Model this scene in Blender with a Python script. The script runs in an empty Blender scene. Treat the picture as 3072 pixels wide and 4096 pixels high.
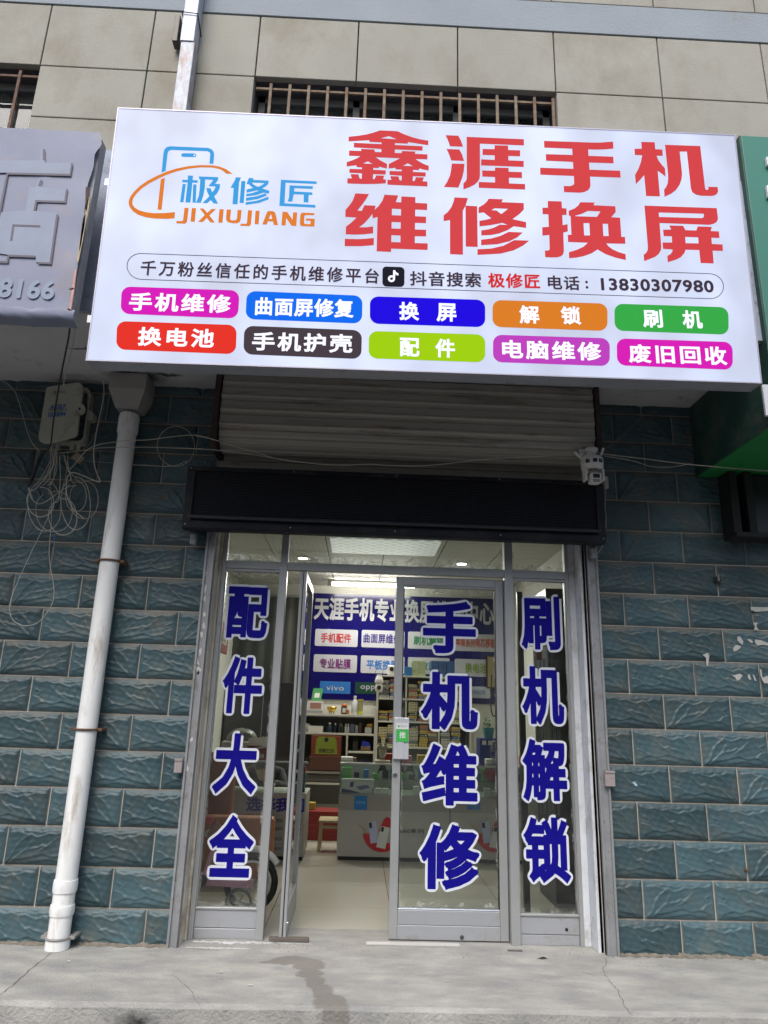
import bpy, bmesh, math, random
import numpy as np
from mathutils import Vector, Matrix
from mathutils.geometry import tessellate_polygon
random.seed(7)
rng = np.random.default_rng(3)
SC = bpy.context.scene
COL = SC.collection

# ------------------------------------------------------------------ camera
CAM = Vector((1.72045, -4.30499, 1.28258))
PITCH, YAW, ROLL, FPX = 0.275140, 0.0272061, 0.0288113, 2800.0
cp, sp, cy, sy = math.cos(PITCH), math.sin(PITCH), math.cos(YAW), math.sin(YAW)
FW = Vector((sy*cp, cy*cp, sp)); RT = Vector((cy, -sy, 0)); UPV = RT.cross(FW)
c_, s_ = math.cos(ROLL), math.sin(ROLL)
RX = RT*c_ + UPV*s_; UX = -RT*s_ + UPV*c_
cd = bpy.data.cameras.new('camera'); cam = bpy.data.objects.new('camera', cd); COL.objects.link(cam)
M = Matrix((RX, UX, -FW)).transposed().to_4x4(); M.translation = CAM
cam.matrix_world = M
cd.sensor_fit = 'VERTICAL'; cd.sensor_height = 36; cd.lens = FPX/4096*36
cd.clip_start = 0.05; cd.clip_end = 500
SC.camera = cam

# ------------------------------------------------------------------ light
SUN_EL, SUN_AZ = math.radians(50), math.radians(196)   # azimuth from +Y (north), clockwise
w = bpy.data.worlds.new("World"); SC.world = w; w.use_nodes = True
nt = w.node_tree; bg = nt.nodes['Background']; sky = nt.nodes.new('ShaderNodeTexSky')
sky.sky_type = 'NISHITA'; sky.sun_disc = False; sky.sun_elevation = SUN_EL; sky.sun_rotation = SUN_AZ
sky.dust_density = 3.0; sky.ozone_density = 1.0; sky.air_density = 1.0
nt.links.new(sky.outputs[0], bg.inputs[0]); bg.inputs[1].default_value = 0.15
sd = bpy.data.lights.new('sun', 'SUN'); sd.energy = 2.1; sd.angle = math.radians(42); sd.color = (1, .985, .96)
so = bpy.data.objects.new('sun', sd); COL.objects.link(so)
dirv = Vector((math.sin(SUN_AZ)*math.cos(SUN_EL), math.cos(SUN_AZ)*math.cos(SUN_EL), math.sin(SUN_EL)))
so.rotation_euler = (-dirv).to_track_quat('-Z', 'Y').to_euler()
so.location = (2, -8, 12)
SC.view_settings.view_transform = 'Standard'; SC.view_settings.look = 'None'
SC.view_settings.exposure = 0.38; SC.view_settings.gamma = 1.0
SC.cycles.use_denoising = True
SC.cycles.max_bounces = 8; SC.cycles.transparent_max_bounces = 24
SC.cycles.sample_clamp_indirect = 6.0

# ------------------------------------------------------------------ measuring
def ray(u, v): return FW + RX*((u-1536)/FPX) - UX*((v-2048)/FPX)
def onY(u, v, y):
    r = ray(u, v); return CAM + r*((y-CAM.y)/r.y)
def onZ(u, v, z):
    r = ray(u, v); return CAM + r*((z-CAM.z)/r.z)

# ------------------------------------------------------------------ materials
def s2l(c): return tuple((x/255/12.92 if x/255 <= .04045 else ((x/255+.055)/1.055)**2.4) for x in c)
MATS = {}
def mat(name, col, rough=.5, metal=0, spec=.5, var=0, vscale=8, bump=0, bscale=60, emit=None, estr=0, dirt=None, damt=0, dscale=3, coat=0, stretch=None, dust=0):
    if name in MATS: return MATS[name]
    m = bpy.data.materials.new(name); m.use_nodes = True; n = m.node_tree; b = n.nodes['Principled BSDF']
    b.inputs['Base Color'].default_value = (*col, 1); b.inputs['Roughness'].default_value = rough
    b.inputs['Metallic'].default_value = metal; b.inputs['Specular IOR Level'].default_value = spec
    b.inputs['Coat Weight'].default_value = coat
    geo = n.nodes.new('ShaderNodeNewGeometry'); pos = geo.outputs['Position']
    if stretch:
        mp = n.nodes.new('ShaderNodeMapping'); mp.inputs['Scale'].default_value = stretch
        n.links.new(pos, mp.inputs[0]); pos = mp.outputs[0]
    out = None
    if var or dirt or dust:
        rgb = n.nodes.new('ShaderNodeRGB'); rgb.outputs[0].default_value = (*col, 1); out = rgb.outputs[0]
    if var:
        no = n.nodes.new('ShaderNodeTexNoise'); no.inputs['Scale'].default_value = vscale; no.inputs['Detail'].default_value = 6; no.inputs['Roughness'].default_value = .6
        n.links.new(pos, no.inputs[0])
        mr = n.nodes.new('ShaderNodeMapRange'); mr.inputs[1].default_value = .3; mr.inputs[2].default_value = .7
        mr.inputs[3].default_value = 1-var; mr.inputs[4].default_value = 1+var; n.links.new(no.outputs[0], mr.inputs[0])
        mx = n.nodes.new('ShaderNodeVectorMath'); mx.operation = 'SCALE'; n.links.new(out, mx.inputs[0]); n.links.new(mr.outputs[0], mx.inputs['Scale'])
        out = mx.outputs[0]
    if dirt:
        no = n.nodes.new('ShaderNodeTexNoise'); no.inputs['Scale'].default_value = dscale; no.inputs['Detail'].default_value = 8; no.inputs['Roughness'].default_value = .7
        n.links.new(pos, no.inputs[0])
        mr = n.nodes.new('ShaderNodeMapRange'); mr.inputs[1].default_value = .62-damt*.3; mr.inputs[2].default_value = .72; n.links.new(no.outputs[0], mr.inputs[0])
        mx = n.nodes.new('ShaderNodeMix'); mx.data_type = 'RGBA'; n.links.new(mr.outputs[0], mx.inputs[0]); n.links.new(out, mx.inputs[6]); mx.inputs[7].default_value = (*dirt, 1)
        out = mx.outputs[2]
    if dust:
        sx = n.nodes.new('ShaderNodeSeparateXYZ'); n.links.new(geo.outputs['Normal'], sx.inputs[0])
        no = n.nodes.new('ShaderNodeTexNoise'); no.inputs['Scale'].default_value = 5; n.links.new(geo.outputs['Position'], no.inputs[0])
        ml0 = n.nodes.new('ShaderNodeMath'); ml0.operation = 'MULTIPLY'; n.links.new(sx.outputs[2], ml0.inputs[0]); n.links.new(no.outputs[0], ml0.inputs[1])
        sp2 = n.nodes.new('ShaderNodeSeparateXYZ'); n.links.new(geo.outputs['Position'], sp2.inputs[0]); hz = n.nodes.new('ShaderNodeMapRange'); hz.inputs[1].default_value = .5; hz.inputs[2].default_value = 1.9; hz.inputs[3].default_value = .25; hz.inputs[4].default_value = 1.25; n.links.new(sp2.outputs[2], hz.inputs[0])
        ml = n.nodes.new('ShaderNodeMath'); ml.operation = 'MULTIPLY'; n.links.new(ml0.outputs[0], ml.inputs[0]); n.links.new(hz.outputs[0], ml.inputs[1])
        mr = n.nodes.new('ShaderNodeMapRange'); mr.inputs[1].default_value = .1; mr.inputs[2].default_value = .4; mr.inputs[4].default_value = dust; n.links.new(ml.outputs[0], mr.inputs[0])
        mx = n.nodes.new('ShaderNodeMix'); mx.data_type = 'RGBA'; n.links.new(mr.outputs[0], mx.inputs[0]); n.links.new(out, mx.inputs[6]); mx.inputs[7].default_value = (.24, .19, .14, 1)
        out = mx.outputs[2]
    if out: n.links.new(out, b.inputs['Base Color'])
    if bump:
        no = n.nodes.new('ShaderNodeTexNoise'); no.inputs['Scale'].default_value = bscale; no.inputs['Detail'].default_value = 5
        n.links.new(pos, no.inputs[0]); bp = n.nodes.new('ShaderNodeBump'); bp.inputs['Strength'].default_value = bump; bp.inputs['Distance'].default_value = .01
        n.links.new(no.outputs[0], bp.inputs['Height']); n.links.new(bp.outputs[0], b.inputs['Normal'])
    if emit is not None:
        b.inputs['Emission Color'].default_value = (*emit, 1); b.inputs['Emission Strength'].default_value = estr
    MATS[name] = m; return m
def lit(name, rgb, k=.56):      # backlit print of the light box: mostly glows, partly reflects daylight
    c = s2l(rgb)
    return mat(name, tuple(x*.26 for x in c), .6, emit=c, estr=k, spec=.03)
def glass(name, tint=(1, 1, 1), film=.03, refl=1.0):
    if name in MATS: return MATS[name]
    m = bpy.data.materials.new(name); m.use_nodes = True; n = m.node_tree; n.nodes.clear()
    o = n.nodes.new('ShaderNodeOutputMaterial'); t = n.nodes.new('ShaderNodeBsdfTransparent'); t.inputs[0].default_value = (*tint, 1)
    g = n.nodes.new('ShaderNodeBsdfGlossy'); g.inputs['Roughness'].default_value = .01; g.inputs[0].default_value = (refl, refl, refl, 1)
    f = n.nodes.new('ShaderNodeFresnel'); f.inputs[0].default_value = 1.5
    mx = n.nodes.new('ShaderNodeMixShader'); n.links.new(f.outputs[0], mx.inputs[0]); n.links.new(t.outputs[0], mx.inputs[1]); n.links.new(g.outputs[0], mx.inputs[2])
    d = n.nodes.new('ShaderNodeBsdfDiffuse'); d.inputs[0].default_value = (.55, .55, .5, 1)
    ge = n.nodes.new('ShaderNodeNewGeometry'); no = n.nodes.new('ShaderNodeTexNoise'); no.inputs['Scale'].default_value = 6; no.inputs['Detail'].default_value = 8
    n.links.new(ge.outputs['Position'], no.inputs[0])
    mr = n.nodes.new('ShaderNodeMapRange'); mr.inputs[1].default_value = .4; mr.inputs[2].default_value = .75; mr.inputs[4].default_value = film*2.2; mr.inputs[3].default_value = film*.4
    n.links.new(no.outputs[0], mr.inputs[0])
    m2 = n.nodes.new('ShaderNodeMixShader'); n.links.new(mr.outputs[0], m2.inputs[0]); n.links.new(mx.outputs[0], m2.inputs[1]); n.links.new(d.outputs[0], m2.inputs[2])
    n.links.new(m2.outputs[0], o.inputs[0]); MATS[name] = m; return m

# ------------------------------------------------------------------ object helpers
def wloc(o):
    v = Vector((0, 0, 0))
    while o is not None: v = v + Vector(o.location); o = o.parent
    return v
def tag(o, label=None, cat=None, group=None, kind=None):
    if label: o['label'] = label
    if cat: o['category'] = cat
    if group: o['group'] = group
    if kind: o['kind'] = kind
    return o
def thing(name, loc, label, cat, group=None):
    o = bpy.data.objects.new(name, None); COL.objects.link(o); o.location = loc; o.empty_display_size = .1
    return tag(o, label, cat, group)
class MB:
    def __init__(s): s.v = []; s.f = []; s.mi = []; s.cur = 0; s.sm = []; s.smooth = False
    def add(s, vs, fs):
        k = len(s.v); s.v += [tuple(p) for p in vs]
        for f in fs: s.f.append(tuple(i+k for i in f)); s.mi.append(s.cur); s.sm.append(s.smooth)
        return s
    def box(s, x0, x1, y0, y1, z0, z1, bev=0):
        if x0 > x1: x0, x1 = x1, x0
        if y0 > y1: y0, y1 = y1, y0
        if z0 > z1: z0, z1 = z1, z0
        if bev:
            bm = bmesh.new(); r = bmesh.ops.create_cube(bm, size=1)
            for v in bm.verts: v.co = ((x0+x1)/2+v.co.x*(x1-x0), (y0+y1)/2+v.co.y*(y1-y0), (z0+z1)/2+v.co.z*(z1-z0))
            bmesh.ops.bevel(bm, geom=bm.edges[:], offset=bev, segments=2, affect='EDGES', profile=.5)
            bm.verts.index_update(); s.add([v.co[:] for v in bm.verts], [[v.index for v in f.verts] for f in bm.faces]); bm.free(); return s
        return s.add([(x0,y0,z0),(x1,y0,z0),(x1,y1,z0),(x0,y1,z0),(x0,y0,z1),(x1,y0,z1),(x1,y1,z1),(x0,y1,z1)],
                     [(3,2,1,0),(4,5,6,7),(0,1,5,4),(1,2,6,5),(2,3,7,6),(3,0,4,7)])
    def tube(s, pts, r, n=8, caps=True):
        pts = [Vector(p) for p in pts]; m = len(pts); vs = []; up = None
        rr = r if isinstance(r, (list, tuple)) else [r]*m
        for i, p in enumerate(pts):
            d = (pts[min(i+1, m-1)]-pts[max(i-1, 0)])
            d = d.normalized() if d.length > 1e-9 else Vector((0, 0, 1))
            if up is None: up = d.orthogonal().normalized()
            up = (up - d*up.dot(d));  up = up.normalized() if up.length > 1e-6 else d.orthogonal().normalized()
            b = d.cross(up)
            for k in range(n):
                a = 2*math.pi*k/n; vs.append(p + (up*math.cos(a)+b*math.sin(a))*rr[i])
        fs = []
        for i in range(m-1):
            for k in range(n): fs.append((i*n+k, i*n+(k+1) % n, (i+1)*n+(k+1) % n, (i+1)*n+k))
        o = s.smooth; s.smooth = True; s.add(vs, fs); s.smooth = o
        if caps: s.add(vs[:n], [tuple(range(n))[::-1]]); s.add(vs[-n:], [tuple(range(n))])
        return s
    def lathe(s, c, prof, n=20, axis='z'):
        vs = []
        for r, z in prof:
            for k in range(n):
                a = 2*math.pi*k/n; x, y = r*math.cos(a), r*math.sin(a)
                vs.append((c[0]+x, c[1]+y, c[2]+z) if axis == 'z' else ((c[0]+x, c[1]+z, c[2]+y) if axis == 'y' else (c[0]+z, c[1]+x, c[2]+y)))
        fs = []
        for i in range(len(prof)-1):
            for k in range(n): fs.append((i*n+k, i*n+(k+1) % n, (i+1)*n+(k+1) % n, (i+1)*n+k))
        o = s.smooth; s.smooth = True; s.add(vs, fs); s.smooth = o
        s.add(vs[:n], [tuple(range(n))[::-1]]); s.add(vs[-n:], [tuple(range(n))]); return s
    def prism(s, poly, holes=(), fn=None, t0=0.0, t1=0.0):
        """poly in 2-D, fn maps (a,b,t)->3-D; front face at t1, sides down to t0"""
        loops = [list(poly)] + [list(h) for h in holes]
        tris = tessellate_polygon([[Vector((a, b, 0)) for a, b in l] for l in loops])
        fl = [p for l in loops for p in l]
        s.add([fn(a, b, t1) for a, b in fl], [t for t in tris])
        if abs(t1-t0) > 1e-9:
            for l in loops:
                m = len(l); s.add([fn(a, b, t1) for a, b in l]+[fn(a, b, t0) for a, b in l], [(i, (i+1) % m, m+(i+1) % m, m+i) for i in range(m)])
        return s
    def build(s, name, m, parent=None, label=None, org=None):
        me = bpy.data.meshes.new(name); o = bpy.data.objects.new(name, me); COL.objects.link(o)
        if parent is not None:
            o.parent = parent; off = wloc(parent)
            if org is not None: o.location = Vector(org)-off; off = Vector(org)
        elif org is not None: o.location = org; off = Vector(org)
        else: off = Vector((0, 0, 0))
        me.from_pydata([(p[0]-off.x, p[1]-off.y, p[2]-off.z) for p in s.v], [], s.f)
        for x in (m if isinstance(m, (list, tuple)) else [m]): me.materials.append(x)
        me.polygons.foreach_set('material_index', s.mi); me.polygons.foreach_set('use_smooth', s.sm); me.update()
        if label: o['label'] = label
        return o
def B(name, m, parent, x0, x1, y0, y1, z0, z1, bev=.002, label=None):
    return MB().box(x0, x1, y0, y1, z0, z1, bev).build(name, m, parent, label)
def struct(name, mb, m): return tag(mb.build(name, m), kind='structure')
def rrect(x0, z0, x1, z1, r, n=6):
    pts = []
    for cx, cz, a0 in ((x1-r, z1-r, 0), (x0+r, z1-r, 90), (x0+r, z0+r, 180), (x1-r, z0+r, 270)):
        for k in range(n+1): a = math.radians(a0+90*k/n); pts.append((cx+r*math.cos(a), cz+r*math.sin(a)))
    return pts
def smooth_path(pts, n=6):
    P = [Vector(p) for p in pts]; out = []
    for i in range(len(P)-1):
        p0, p1, p2, p3 = P[max(i-1, 0)], P[i], P[i+1], P[min(i+2, len(P)-1)]
        for k in range(n):
            t = k/n; out.append(.5*((2*p1)+(-p0+p2)*t+(2*p0-5*p1+4*p2-p3)*t*t+(-p0+3*p1-3*p2+p3)*t**3))
    return out+[P[-1]]
# ---- lettering: glyph outlines, thickened with round ribbons
GC = {}
def glyph(text, spacing=1.0):
    k = (text, spacing)
    if k in GC: return GC[k]
    cu = bpy.data.curves.new('tmp', 'FONT'); cu.body = text; cu.size = 1; cu.space_character = spacing; cu.resolution_u = 3
    o = bpy.data.objects.new('tmp', cu); COL.objects.link(o)
    bpy.context.view_layer.update()
    me = bpy.data.meshes.new_from_object(o.evaluated_get(bpy.context.evaluated_depsgraph_get()))
    bm = bmesh.new(); bm.from_mesh(me); bmesh.ops.remove_doubles(bm, verts=bm.verts, dist=1e-5)
    v = [(x.co.x, x.co.y) for x in bm.verts]; bm.verts.index_update()
    f = [[x.index for x in q.verts] for q in bm.faces]; e = [(x.verts[0].index, x.verts[1].index) for x in bm.edges if len(x.link_faces) == 1]
    bm.free(); bpy.data.objects.remove(o); bpy.data.meshes.remove(me); bpy.data.curves.remove(cu)
    GC[k] = (v, f, e); return GC[k]
def write(mb, text, fn, a0, b0, a1, b1, bold=0.0, spacing=1.0, t=.001, layer=8e-6, thin=None):
    """fit text (thickened by `bold` in em) into the rectangle a0..a1, b0..b1 of the surface fn(a,b,t)"""
    v, f, e = glyph(text, spacing)
    xs = [p[0] for p in v]; ys = [p[1] for p in v]
    X0, X1, Y0, Y1 = min(xs)-bold, max(xs)+bold, min(ys)-bold, max(ys)+bold
    kx, ky = (a1-a0)/(X1-X0), (b1-b0)/(Y1-Y0)
    mp = lambda p, tt: fn(a0+(p[0]-X0)*kx, b0+(p[1]-Y0)*ky, tt)
    mb.add([mp(p, t) for p in v], f)
    if bold:
        wb = bold if thin is None else thin
        nb = {}
        for p, q in e: nb.setdefault(p, []).append(q); nb.setdefault(q, []).append(p)
        def corner(p):
            L_ = nb[p]
            if len(L_) != 2: return False
            A, C = v[L_[0]], v[L_[1]]; P = v[p]; ax, ay, cx, cy = A[0]-P[0], A[1]-P[1], C[0]-P[0], C[1]-P[1]
            la, lc = math.hypot(ax, ay), math.hypot(cx, cy)
            return la > 1e-6 and lc > 1e-6 and abs((ax*cx+ay*cy)/la/lc) < .6 and min(la, lc) > .012
        cr_ = {p: corner(p) for p in nb}
        for i, (p, q) in enumerate(e):
            P, Q = v[p], v[q]; dx, dy = Q[0]-P[0], Q[1]-P[1]; L = math.hypot(dx, dy)
            if L < 1e-6: continue
            ux, uy = dx/L*wb, dy/L*wb; nx, ny = -uy, ux; tt = t+layer*(1+i % 211)*.4
            P2 = (P[0]-ux, P[1]-uy) if cr_[p] else P; Q2 = (Q[0]+ux, Q[1]+uy) if cr_[q] else Q
            quad = [(P2[0]+nx, P2[1]+ny), (P2[0]-nx, P2[1]-ny), (Q2[0]-nx, Q2[1]-ny), (Q2[0]+nx, Q2[1]+ny)]
            mb.add([mp(c, tt) for c in quad], [(0, 1, 2, 3)])
            for R_, kk, dl_ in ((P, p, .12), (Q, q, .26)):
                if cr_[kk]: continue
                oc = [(R_[0]+wb*math.cos(k*math.pi/4+.39), R_[1]+wb*math.sin(k*math.pi/4+.39)) for k in range(8)]
                mb.add([mp(c, tt+layer*dl_) for c in oc], [tuple(range(8))])
    return mb
# ------------------------------------------------------------------ ground
PZ = .029                                   # top of the raised concrete platform
FY = -.9                                    # face of the upper storey
def stain_nodes(m, blobs, col, amt, nscale=9, warp=.12):
    """wet or sooty patches with a shape of their own, at fixed places (world x, y, z, rx, ry, rz)"""
    n = m.node_tree; b = n.nodes['Principled BSDF']
    geo = n.nodes.new('ShaderNodeNewGeometry'); no = n.nodes.new('ShaderNodeTexNoise'); no.inputs['Scale'].default_value = nscale; no.inputs['Detail'].default_value = 5
    n.links.new(geo.outputs['Position'], no.inputs[0])
    sub = n.nodes.new('ShaderNodeVectorMath'); sub.operation = 'SUBTRACT'; n.links.new(no.outputs[1], sub.inputs[0]); sub.inputs[1].default_value = (.5, .5, .5)
    sc = n.nodes.new('ShaderNodeVectorMath'); sc.operation = 'SCALE'; n.links.new(sub.outputs[0], sc.inputs[0]); sc.inputs['Scale'].default_value = warp*2
    ad = n.nodes.new('ShaderNodeVectorMath'); ad.operation = 'ADD'; n.links.new(geo.outputs['Position'], ad.inputs[0]); n.links.new(sc.outputs[0], ad.inputs[1])
    cur = None
    for x, y, z, rx, ry, rz in blobs:
        mp = n.nodes.new('ShaderNodeMapping'); mp.vector_type = 'TEXTURE'; mp.inputs[1].default_value = (x, y, z); mp.inputs[3].default_value = (rx, ry, rz); n.links.new(ad.outputs[0], mp.inputs[0])
        ln = n.nodes.new('ShaderNodeVectorMath'); ln.operation = 'LENGTH'; n.links.new(mp.outputs[0], ln.inputs[0])
        if cur is None: cur = ln.outputs['Value']
        else:
            mi = n.nodes.new('ShaderNodeMath'); mi.operation = 'MINIMUM'; n.links.new(cur, mi.inputs[0]); n.links.new(ln.outputs['Value'], mi.inputs[1]); cur = mi.outputs[0]
    mr = n.nodes.new('ShaderNodeMapRange'); mr.inputs[1].default_value = 1.05; mr.inputs[2].default_value = .85 if amt < .75 else .5; mr.inputs[4].default_value = amt; n.links.new(cur, mr.inputs[0])
    old = b.inputs['Base Color'].links[0].from_socket
    mx = n.nodes.new('ShaderNodeMix'); mx.data_type = 'RGBA'; n.links.new(mr.outputs[0], mx.inputs[0]); n.links.new(old, mx.inputs[6]); mx.inputs[7].default_value = (*col, 1)
    n.links.new(mx.outputs[2], b.inputs['Base Color'])
conc = mat('concrete_slab', (.40, .39, .355), .85, var=.20, vscale=2.6, bump=.7, bscale=70, dirt=(.26, .262, .26), damt=.75, dscale=3.5, stretch=(1, 2.2, 1))
wet = []
for u_, v_, ra, rb in ((1110, 3850, .11, .030), (1180, 3843, .13, .065), (1240, 3862, .09, .075), (1240, 3895, .065, .075), (1262, 3930, .05, .09), (1290, 3968, .055, .10), (1320, 4005, .085, .085), (1345, 4030, .065, .09)):
    p_ = onZ(u_, v_, PZ); wet.append((p_.x, p_.y, PZ, ra, rb, .3))
p_ = onY(1362, 4075, -.79); wet.append((p_.x, -.79, -.03, .045, .06, .12))
stain_nodes(conc, wet, (.17, .155, .13), .70, 10, .045)
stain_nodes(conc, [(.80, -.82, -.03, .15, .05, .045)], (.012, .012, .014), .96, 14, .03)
SLX0, SLX1 = -3.5, 7.0
mb = MB()
N = 90; edge = [(SLX0+(SLX1-SLX0)*i/N) for i in range(N+1)]
ye = [-.79+(random.uniform(-.006, .006)) for _ in edge]; ze = [PZ-.004+random.uniform(-.003, .002) for _ in edge]
mb.add([(x, .35, PZ) for x in edge]+[(x, -.76, PZ) for x in edge]+[(x, y, z-.006) for x, y, z in zip(edge, ye, ze)]+[(x, y-.003, -.16) for x, y in zip(edge, ye)],
       [(r*(N+1)+i+1, r*(N+1)+i, (r+1)*(N+1)+i, (r+1)*(N+1)+i+1) for r in range(3) for i in range(N)])
struct('platform', mb, conc)
crk = mat('crack_dark', (.10, .085, .07), .9); mb = MB()
def crack(pts, w0):
    P = [onZ(u, v, PZ) for u, v in pts]; out = []
    for i in range(len(P)-1):
        for k in range(5): t = k/5; q = P[i].lerp(P[i+1], t); out.append(q+Vector((random.uniform(-.006, .006), random.uniform(-.006, .006), 0)))
    out.append(P[-1])
    for i in range(len(out)-1):
        a, b = out[i], out[i+1]; d = (b-a); nrm = Vector((-d.y, d.x, 0)).normalized()*w0*random.uniform(.5, 1.2)
        mb.add([(a+nrm)[:2]+(PZ+.0016,), (a-nrm)[:2]+(PZ+.0016,), (b-nrm)[:2]+(PZ+.0016,), (b+nrm)[:2]+(PZ+.0016,)], [(0, 1, 2, 3)])
crack([(2415, 3833), (2428, 3850), (2410, 3880), (2440, 3930), (2470, 3960), (2500, 4030), (2530, 4060)], .0015); crack([(2440, 3927), (2380, 3905), (2330, 3890)], .0015); crack([(0, 3980), (60, 3935), (120, 3880), (210, 3810)], .002); crack([(690, 3900), (760, 3960), (800, 4020)], .001)
struct('platform_cracks', mb, crk)
cem = mat('cement_smear', (.58, .575, .56), .9, var=.15, vscale=20, bump=.4); mb = MB(); rr = random.Random(5)
def smear(u0, u1, v, w):
    n_ = 40; a, b = onZ(u0, v, PZ), onZ(u1, v+6, PZ); top, bot = [], []
    for i in range(n_+1): q = a.lerp(b, i/n_); top.append((q.x, q.y+w*rr.uniform(.2, .8), PZ+.0012)); bot.append((q.x, q.y-w*rr.uniform(.0, 1)*math.sin(math.pi*i/n_)-.002, PZ+.0012))
    mb.add(top+bot, [(i, n_+1+i, n_+2+i, i+1) for i in range(n_)])
smear(770, 1110, 3768, .035); smear(740, 1000, 3790, .02); smear(1090, 1250, 3772, .012)
struct('platform_cement', mb, cem)
dst = mat('wall_foot_dirt', (.20, .175, .14), .95, var=.3, vscale=30, bump=.5); mb = MB()
for xa, xb in ((-1.4, .74), (3.19, 5.0)):
    n_ = 120; xs = [xa+(xb-xa)*i/n_ for i in range(n_+1)]
    mb.add([(x, -.004, PZ+.012+rr.uniform(0, .012)) for x in xs]+[(x, -.012-rr.uniform(.0, .02), PZ+.008) for x in xs]+[(x, -.03-rr.uniform(0, .035), PZ+.0014) for x in xs], [(r*(n_+1)+i, (r+1)*(n_+1)+i, (r+1)*(n_+1)+i+1, r*(n_+1)+i+1) for r in range(2) for i in range(n_)])
tag(mb.build('foot_dirt', dst), kind='stuff', label='gritty brown dirt packed along the foot of the tiled wall')
grt = mat('grit', (.30, .28, .25), .9, var=.5, vscale=60); mb = MB(); rg = random.Random(11)
for _ in range(900):
    near = rg.random() < .45; x = rg.uniform(-1.2, 4.9); y = -rg.random()**2*.14-.03 if near else rg.uniform(-.76, -.03); r = rg.uniform(.0012, .0038)*(1.3 if near else 1)
    if .8 < x < 3.1 and near: y += .08
    mb.add([(x-r, y, PZ), (x, y-r, PZ), (x+r, y, PZ), (x, y+r, PZ), (x+rg.uniform(-r, r)*.4, y, PZ+r*1.1)], [(0,1,4),(1,2,4),(2,3,4),(3,0,4)])
tag(mb.build('grit', grt), kind='stuff', label='scattered sand grains and grit on the concrete platform')
asph = mat('street_asphalt', (.09, .088, .085), .9, var=.15, vscale=3, bump=.3, dirt=(.06, .058, .055), damt=.4)
struct('street', MB().add([(-60, -.70, -.15), (60, -.70, -.15), (60, -80, -.15), (-60, -80, -.15)], [(3, 2, 1, 0)]), asph)
soil = mat('ground_soil', (.20, .18, .14), .95, var=.2, vscale=1)
struct('ground', MB().add([(-200, -200, -.30), (200, -200, -.30), (200, 200, -.30), (-200, 200, -.30)], [(0, 1, 2, 3)]), soil)

# ------------------------------------------------------------------ building
bld = thing('shop_building', (1.9, 2, 0), 'two-storey building with teal stone tiles below and beige scored render above', 'building')
ROW = .20262
def tile_height(u, v):
    """relief of one cast tile, u along (0..1), v up (0..1)"""
    X, Z = u*.4, v*.2
    d = np.minimum(np.minimum(X-.003, .397-X), np.minimum(Z-.003, .197-Z))
    h = .010*np.clip(d/.030, 0, 1)**.7
    h = np.where(d < 0, -.008, h)
    def scarp(pts, A, wd, wu=.003, sgn=1):
        best = np.full(X.shape, 9.); sd = np.zeros(X.shape); tt = np.zeros(X.shape)
        for (x0, z0), (x1, z1) in zip(pts[:-1], pts[1:]):
            ex, ez = x1-x0, z1-z0; L = math.hypot(ex, ez); t = np.clip(((X-x0)*ex+(Z-z0)*ez)/L**2, 0, 1)
            dx, dz = X-(x0+t*ex), Z-(z0+t*ez); dd = np.hypot(dx, dz); sg = np.sign(ex*(Z-z0)-ez*(X-x0))
            m = dd < best; best = np.where(m, dd, best); sd = np.where(m, dd*sg*sgn, sd)
        prof = np.where(sd > 0, np.clip(1-sd/wu, 0, 1), np.exp(sd/wd))
        return A*prof
    q = lambda *p: [(p[i]*.4, p[i+1]*.2) for i in range(0, len(p), 2)]
    L = [(q(.04,.90, .15,.84, .24,.86, .33,.80, .42,.83, .50,.76, .58,.72, .66,.80, .74,.78, .82,.86, .93,.84), .007, .022),
         (q(.20,.90, .30,.88, .40,.90, .52,.84, .62,.86, .75,.88), .0035, .010),
         (q(.70,.76, .78,.64, .84,.50, .90,.24, .97,.06), .008, .020),
         (q(.66,.58, .70,.42, .78,.30, .88,.12, .92,.05), .006, .016),
         (q(.34,.66, .40,.55, .47,.45, .52,.40), .006, .014),
         (q(.44,.50, .50,.52, .55,.46, .63,.44), .006, .012),
         (q(.10,.62, .16,.56, .14,.48), .005, .010), (q(.05,.44, .14,.40, .20,.30), .006, .016)]
    for p, A, wd in L: h = h + scarp(p, A*1.1, wd*.8)
    for p, A, wd in [(q(.10,.18, .22,.27, .34,.22, .48,.30, .62,.22, .80,.16), .005, .02), (q(.22,.10, .40,.16, .60,.10), .004, .015)]:
        h = h + scarp(p, A, wd, .004, -1)
    h = h + .0012*np.sin(X*90+Z*60)*np.cos(Z*140-X*50)
    edge = np.clip(d/.012, 0, 1); 
    return np.where(d < 0, -.008, h*edge+.002)
TNX, TNZ = 84, 42
uu, vv = np.meshgrid(np.linspace(0, 1, TNX+1), np.linspace(0, 1, TNZ+1)); uu = uu.ravel(); vv = vv.ravel()
tile_variants = []
for fl in (0, 1): tile_variants.append(tile_height(uu if not fl else 1-uu, vv))
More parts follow.
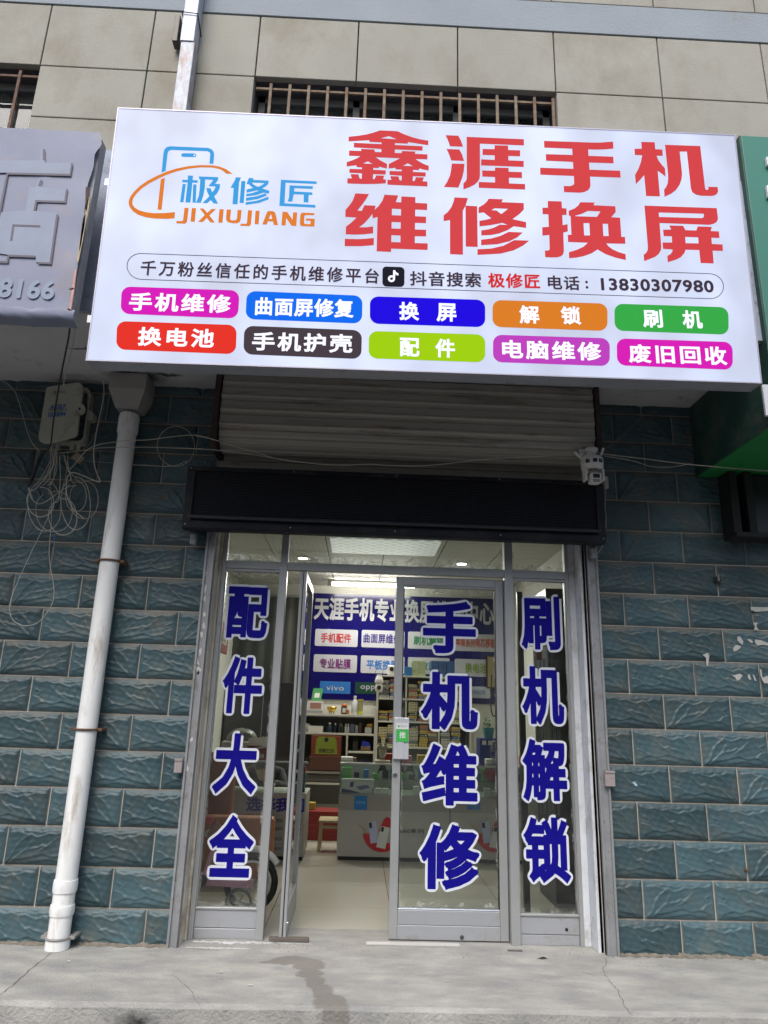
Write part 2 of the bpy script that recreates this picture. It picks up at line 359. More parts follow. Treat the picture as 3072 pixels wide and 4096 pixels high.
def tiled_wall(name, xa, xb, side, ztop):
    P, F, MI, TONE = [], [], [], []; base = 0; k = 0
    idx = (np.arange(TNZ)[:, None]*(TNX+1)+np.arange(TNX)[None, :]).ravel()
    while k*ROW < ztop:
        if side == 'L': off = 0 if k % 2 else .2026
        else: off = 3.552+(.2026 if k % 2 else 0)
        j0 = int(math.floor((xa-off)/.4052)); j1 = int(math.ceil((xb-off)/.4052))
        for j in range(j0, j1):
            x0 = off+j*.4052
            X = x0+uu*.4052; Z = k*ROW+vv*ROW; inside = ((X[idx] < xb-1e-4) & (X[idx+1] > xa+1e-4))
            Zc = np.clip(Z, PZ-.004, ztop); inside &= (Zc[idx+TNX+1]-Zc[idx] > 1e-5)
            if not inside.any(): continue
            fl_ = random.random() < .22; H = tile_variants[1 if fl_ else 0]*(1+.10*math.sin(j*3.1+k*1.7))
            tilt = random.uniform(-.0012, .0012)*(uu-.5)*2
            P.append(np.stack([np.clip(X, xa, xb), -(H+tilt)-.004, Zc], 1))
            q = idx[inside]; F.append(np.stack([q, q+1, q+TNX+2, q+TNX+1], 1)+base)
            dmin = np.minimum(np.minimum(uu*.4052-.003, .4022-uu*.4052), np.minimum(vv*ROW-.003, ROW-.003-vv*ROW))
            TONE.append(np.full(len(q), random.uniform(.78, 1.2), dtype=np.float32))
            MI.append((dmin[q] < 0) | (dmin[q+1] < 0) | (dmin[q+TNX+1] < 0) | (dmin[q+TNX+2] < 0)); base += len(uu)
        k += 1
    P = np.concatenate(P).astype(np.float32); F = np.concatenate(F); MI = np.concatenate(MI)
    P -= np.array(wloc(bld), dtype=np.float32)
    me = bpy.data.meshes.new(name); me.vertices.add(len(P)); me.vertices.foreach_set('co', P.ravel())
    me.loops.add(F.size); me.loops.foreach_set('vertex_index', F.ravel().astype(np.int32))
    me.polygons.add(len(F)); me.polygons.foreach_set('loop_start', np.arange(0, F.size, 4, dtype=np.int32))
    me.polygons.foreach_set('material_index', MI.astype(np.int32)); me.polygons.foreach_set('use_smooth', np.ones(len(F), dtype=bool))
    me.materials.append(mat('glazed_tile', (.050, .094, .108), .46, var=.20, vscale=3.1, bump=.12, bscale=120, dirt=(.10, .115, .105), damt=.45, dscale=5, dust=.55, spec=.4))
    me.materials.append(mat('grout', (.20, .18, .145), .9, var=.25, vscale=12))
    at = me.attributes.new('tone', 'FLOAT', 'FACE'); at.data.foreach_set('value', np.concatenate(TONE))
    me.update(); o = bpy.data.objects.new(name, me); COL.objects.link(o); o.parent = bld; return o
def use_tone(m):
    n = m.node_tree; b = n.nodes['Principled BSDF']; old = b.inputs['Base Color'].links[0].from_socket
    a = n.nodes.new('ShaderNodeAttribute'); a.attribute_name = 'tone'; v = n.nodes.new('ShaderNodeVectorMath'); v.operation = 'SCALE'
    n.links.new(old, v.inputs[0]); n.links.new(a.outputs['Fac'], v.inputs['Scale']); n.links.new(v.outputs[0], b.inputs['Base Color'])
tiled_wall('tiled_wall', -1.45, .742, 'L', 3.30)
tiled_wall('tiled_wall', 3.186, 5.0, 'R', 3.30)
use_tone(MATS['glazed_tile'])
cw = mat('plain_render', (.33, .32, .29), .9, var=.12, bump=.2)
dirtyw = mat('dirty_plaster', (.50, .49, .46), .9, var=.10, vscale=5, bump=.25, bscale=30, dirt=(.25, .22, .18), damt=.45, dscale=7)
iw = mat('interior_paint', (.62, .61, .56), .8, var=.03)
B('side_wall', cw, bld, -6, -1.452, -.01, .2, -.1, 3.3, 0); B('side_wall', cw, bld, 5.002, 9, -.01, .2, -.1, 3.3, 0)
mb = MB().box(-1.45, .80, .0, .20, -.1, 3.3).box(3.10, 5.0, .0, .20, -.1, 3.3).box(.80, 3.10, .0, .20, 2.45, 3.3)
mb.build('wall_core', dirtyw, bld)
# interior shell
mb = MB().box(-.05, .13, .2, 4.8, -.1, 3.0).box(3.60, 3.78, .2, 4.8, -.1, 3.0).box(-.05, 3.78, 4.62, 4.8, -.1, 3.0)
mb.build('interior_wall', iw, bld)
# ceiling of square pressed panels in T-bars
ceil = mat('ceiling_panel', (.55, .55, .52), .65, var=.02, spec=.2)
n = ceil.node_tree; b_ = n.nodes['Principled BSDF']; ge = n.nodes.new('ShaderNodeNewGeometry'); mp = n.nodes.new('ShaderNodeMapping'); mp.inputs['Rotation'].default_value = (0, 0, .785); mp.inputs['Scale'].default_value = (90, 90, 90)
sx = n.nodes.new('ShaderNodeSeparateXYZ'); n.links.new(ge.outputs['Position'], mp.inputs[0]); n.links.new(mp.outputs[0], sx.inputs[0])
s1 = n.nodes.new('ShaderNodeMath'); s1.operation = 'SINE'; s2 = n.nodes.new('ShaderNodeMath'); s2.operation = 'SINE'; mm = n.nodes.new('ShaderNodeMath'); mm.operation = 'MAXIMUM'
n.links.new(sx.outputs[0], s1.inputs[0]); n.links.new(sx.outputs[1], s2.inputs[0]); n.links.new(s1.outputs[0], mm.inputs[0]); n.links.new(s2.outputs[0], mm.inputs[1])
bp = n.nodes.new('ShaderNodeBump'); bp.inputs['Distance'].default_value = .004; bp.inputs['Strength'].default_value = .7; n.links.new(mm.outputs[0], bp.inputs['Height']); n.links.new(bp.outputs[0], b_.inputs['Normal'])
mb = MB(); gx = .79-.565*2; xs = [gx+.565*i for i in range(8)]; ys = [.35+.565*i for i in range(9)]
for i in range(7):
    for j in range(8):
        x0, x1, y0, y1 = max(xs[i]+.005, .13), min(xs[i+1]-.005, 3.6), max(ys[j]+.005, .2), min(ys[j+1]-.005, 4.62)
        if x1 > x0+.02 and y1 > y0+.02: mb.box(x0, x1, y0, y1, 2.80, 2.82)
mb.build('ceiling', ceil, bld, 'white pressed metal ceiling panels')
B('ceiling_void', mat('dark_gap', (.10, .10, .10), .9), bld, .0, 3.7, .2, 4.7, 2.822, 2.9, 0)
# upper storey
beige = mat('scored_render', (.335, .327, .285), .9, var=.09, vscale=1.7, bump=.28, bscale=110, dirt=(.25, .225, .175), damt=.5, dscale=1.6, stretch=(1, 1, .7))
greyb = mat('grey_band_paint', (.26, .295, .33), .8, var=.07, vscale=2, bump=.3, bscale=90, dirt=(.25, .23, .19), damt=.05, dscale=2.5)
joint = mat('joint_black', (.075, .07, .085), .9)
mb = MB(); VJ = [-2.9, -2.26, -1.62, -.98, -.34, .30, .952, 1.567, 2.19, 2.797, 3.46, 4.127, 4.77, 5.4, 6.05, 6.7]
HJ = [4.10, 4.585, 4.965, 5.44, 5.693, 6.30, 6.9, 7.5, 8.0]; g = .0038
for i in range(len(VJ)-1):
    for j in range(len(HJ)-1):
        if HJ[j] == 5.44: continue
        x0, x1, z0, z1 = VJ[i], VJ[i+1], HJ[j], HJ[j+1]
        if z1 <= 4.97 and (.94 < x0 < 2.79 or -1.7 < x0 < -.35): continue      # window openings
        mb.box(x0+g, x1-g, FY, FY+.05, z0+g, z1-g, .004)
mb.build('rendered_wall', beige, bld)
mb = MB().box(-6, -2.9, FY, FY+.05, 3.3, 8).box(6.7, 9, FY, FY+.05, 3.3, 8); mb.build('side_wall', cw, bld)
B('band', greyb, bld, -2.9, 6.7, FY-.004, FY+.05, 5.446, 5.687, .003)
W0 = [(-2.9, -1.62), (-.34, .952), (2.797, 6.7)]
mb = MB()
for a, c in W0: mb.box(a, c, FY+.04, FY+.3, 4.1, 4.965)
mb.box(-2.9, 6.7, FY+.04, FY+.3, 4.965, 8).box(-2.9, 6.7, FY+.04, FY+.3, 3.4, 4.1)
mb.build('joint_backing', joint, bld)
fasc = mat('grey_fascia', (.30, .34, .42), .7, var=.2, vscale=5, bump=.2, dirt=(.06, .05, .05), damt=.3, dscale=9)
B('fascia', fasc, bld, -2.9, 6.7, FY-.012, FY+.04, 3.302, 4.36, .003)
soff = mat('soffit_plaster', (.54, .54, .55), .9, var=.07, vscale=3, bump=.3, bscale=35, dirt=(.25, .24, .23), damt=.15, dscale=5)
stain_nodes(soff, [(.22, -.16, 3.3, .20, .12, .3), (.42, -.20, 3.3, .12, .03, .3), (.0, -.5, 3.3, .10, .015, .3)], (.015, .015, .016), .9, 10, .06)
B('soffit', soff, bld, -6, 9, FY+.003, .2, 3.3, 3.42, 0)
B('upper_core', cw, bld, -6, 9, FY+.32, 7, 3.42, 8, 0); B('rear_wall', cw, bld, -6, 9, 4.81, 7, -.1, 3.42, 0)
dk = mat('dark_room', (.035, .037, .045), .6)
sash = mat('window_sash', (.20, .20, .19), .5, var=.1); pane_m = glass('window_pane', (.55, .6, .65), .05)
rusty = mat('rusty_bar', (.20, .155, .11), .8, var=.3, vscale=25, bump=.3, dirt=(.13, .06, .03), damt=.6, dscale=14)
rusty2 = mat('rusty_brown_bar', (.13, .075, .05), .8, var=.35, vscale=20, bump=.3)
def window(x0, x1, z0, z1, bars, bm, sashes):
    wd = MB().box(x0, x1, FY+.14, FY+.17, z1-.05, z1).box(x0, x1, FY+.14, FY+.17, z0, z0+.05)
    for s in sashes: wd.box(s-.02, s+.02, FY+.14, FY+.17, z0, z1)
    o = wd.build('window', sash, bld)
    MB().box(x0, x1, FY+.152, FY+.156, z0, z1).build('pane', pane_m, o)
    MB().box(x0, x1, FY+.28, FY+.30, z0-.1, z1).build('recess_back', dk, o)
    m2 = MB().box(x0, x1, FY+.03, FY+.045, z1-.06, z1-.045).box(x0, x1, FY+.03, FY+.045, z0+.1, z0+.115)
    for b in bars: m2.box(b-.009, b+.009, FY+.02, FY+.032, z0, z1-.02, .002)
    m2.build('bars', bm, o)
    return o
window(.958, 2.795, 4.2, 4.962, [1.05+.1155*i for i in range(16)], rusty, [.98, 1.57, 2.2, 2.77])
window(-1.62, -.343, 4.2, 4.962, [-.46-.135*i for i in range(9)], rusty2, [-.37, -1.0])

# ------------------------------------------------------------------ shutter, rails, display
galv = mat('galvanised_rail', (.30, .31, .32), .55, metal=.3, var=.18, vscale=6, bump=.15, dirt=(.16, .13, .10), damt=.3, dscale=12)
whitespot = mat('old_glue', (.6, .6, .58), .8)
sh = thing('roller_shutter', (1.95, -.1, 2.9), 'brown ribbed roller shutter rolled up under the soffit behind the light box', 'roller shutter')
slat = mat('shutter_slat', (.36, .34, .30), .45, metal=.15, var=.12, vscale=3, bump=.1, dirt=(.13, .10, .08), damt=.3, dscale=6, stretch=(.3, 3, 3))
mb = MB(); mb.smooth = False
# ribbed roll: nearly flat front of wide slats that turns under at the bottom, profile in y,z swept along x
prof = []; path = [(-.262, 3.30), (-.272, 3.18), (-.276, 3.06), (-.270, 2.96), (-.250, 2.89), (-.215, 2.845), (-.165, 2.82), (-.10, 2.812)]
seg = [math.dist(path[i], path[i+1]) for i in range(len(path)-1)]; tot = sum(seg); nst = 110
for i in range(nst+1):
    d = tot*i/nst; k = 0; q0 = d
    while k < len(seg)-1 and q0 > seg[k]: q0 -= seg[k]; k += 1
    t = min(1, q0/seg[k]); (ya, za), (yb, zb) = path[k], path[k+1]; y, z = ya+(yb-ya)*t, za+(zb-za)*t
    tx, tz = (yb-ya)/seg[k], (zb-za)/seg[k]; nx, nz = tz, -tx            # outward
    ph = (d/.094) % 1; rib = .011*math.sin(math.pi*(ph-.55)/.3) if .55 < ph < .85 else (-.007 if ph < .07 else 0)
    prof.append((y+nx*rib, z+nz*rib))
pts = [p for p in prof if p[1] < 3.296]
vs = [(x, y, z) for x in (.80, 3.135) for y, z in pts]; m_ = len(pts)
mb.add(vs, [(i, i+1, m_+i+1, m_+i) for i in range(m_-1)]); mb.build('rolled_slats', slat, sh)
mb = MB(); z = 2.84
while z > 2.62: mb.box(.80, 3.12, -.055, -.03, z-.052, z-.004, .004).box(.80, 3.12, -.05, -.035, z-.004, z); z -= .056
mb.build('hanging_slats', slat, sh)
brk = mat('rust_bracket', (.05, .03, .026), .8, var=.3, vscale=14)
for x0, x1 in ((.755, .79), (3.145, 3.175)):
    MB().box(x0, x1, -.285, -.004, 2.80, 3.297, .004).build('end_bracket', brk, sh)
for x0, x1 in ((.742, .797), (3.119, 3.184)):
    m2 = MB().box(x0, x1, -.040, -.006, PZ, 2.62, .003).box(x0, x0+.012, -.052, -.041, PZ, 2.62).box(x1-.012, x1, -.052, -.041, PZ, 2.62)
    r = m2.build('guide_rail', galv, sh)
    for _ in range(14 if x0 < 1 else 0):
        zz = random.uniform(.9, 2.2); xx = random.uniform(x0+.014, x1-.02)
        MB().prism([(xx+random.uniform(.003, .011)*math.cos(k*.9), zz+random.uniform(.006, .035)*math.sin(k*.9)) for k in range(7)], fn=lambda a, b, t: (a, -.0402-t, b), t1=.0008).build('glue_spot', whitespot, r)
plm = mat('lock_plate_paint', (.33, .29, .28), .6, var=.15, vscale=20, dirt=(.15, .08, .05), damt=.4, dscale=20)
for u0, u1, v0, v1 in ((698, 735, 3033, 3090), (2417, 2453, 3082, 3144)):
    a, c = onY(u0, v1, -.05), onY(u1, v0, -.05)
    MB().box(a.x, c.x, -.075, -.053, a.z, c.z, .003).box(a.x, c.x, -.08, -.0755, c.z-.012, c.z).build('lock_plate', plm, sh)
gap = mat('rubber_black', (.012, .012, .014), .6)
# LED message display
led = thing('message_display', (1.9, -.12, 2.27), 'long black unlit dot-matrix display hung across the shop front above the doors', 'display')
X0, X1, Z0, Z1, YF = .622, 3.192, 2.290, 2.69, -.20
case = mat('display_case', (.007, .008, .014), .55, spec=.3, var=.4, vscale=7, dirt=(.03, .03, .032), damt=.5, dscale=5); lip = mat('display_lip', (.035, .038, .045), .5, metal=.2)
MB().box(X0, X1, YF+.012, -.06, Z0+.02, Z1, .006).build('case', case, led)
MB().box(X0, X1, YF-.008, YF+.01, Z1-.028, Z1, .004).box(X0, X0+.05, YF-.008, YF+.01, Z0+.02, Z1-.03, .004).box(X1-.05, X1, YF-.008, YF+.01, Z0+.02, Z1-.03, .004).box(X0, X1, YF-.012, YF+.05, Z0, Z0+.055, .012).build('frame', case, led)
MB().tube([(X0+.03, YF-.006, Z0+.078), (X1-.03, YF-.006, Z0+.078)], .012, 8).build('trim_strip', lip, led)
dots = mat('dot_matrix', (.010, .011, .016), .7, spec=.15)
n = dots.node_tree; b_ = n.nodes['Principled BSDF']; ge = n.nodes.new('ShaderNodeNewGeometry'); sx = n.nodes.new('ShaderNodeSeparateXYZ'); n.links.new(ge.outputs['Position'], sx.inputs[0])
fr = []
for ax in (0, 2):
    a = n.nodes.new('ShaderNodeMath'); a.operation = 'MULTIPLY'; a.inputs[1].default_value = 100; n.links.new(sx.outputs[ax], a.inputs[0])
    f = n.nodes.new('ShaderNodeMath'); f.operation = 'FRACT'; n.links.new(a.outputs[0], f.inputs[0])
    p = n.nodes.new('ShaderNodeMath'); p.operation = 'COMPARE'; p.inputs[1].default_value = .5; p.inputs[2].default_value = .24; n.links.new(f.outputs[0], p.inputs[0]); fr.append(p.outputs[0])
ml = n.nodes.new('ShaderNodeMath'); ml.operation = 'MULTIPLY'; n.links.new(fr[0], ml.inputs[0]); n.links.new(fr[1], ml.inputs[1])
mx = n.nodes.new('ShaderNodeMix'); mx.data_type = 'RGBA'; n.links.new(ml.outputs[0], mx.inputs[0]); mx.inputs[6].default_value = (.004, .0045, .008, 1); mx.inputs[7].default_value = (.040, .040, .046, 1); n.links.new(mx.outputs[2], b_.inputs['Base Color'])
MB().box(X0+.05, X1-.05, YF+.004, YF+.011, Z0+.09, Z1-.03).build('dot_panel', dots, led)
MB().box(1.895, 1.899, YF-.0095, YF-.0083, Z0+.004, Z0+.05).build('frame_seam', gap, led)
for x in (X0+.02, X0+.65, X0+1.28, X0+1.92, X1-.02):
    for z in (Z1-.014, Z0+.03): MB().lathe((x, YF-(.0105 if z > 2.5 else .0145), z), [(.004, 0), (.005, .0015)], 10, 'y').build('screw', galv, led)
for x in (X0+.03, X1-.06): MB().box(x, x+.035, -.10, -.05, Z0-.065, Z0-.003, .003).build('bracket', galv, led)
MB().box(X0+.2, X0+.28, -.12, -.05, Z1+.003, Z1+.03, .003).build('bracket', case, led)

# ------------------------------------------------------------------ light box sign
BL, BR = onY(343, 1443, -1.2), onY(3048, 1535, -1.2); TL = onY(470, 430, -1.268); TR = onY(2940, 540, -1.268)
EX = (BR-BL).normalized(); UP = ((TL+TR)/2-(BL+BR)/2); UP = (UP-EX*UP.dot(EX)); SH = UP.length; UP.normalize(); NN = EX.cross(UP); SW = (BR-BL).length
def S(u, v):
    r = ray(u, v); t = (BL-CAM).dot(NN)/r.dot(NN); p = CAM+r*t-BL; return (p.dot(EX), p.dot(UP))
def fS(a, b, t=0): return tuple(BL+EX*a+UP*b+NN*t)
sg = thing('light_box_sign', tuple(BL+EX*SW/2), 'large backlit white light box sign with red shop name above the entrance', 'shop sign')
alu = mat('sign_edge', (.40, .41, .45), .45, metal=.4, var=.08, vscale=4, dirt=(.2, .18, .16), damt=.15, dscale=8)
mb = MB()
def sbox(mb, a0, a1, b0, b1, t0, t1):
    mb.add([fS(a, b, t) for t in (t0, t1) for a, b in ((a0, b0), (a1, b0), (a1, b1), (a0, b1))], [(3,2,1,0),(4,5,6,7),(0,1,5,4),(1,2,6,5),(2,3,7,6),(3,0,4,7)])
sbox(mb, .0, SW, 0, SH, -.105, -.004); mb.build('housing', alu, sg)
mb = MB(); sbox(mb, 0, SW, 0, .006, -.0038, .003); sbox(mb, 0, SW, SH-.006, SH, -.0038, .003); sbox(mb, 0, .006, .0061, SH-.0061, -.0038, .003); sbox(mb, SW-.006, SW, .0061, SH-.0061, -.0038, .003)
mb.build('edge_trim', mat('sign_trim', (.42, .40, .48), .4, metal=.3), sg)
WHITE = mat('backlit_white', (.22, .22, .235), .4, emit=(.62, .71, .98), estr=.62, spec=.2)
n = WHITE.node_tree; b_ = n.nodes['Principled BSDF']; ge = n.nodes.new('ShaderNodeNewGeometry'); mp = n.nodes.new('ShaderNodeMapping'); mp.inputs['Scale'].default_value = (1.6, 1, 1.1); no = n.nodes.new('ShaderNodeTexNoise'); no.inputs['Scale'].default_value = 1.6
n.links.new(ge.outputs['Position'], mp.inputs[0]); n.links.new(mp.outputs[0], no.inputs[0]); mr = n.nodes.new('ShaderNodeMapRange'); mr.inputs[1].default_value = .35; mr.inputs[2].default_value = .68; mr.inputs[3].default_value = .42; mr.inputs[4].default_value = .66
n.links.new(no.outputs[0], mr.inputs[0]); n.links.new(mr.outputs[0], b_.inputs['Emission Strength'])
mb = MB(); sbox(mb, .006, SW-.006, .006, SH-.006, -.0036, 0); mb.build('lit_face', WHITE, sg)
for u, v in ((430, 700), (345, 1255)):                        # angle tabs at the left end
    a, b = S(u, v); MB().add([fS(-.045, b-.015, -.06), fS(0, b-.015, -.06), fS(0, b+.025, -.06), fS(-.045, b+.025, -.06), fS(-.045, b-.015, -.066), fS(0, b-.015, -.066), fS(0, b+.025, -.066), fS(-.045, b+.025, -.066)],
      [(0,1,2,3),(7,6,5,4),(0,4,5,1),(3,2,6,7),(0,3,7,4)]).build('mounting_tab', mat('tab_zinc', (.5, .52, .56), .4, metal=.5), sg)
for u, v in ((2972, 820), (3000, 1010), (3035, 1240)):
    a, b = S(u, v); mb = MB(); sbox(mb, SW, SW+.02, b-.02, b+.03, -.06, -.05); mb.build('mounting_tab', mat('tab_zinc', (.5, .52, .56)), sg)
RED, BLUE, ORG = lit('lit_red', (213, 68, 72)), lit('lit_sky_blue', (62, 160, 226)), lit('lit_orange', (226, 126, 44))
K = 400/1659
def trace(mb, ox, oy, outer, holes=(), t=.0012, k=K):
    f = lambda L: [S(ox+L[i]*k, oy+L[i+1]*k) for i in range(0, len(L), 2)]
    mb.prism(f(outer), [f(h) for h in holes], fn=fS, t0=.0002, t1=t)
TR_ = [
 (1360, 500, [([665,92,955,105,1060,155,1200,205,1330,240,1465,262,1462,335,1300,310,1128,283,1125,310,912,300,910,333,1370,355,1368,425,912,405,908,465,1018,468,1032,433,1252,442,1240,480,1450,490,1450,570,1250,565,1300,600,1380,645,1472,680,1470,755,1380,738,1315,720,1312,748,1210,745,1210,780,1422,790,1420,855,1210,850,1205,932,1230,932,1250,900,1255,868,1390,872,1380,905,1368,937,1450,940,1450,1020,787,990,787,912,858,912,840,880,838,850,972,855,980,900,995,920,1020,922,1024,842,822,828,822,765,1024,770,1024,740,922,735,918,710,808,722,808,650,880,615,995,552,590,535,670,590,780,648,778,722,700,705,648,690,645,715,552,712,552,745,760,755,757,822,550,815,545,900,570,900,592,865,597,838,733,842,715,902,762,905,760,967,600,978,400,980,122,970,122,888,198,888,182,845,182,815,310,822,318,870,333,893,360,893,364,803,155,792,158,730,366,735,366,705,275,697,272,668,112,688,112,618,200,590,280,555,343,518,150,510,152,427,355,433,348,398,570,408,582,450,686,453,688,398,230,372,232,297,690,320,690,290,488,280,487,252,142,272,145,197,300,182,450,157,560,128],
   [[667,222,810,185,948,238],[378,640,463,603,543,648],[1042,678,1125,635,1215,685]])]),
 (1760, 510, [([92,130,302,138,345,215,382,320,167,312,145,245,120,185],[]),([108,358,320,367,365,450,398,555,185,547,160,470,135,410],[]),([195,600,405,605,395,720,370,830,335,920,305,997,65,987,120,900,165,800,185,700],[]),
   ([442,157,1390,197,1392,298,662,268,662,800,655,850,625,900,570,950,480,995,388,1027,388,930,425,895,442,860,445,800],[]),
   ([905,297,1128,303,1130,375,1328,382,1328,478,1133,472,1135,548,1387,557,1388,655,682,628,682,530,907,540,907,462,707,455,707,358,905,362],[]),
   ([912,667,1137,673,1138,735,1357,742,1360,840,1143,832,1145,930,1410,940,1412,1030,643,1000,643,905,913,915,912,822,702,813,700,715,912,720],[])]),
 (2150, 540, [([108,100,600,117,900,128,1050,127,1252,112,1258,225,1100,240,950,243,840,237,845,348,1255,362,1262,470,855,457,862,577,1370,595,1378,707,870,690,878,820,872,870,840,915,780,945,700,958,440,947,435,848,540,850,585,835,608,810,603,680,47,658,43,545,595,563,588,447,142,427,137,320,580,333,575,228,112,210],[])]),
 (2520, 540, [([187,117,408,122,418,238,535,243,542,345,438,345,470,420,520,490,578,553,588,690,525,640,458,593,495,1018,267,1012,235,665,170,740,97,815,83,665,140,560,180,450,203,337,80,330,75,230,195,230],[]),
   ([580,165,1163,185,1245,890,1260,912,1290,912,1300,895,1298,862,1452,865,1460,935,1440,980,1395,1005,1340,1012,1180,1008,1095,990,1035,950,1010,885,943,275,822,275,862,640,855,730,820,830,760,915,680,975,573,1025,565,908,600,860,625,800,633,720,628,620],[])]),
 (1360, 760, [([255,58,480,70,430,155,370,240,285,345,360,348,403,255,592,262,572,330,640,270,700,185,738,80,965,92,925,203,1015,207,1018,108,1250,120,1250,215,1447,225,1445,333,1248,325,1246,437,1428,445,1427,550,1245,545,1243,657,1428,662,1427,770,1242,767,1240,882,1455,888,1452,995,848,972,847,1027,608,1017,622,448,540,468,538,397,470,480,400,555,315,620,440,620,550,605,548,718,400,735,250,740,95,733,98,610,190,540,275,458,88,445,90,333,150,265,210,180],
   [[862,310,1013,317,1010,425,860,420],[857,530,1008,535,1005,645,855,640],[853,748,1003,755,1002,870,850,865]]),([80,812,320,817,563,798,560,915,350,932,78,932],[])]),
 (1760, 770, [([240,83,462,93,425,215,378,303,380,1032,167,1023,165,457,60,475,60,380,130,325,190,240,225,150],[]),([423,220,615,230,625,903,427,897],[]),
   ([808,105,1043,115,1020,162,1388,177,1390,283,1310,365,1200,443,1428,493,1428,588,1222,560,1120,625,980,680,850,705,685,713,685,630,800,615,900,583,990,535,1125,540,1035,505,850,540,655,563,655,472,760,455,852,430,725,330,640,342,640,250,720,205,775,155],[[905,262,1130,272,1015,360,935,300,850,295]]),
   ([1138,655,1370,665,1280,745,1150,810,950,858,682,875,682,785,850,765,1000,722],[]),([1230,792,1475,800,1380,880,1220,960,1000,1015,622,1035,622,943,850,932,1050,885],[])]),
 (2150, 790, [([170,60,398,67,405,178,480,185,482,290,410,290,417,460,498,445,502,562,427,582,437,890,425,940,390,975,330,992,260,995,127,990,122,883,185,880,202,860,195,622,82,633,78,495,187,488,180,280,85,275,82,172,172,172],[]),
   ([708,80,945,85,928,130,1290,148,1297,240,1222,328,1368,338,1390,655,1450,655,1457,768,1138,762,1180,815,1250,865,1350,910,1460,942,1465,1038,1300,1000,1130,940,995,862,900,925,760,975,640,998,525,1008,520,910,650,870,760,820,835,750,507,738,502,622,563,620,548,308,520,300,517,222,620,180,675,135],
   [[620,304,740,270,835,222,1045,232,985,323,620,312],[762,425,860,425,870,632,773,630],[1080,435,1168,437,1180,642,1092,640]])]),
 (2530, 800, [([198,95,1395,137,1417,310,1400,360,1350,395,1270,412,448,382,475,770,472,830,430,900,370,945,193,1015,185,910,225,880,250,835,255,780],[[433,207,1180,228,1185,265,1175,290,1150,303,438,283]]),
   ([610,425,838,430,877,502,1058,508,1080,440,1315,448,1295,517,1432,523,1442,630,1307,627,1315,730,1492,740,1498,845,1328,840,1345,1052,1130,1045,1107,830,880,825,860,880,800,950,720,990,585,1032,577,930,630,900,662,850,662,820,505,810,498,707,657,707,652,603,517,598,507,495,643,492],[[872,612,1088,620,1097,722,880,718]])]),
]
for ox, oy, polys in TR_:
    mb = MB()
    for outer, holes in polys: trace(mb, ox, oy, outer, holes)
    mb.build('red_character', RED, sg)
LA = (500, 570)
mb = MB()
trace(mb, *LA, [608,497,640,170,652,125,690,80,750,65,1380,92,1440,115,1475,160,1480,220,1465,353,1402,350,1415,200,1405,165,1370,145,770,122,730,135,710,165,705,200,672,472])
dot = []
for k in range(10): dot += [1152+17*math.cos(k*.628), 213+17*math.sin(k*.628)]
trace(mb, *LA, [960,180,1150,183,1180,200,1185,220,1165,243,960,237,935,225,933,200], [dot])
mb.build('phone_outline', BLUE, sg)
mb = MB(); trace(mb, *LA, [595,612,662,588,608,1117,540,1113])
trace(mb, *LA, [830,1157,822,1257,680,1268,500,1262,350,1242,220,1200,130,1140,80,1070,62,1020,65,960,95,890,150,820,240,730,370,640,520,560,680,490,850,435,1050,395,1250,377,1450,380,1576,403,1676,443,1784,520,1681,518,1636,478,1576,443,1450,415,1250,412,1050,435,870,475,690,535,540,605,400,680,280,760,190,850,140,920,122,980,125,1030,160,1080,220,1120,330,1155,480,1175,650,1172])
mb.build('swoosh', ORG, sg)
LB = (880, 660)
mb = MB()
for L in ([1045,550,1127,552,1122,625,1207,630,1203,668,1118,665,1085,997,1003,993,1040,662,950,658,952,620,1042,624], [957,690,1008,692,970,992,915,990], [1133,697,1187,700,1172,1000,1120,997],
          [1228,565,1548,577,1543,622,1492,688,1577,692,1570,760,1530,840,1478,893,1545,1015,1470,1010,1425,955,1362,1007,1288,1003,1400,895,1365,820,1350,758,1422,762,1445,830,1480,790,1505,730,1388,722,1468,622,1330,612,1325,740,1300,880,1258,1000,1178,998,1225,890,1240,770,1250,608,1228,605]): trace(mb, *LA, L)
mb.build('blue_character', BLUE, sg)
mb = MB()
for L, h in (([265,205,347,210,318,285,290,652,208,648,228,380,175,378,240,270],[]), ([355,267,422,270,393,632,325,628],[]),
    ([480,217,555,220,550,250,807,262,802,310,770,345,697,390,822,432,810,477,722,457,600,500,435,522,437,483,540,465,645,430,615,420,440,460,442,408,550,383,475,318,440,313],[[527,290,745,300,690,340,630,365,560,330]]),
    ([755,470,775,507,620,565,430,595,432,547,600,522,700,490],[]), ([795,527,812,565,650,628,425,662,427,620,600,597,720,558],[])): trace(mb, *LB, L, h)
mb.build('blue_character', BLUE, sg)
mb = MB()
for L in ([1012,248,1603,275,1603,315,1088,292,1070,638,1583,665,1582,707,985,677], [1155,340,1540,355,1538,397,1233,383,1230,442,1533,457,1532,497,1472,495,1465,622,1388,617,1390,490,1222,485,1198,607,1123,603,1145,540]): trace(mb, *LB, L)
mb.build('blue_character', BLUE, sg)
mb = MB()
for L in ([988,1087,1055,1088,1033,1290,1025,1325,995,1347,852,1340,855,1305,950,1305,965,1290], [1110,1090,1178,1092,1158,1315,1088,1312], [1240,1095,1305,1098,1365,1168,1440,1103,1508,1105,1400,1210,1490,1328,1418,1325,1358,1253,1290,1320,1213,1317,1325,1205], [1568,1107,1637,1110,1617,1332,1548,1330]): trace(mb, *LA, L)
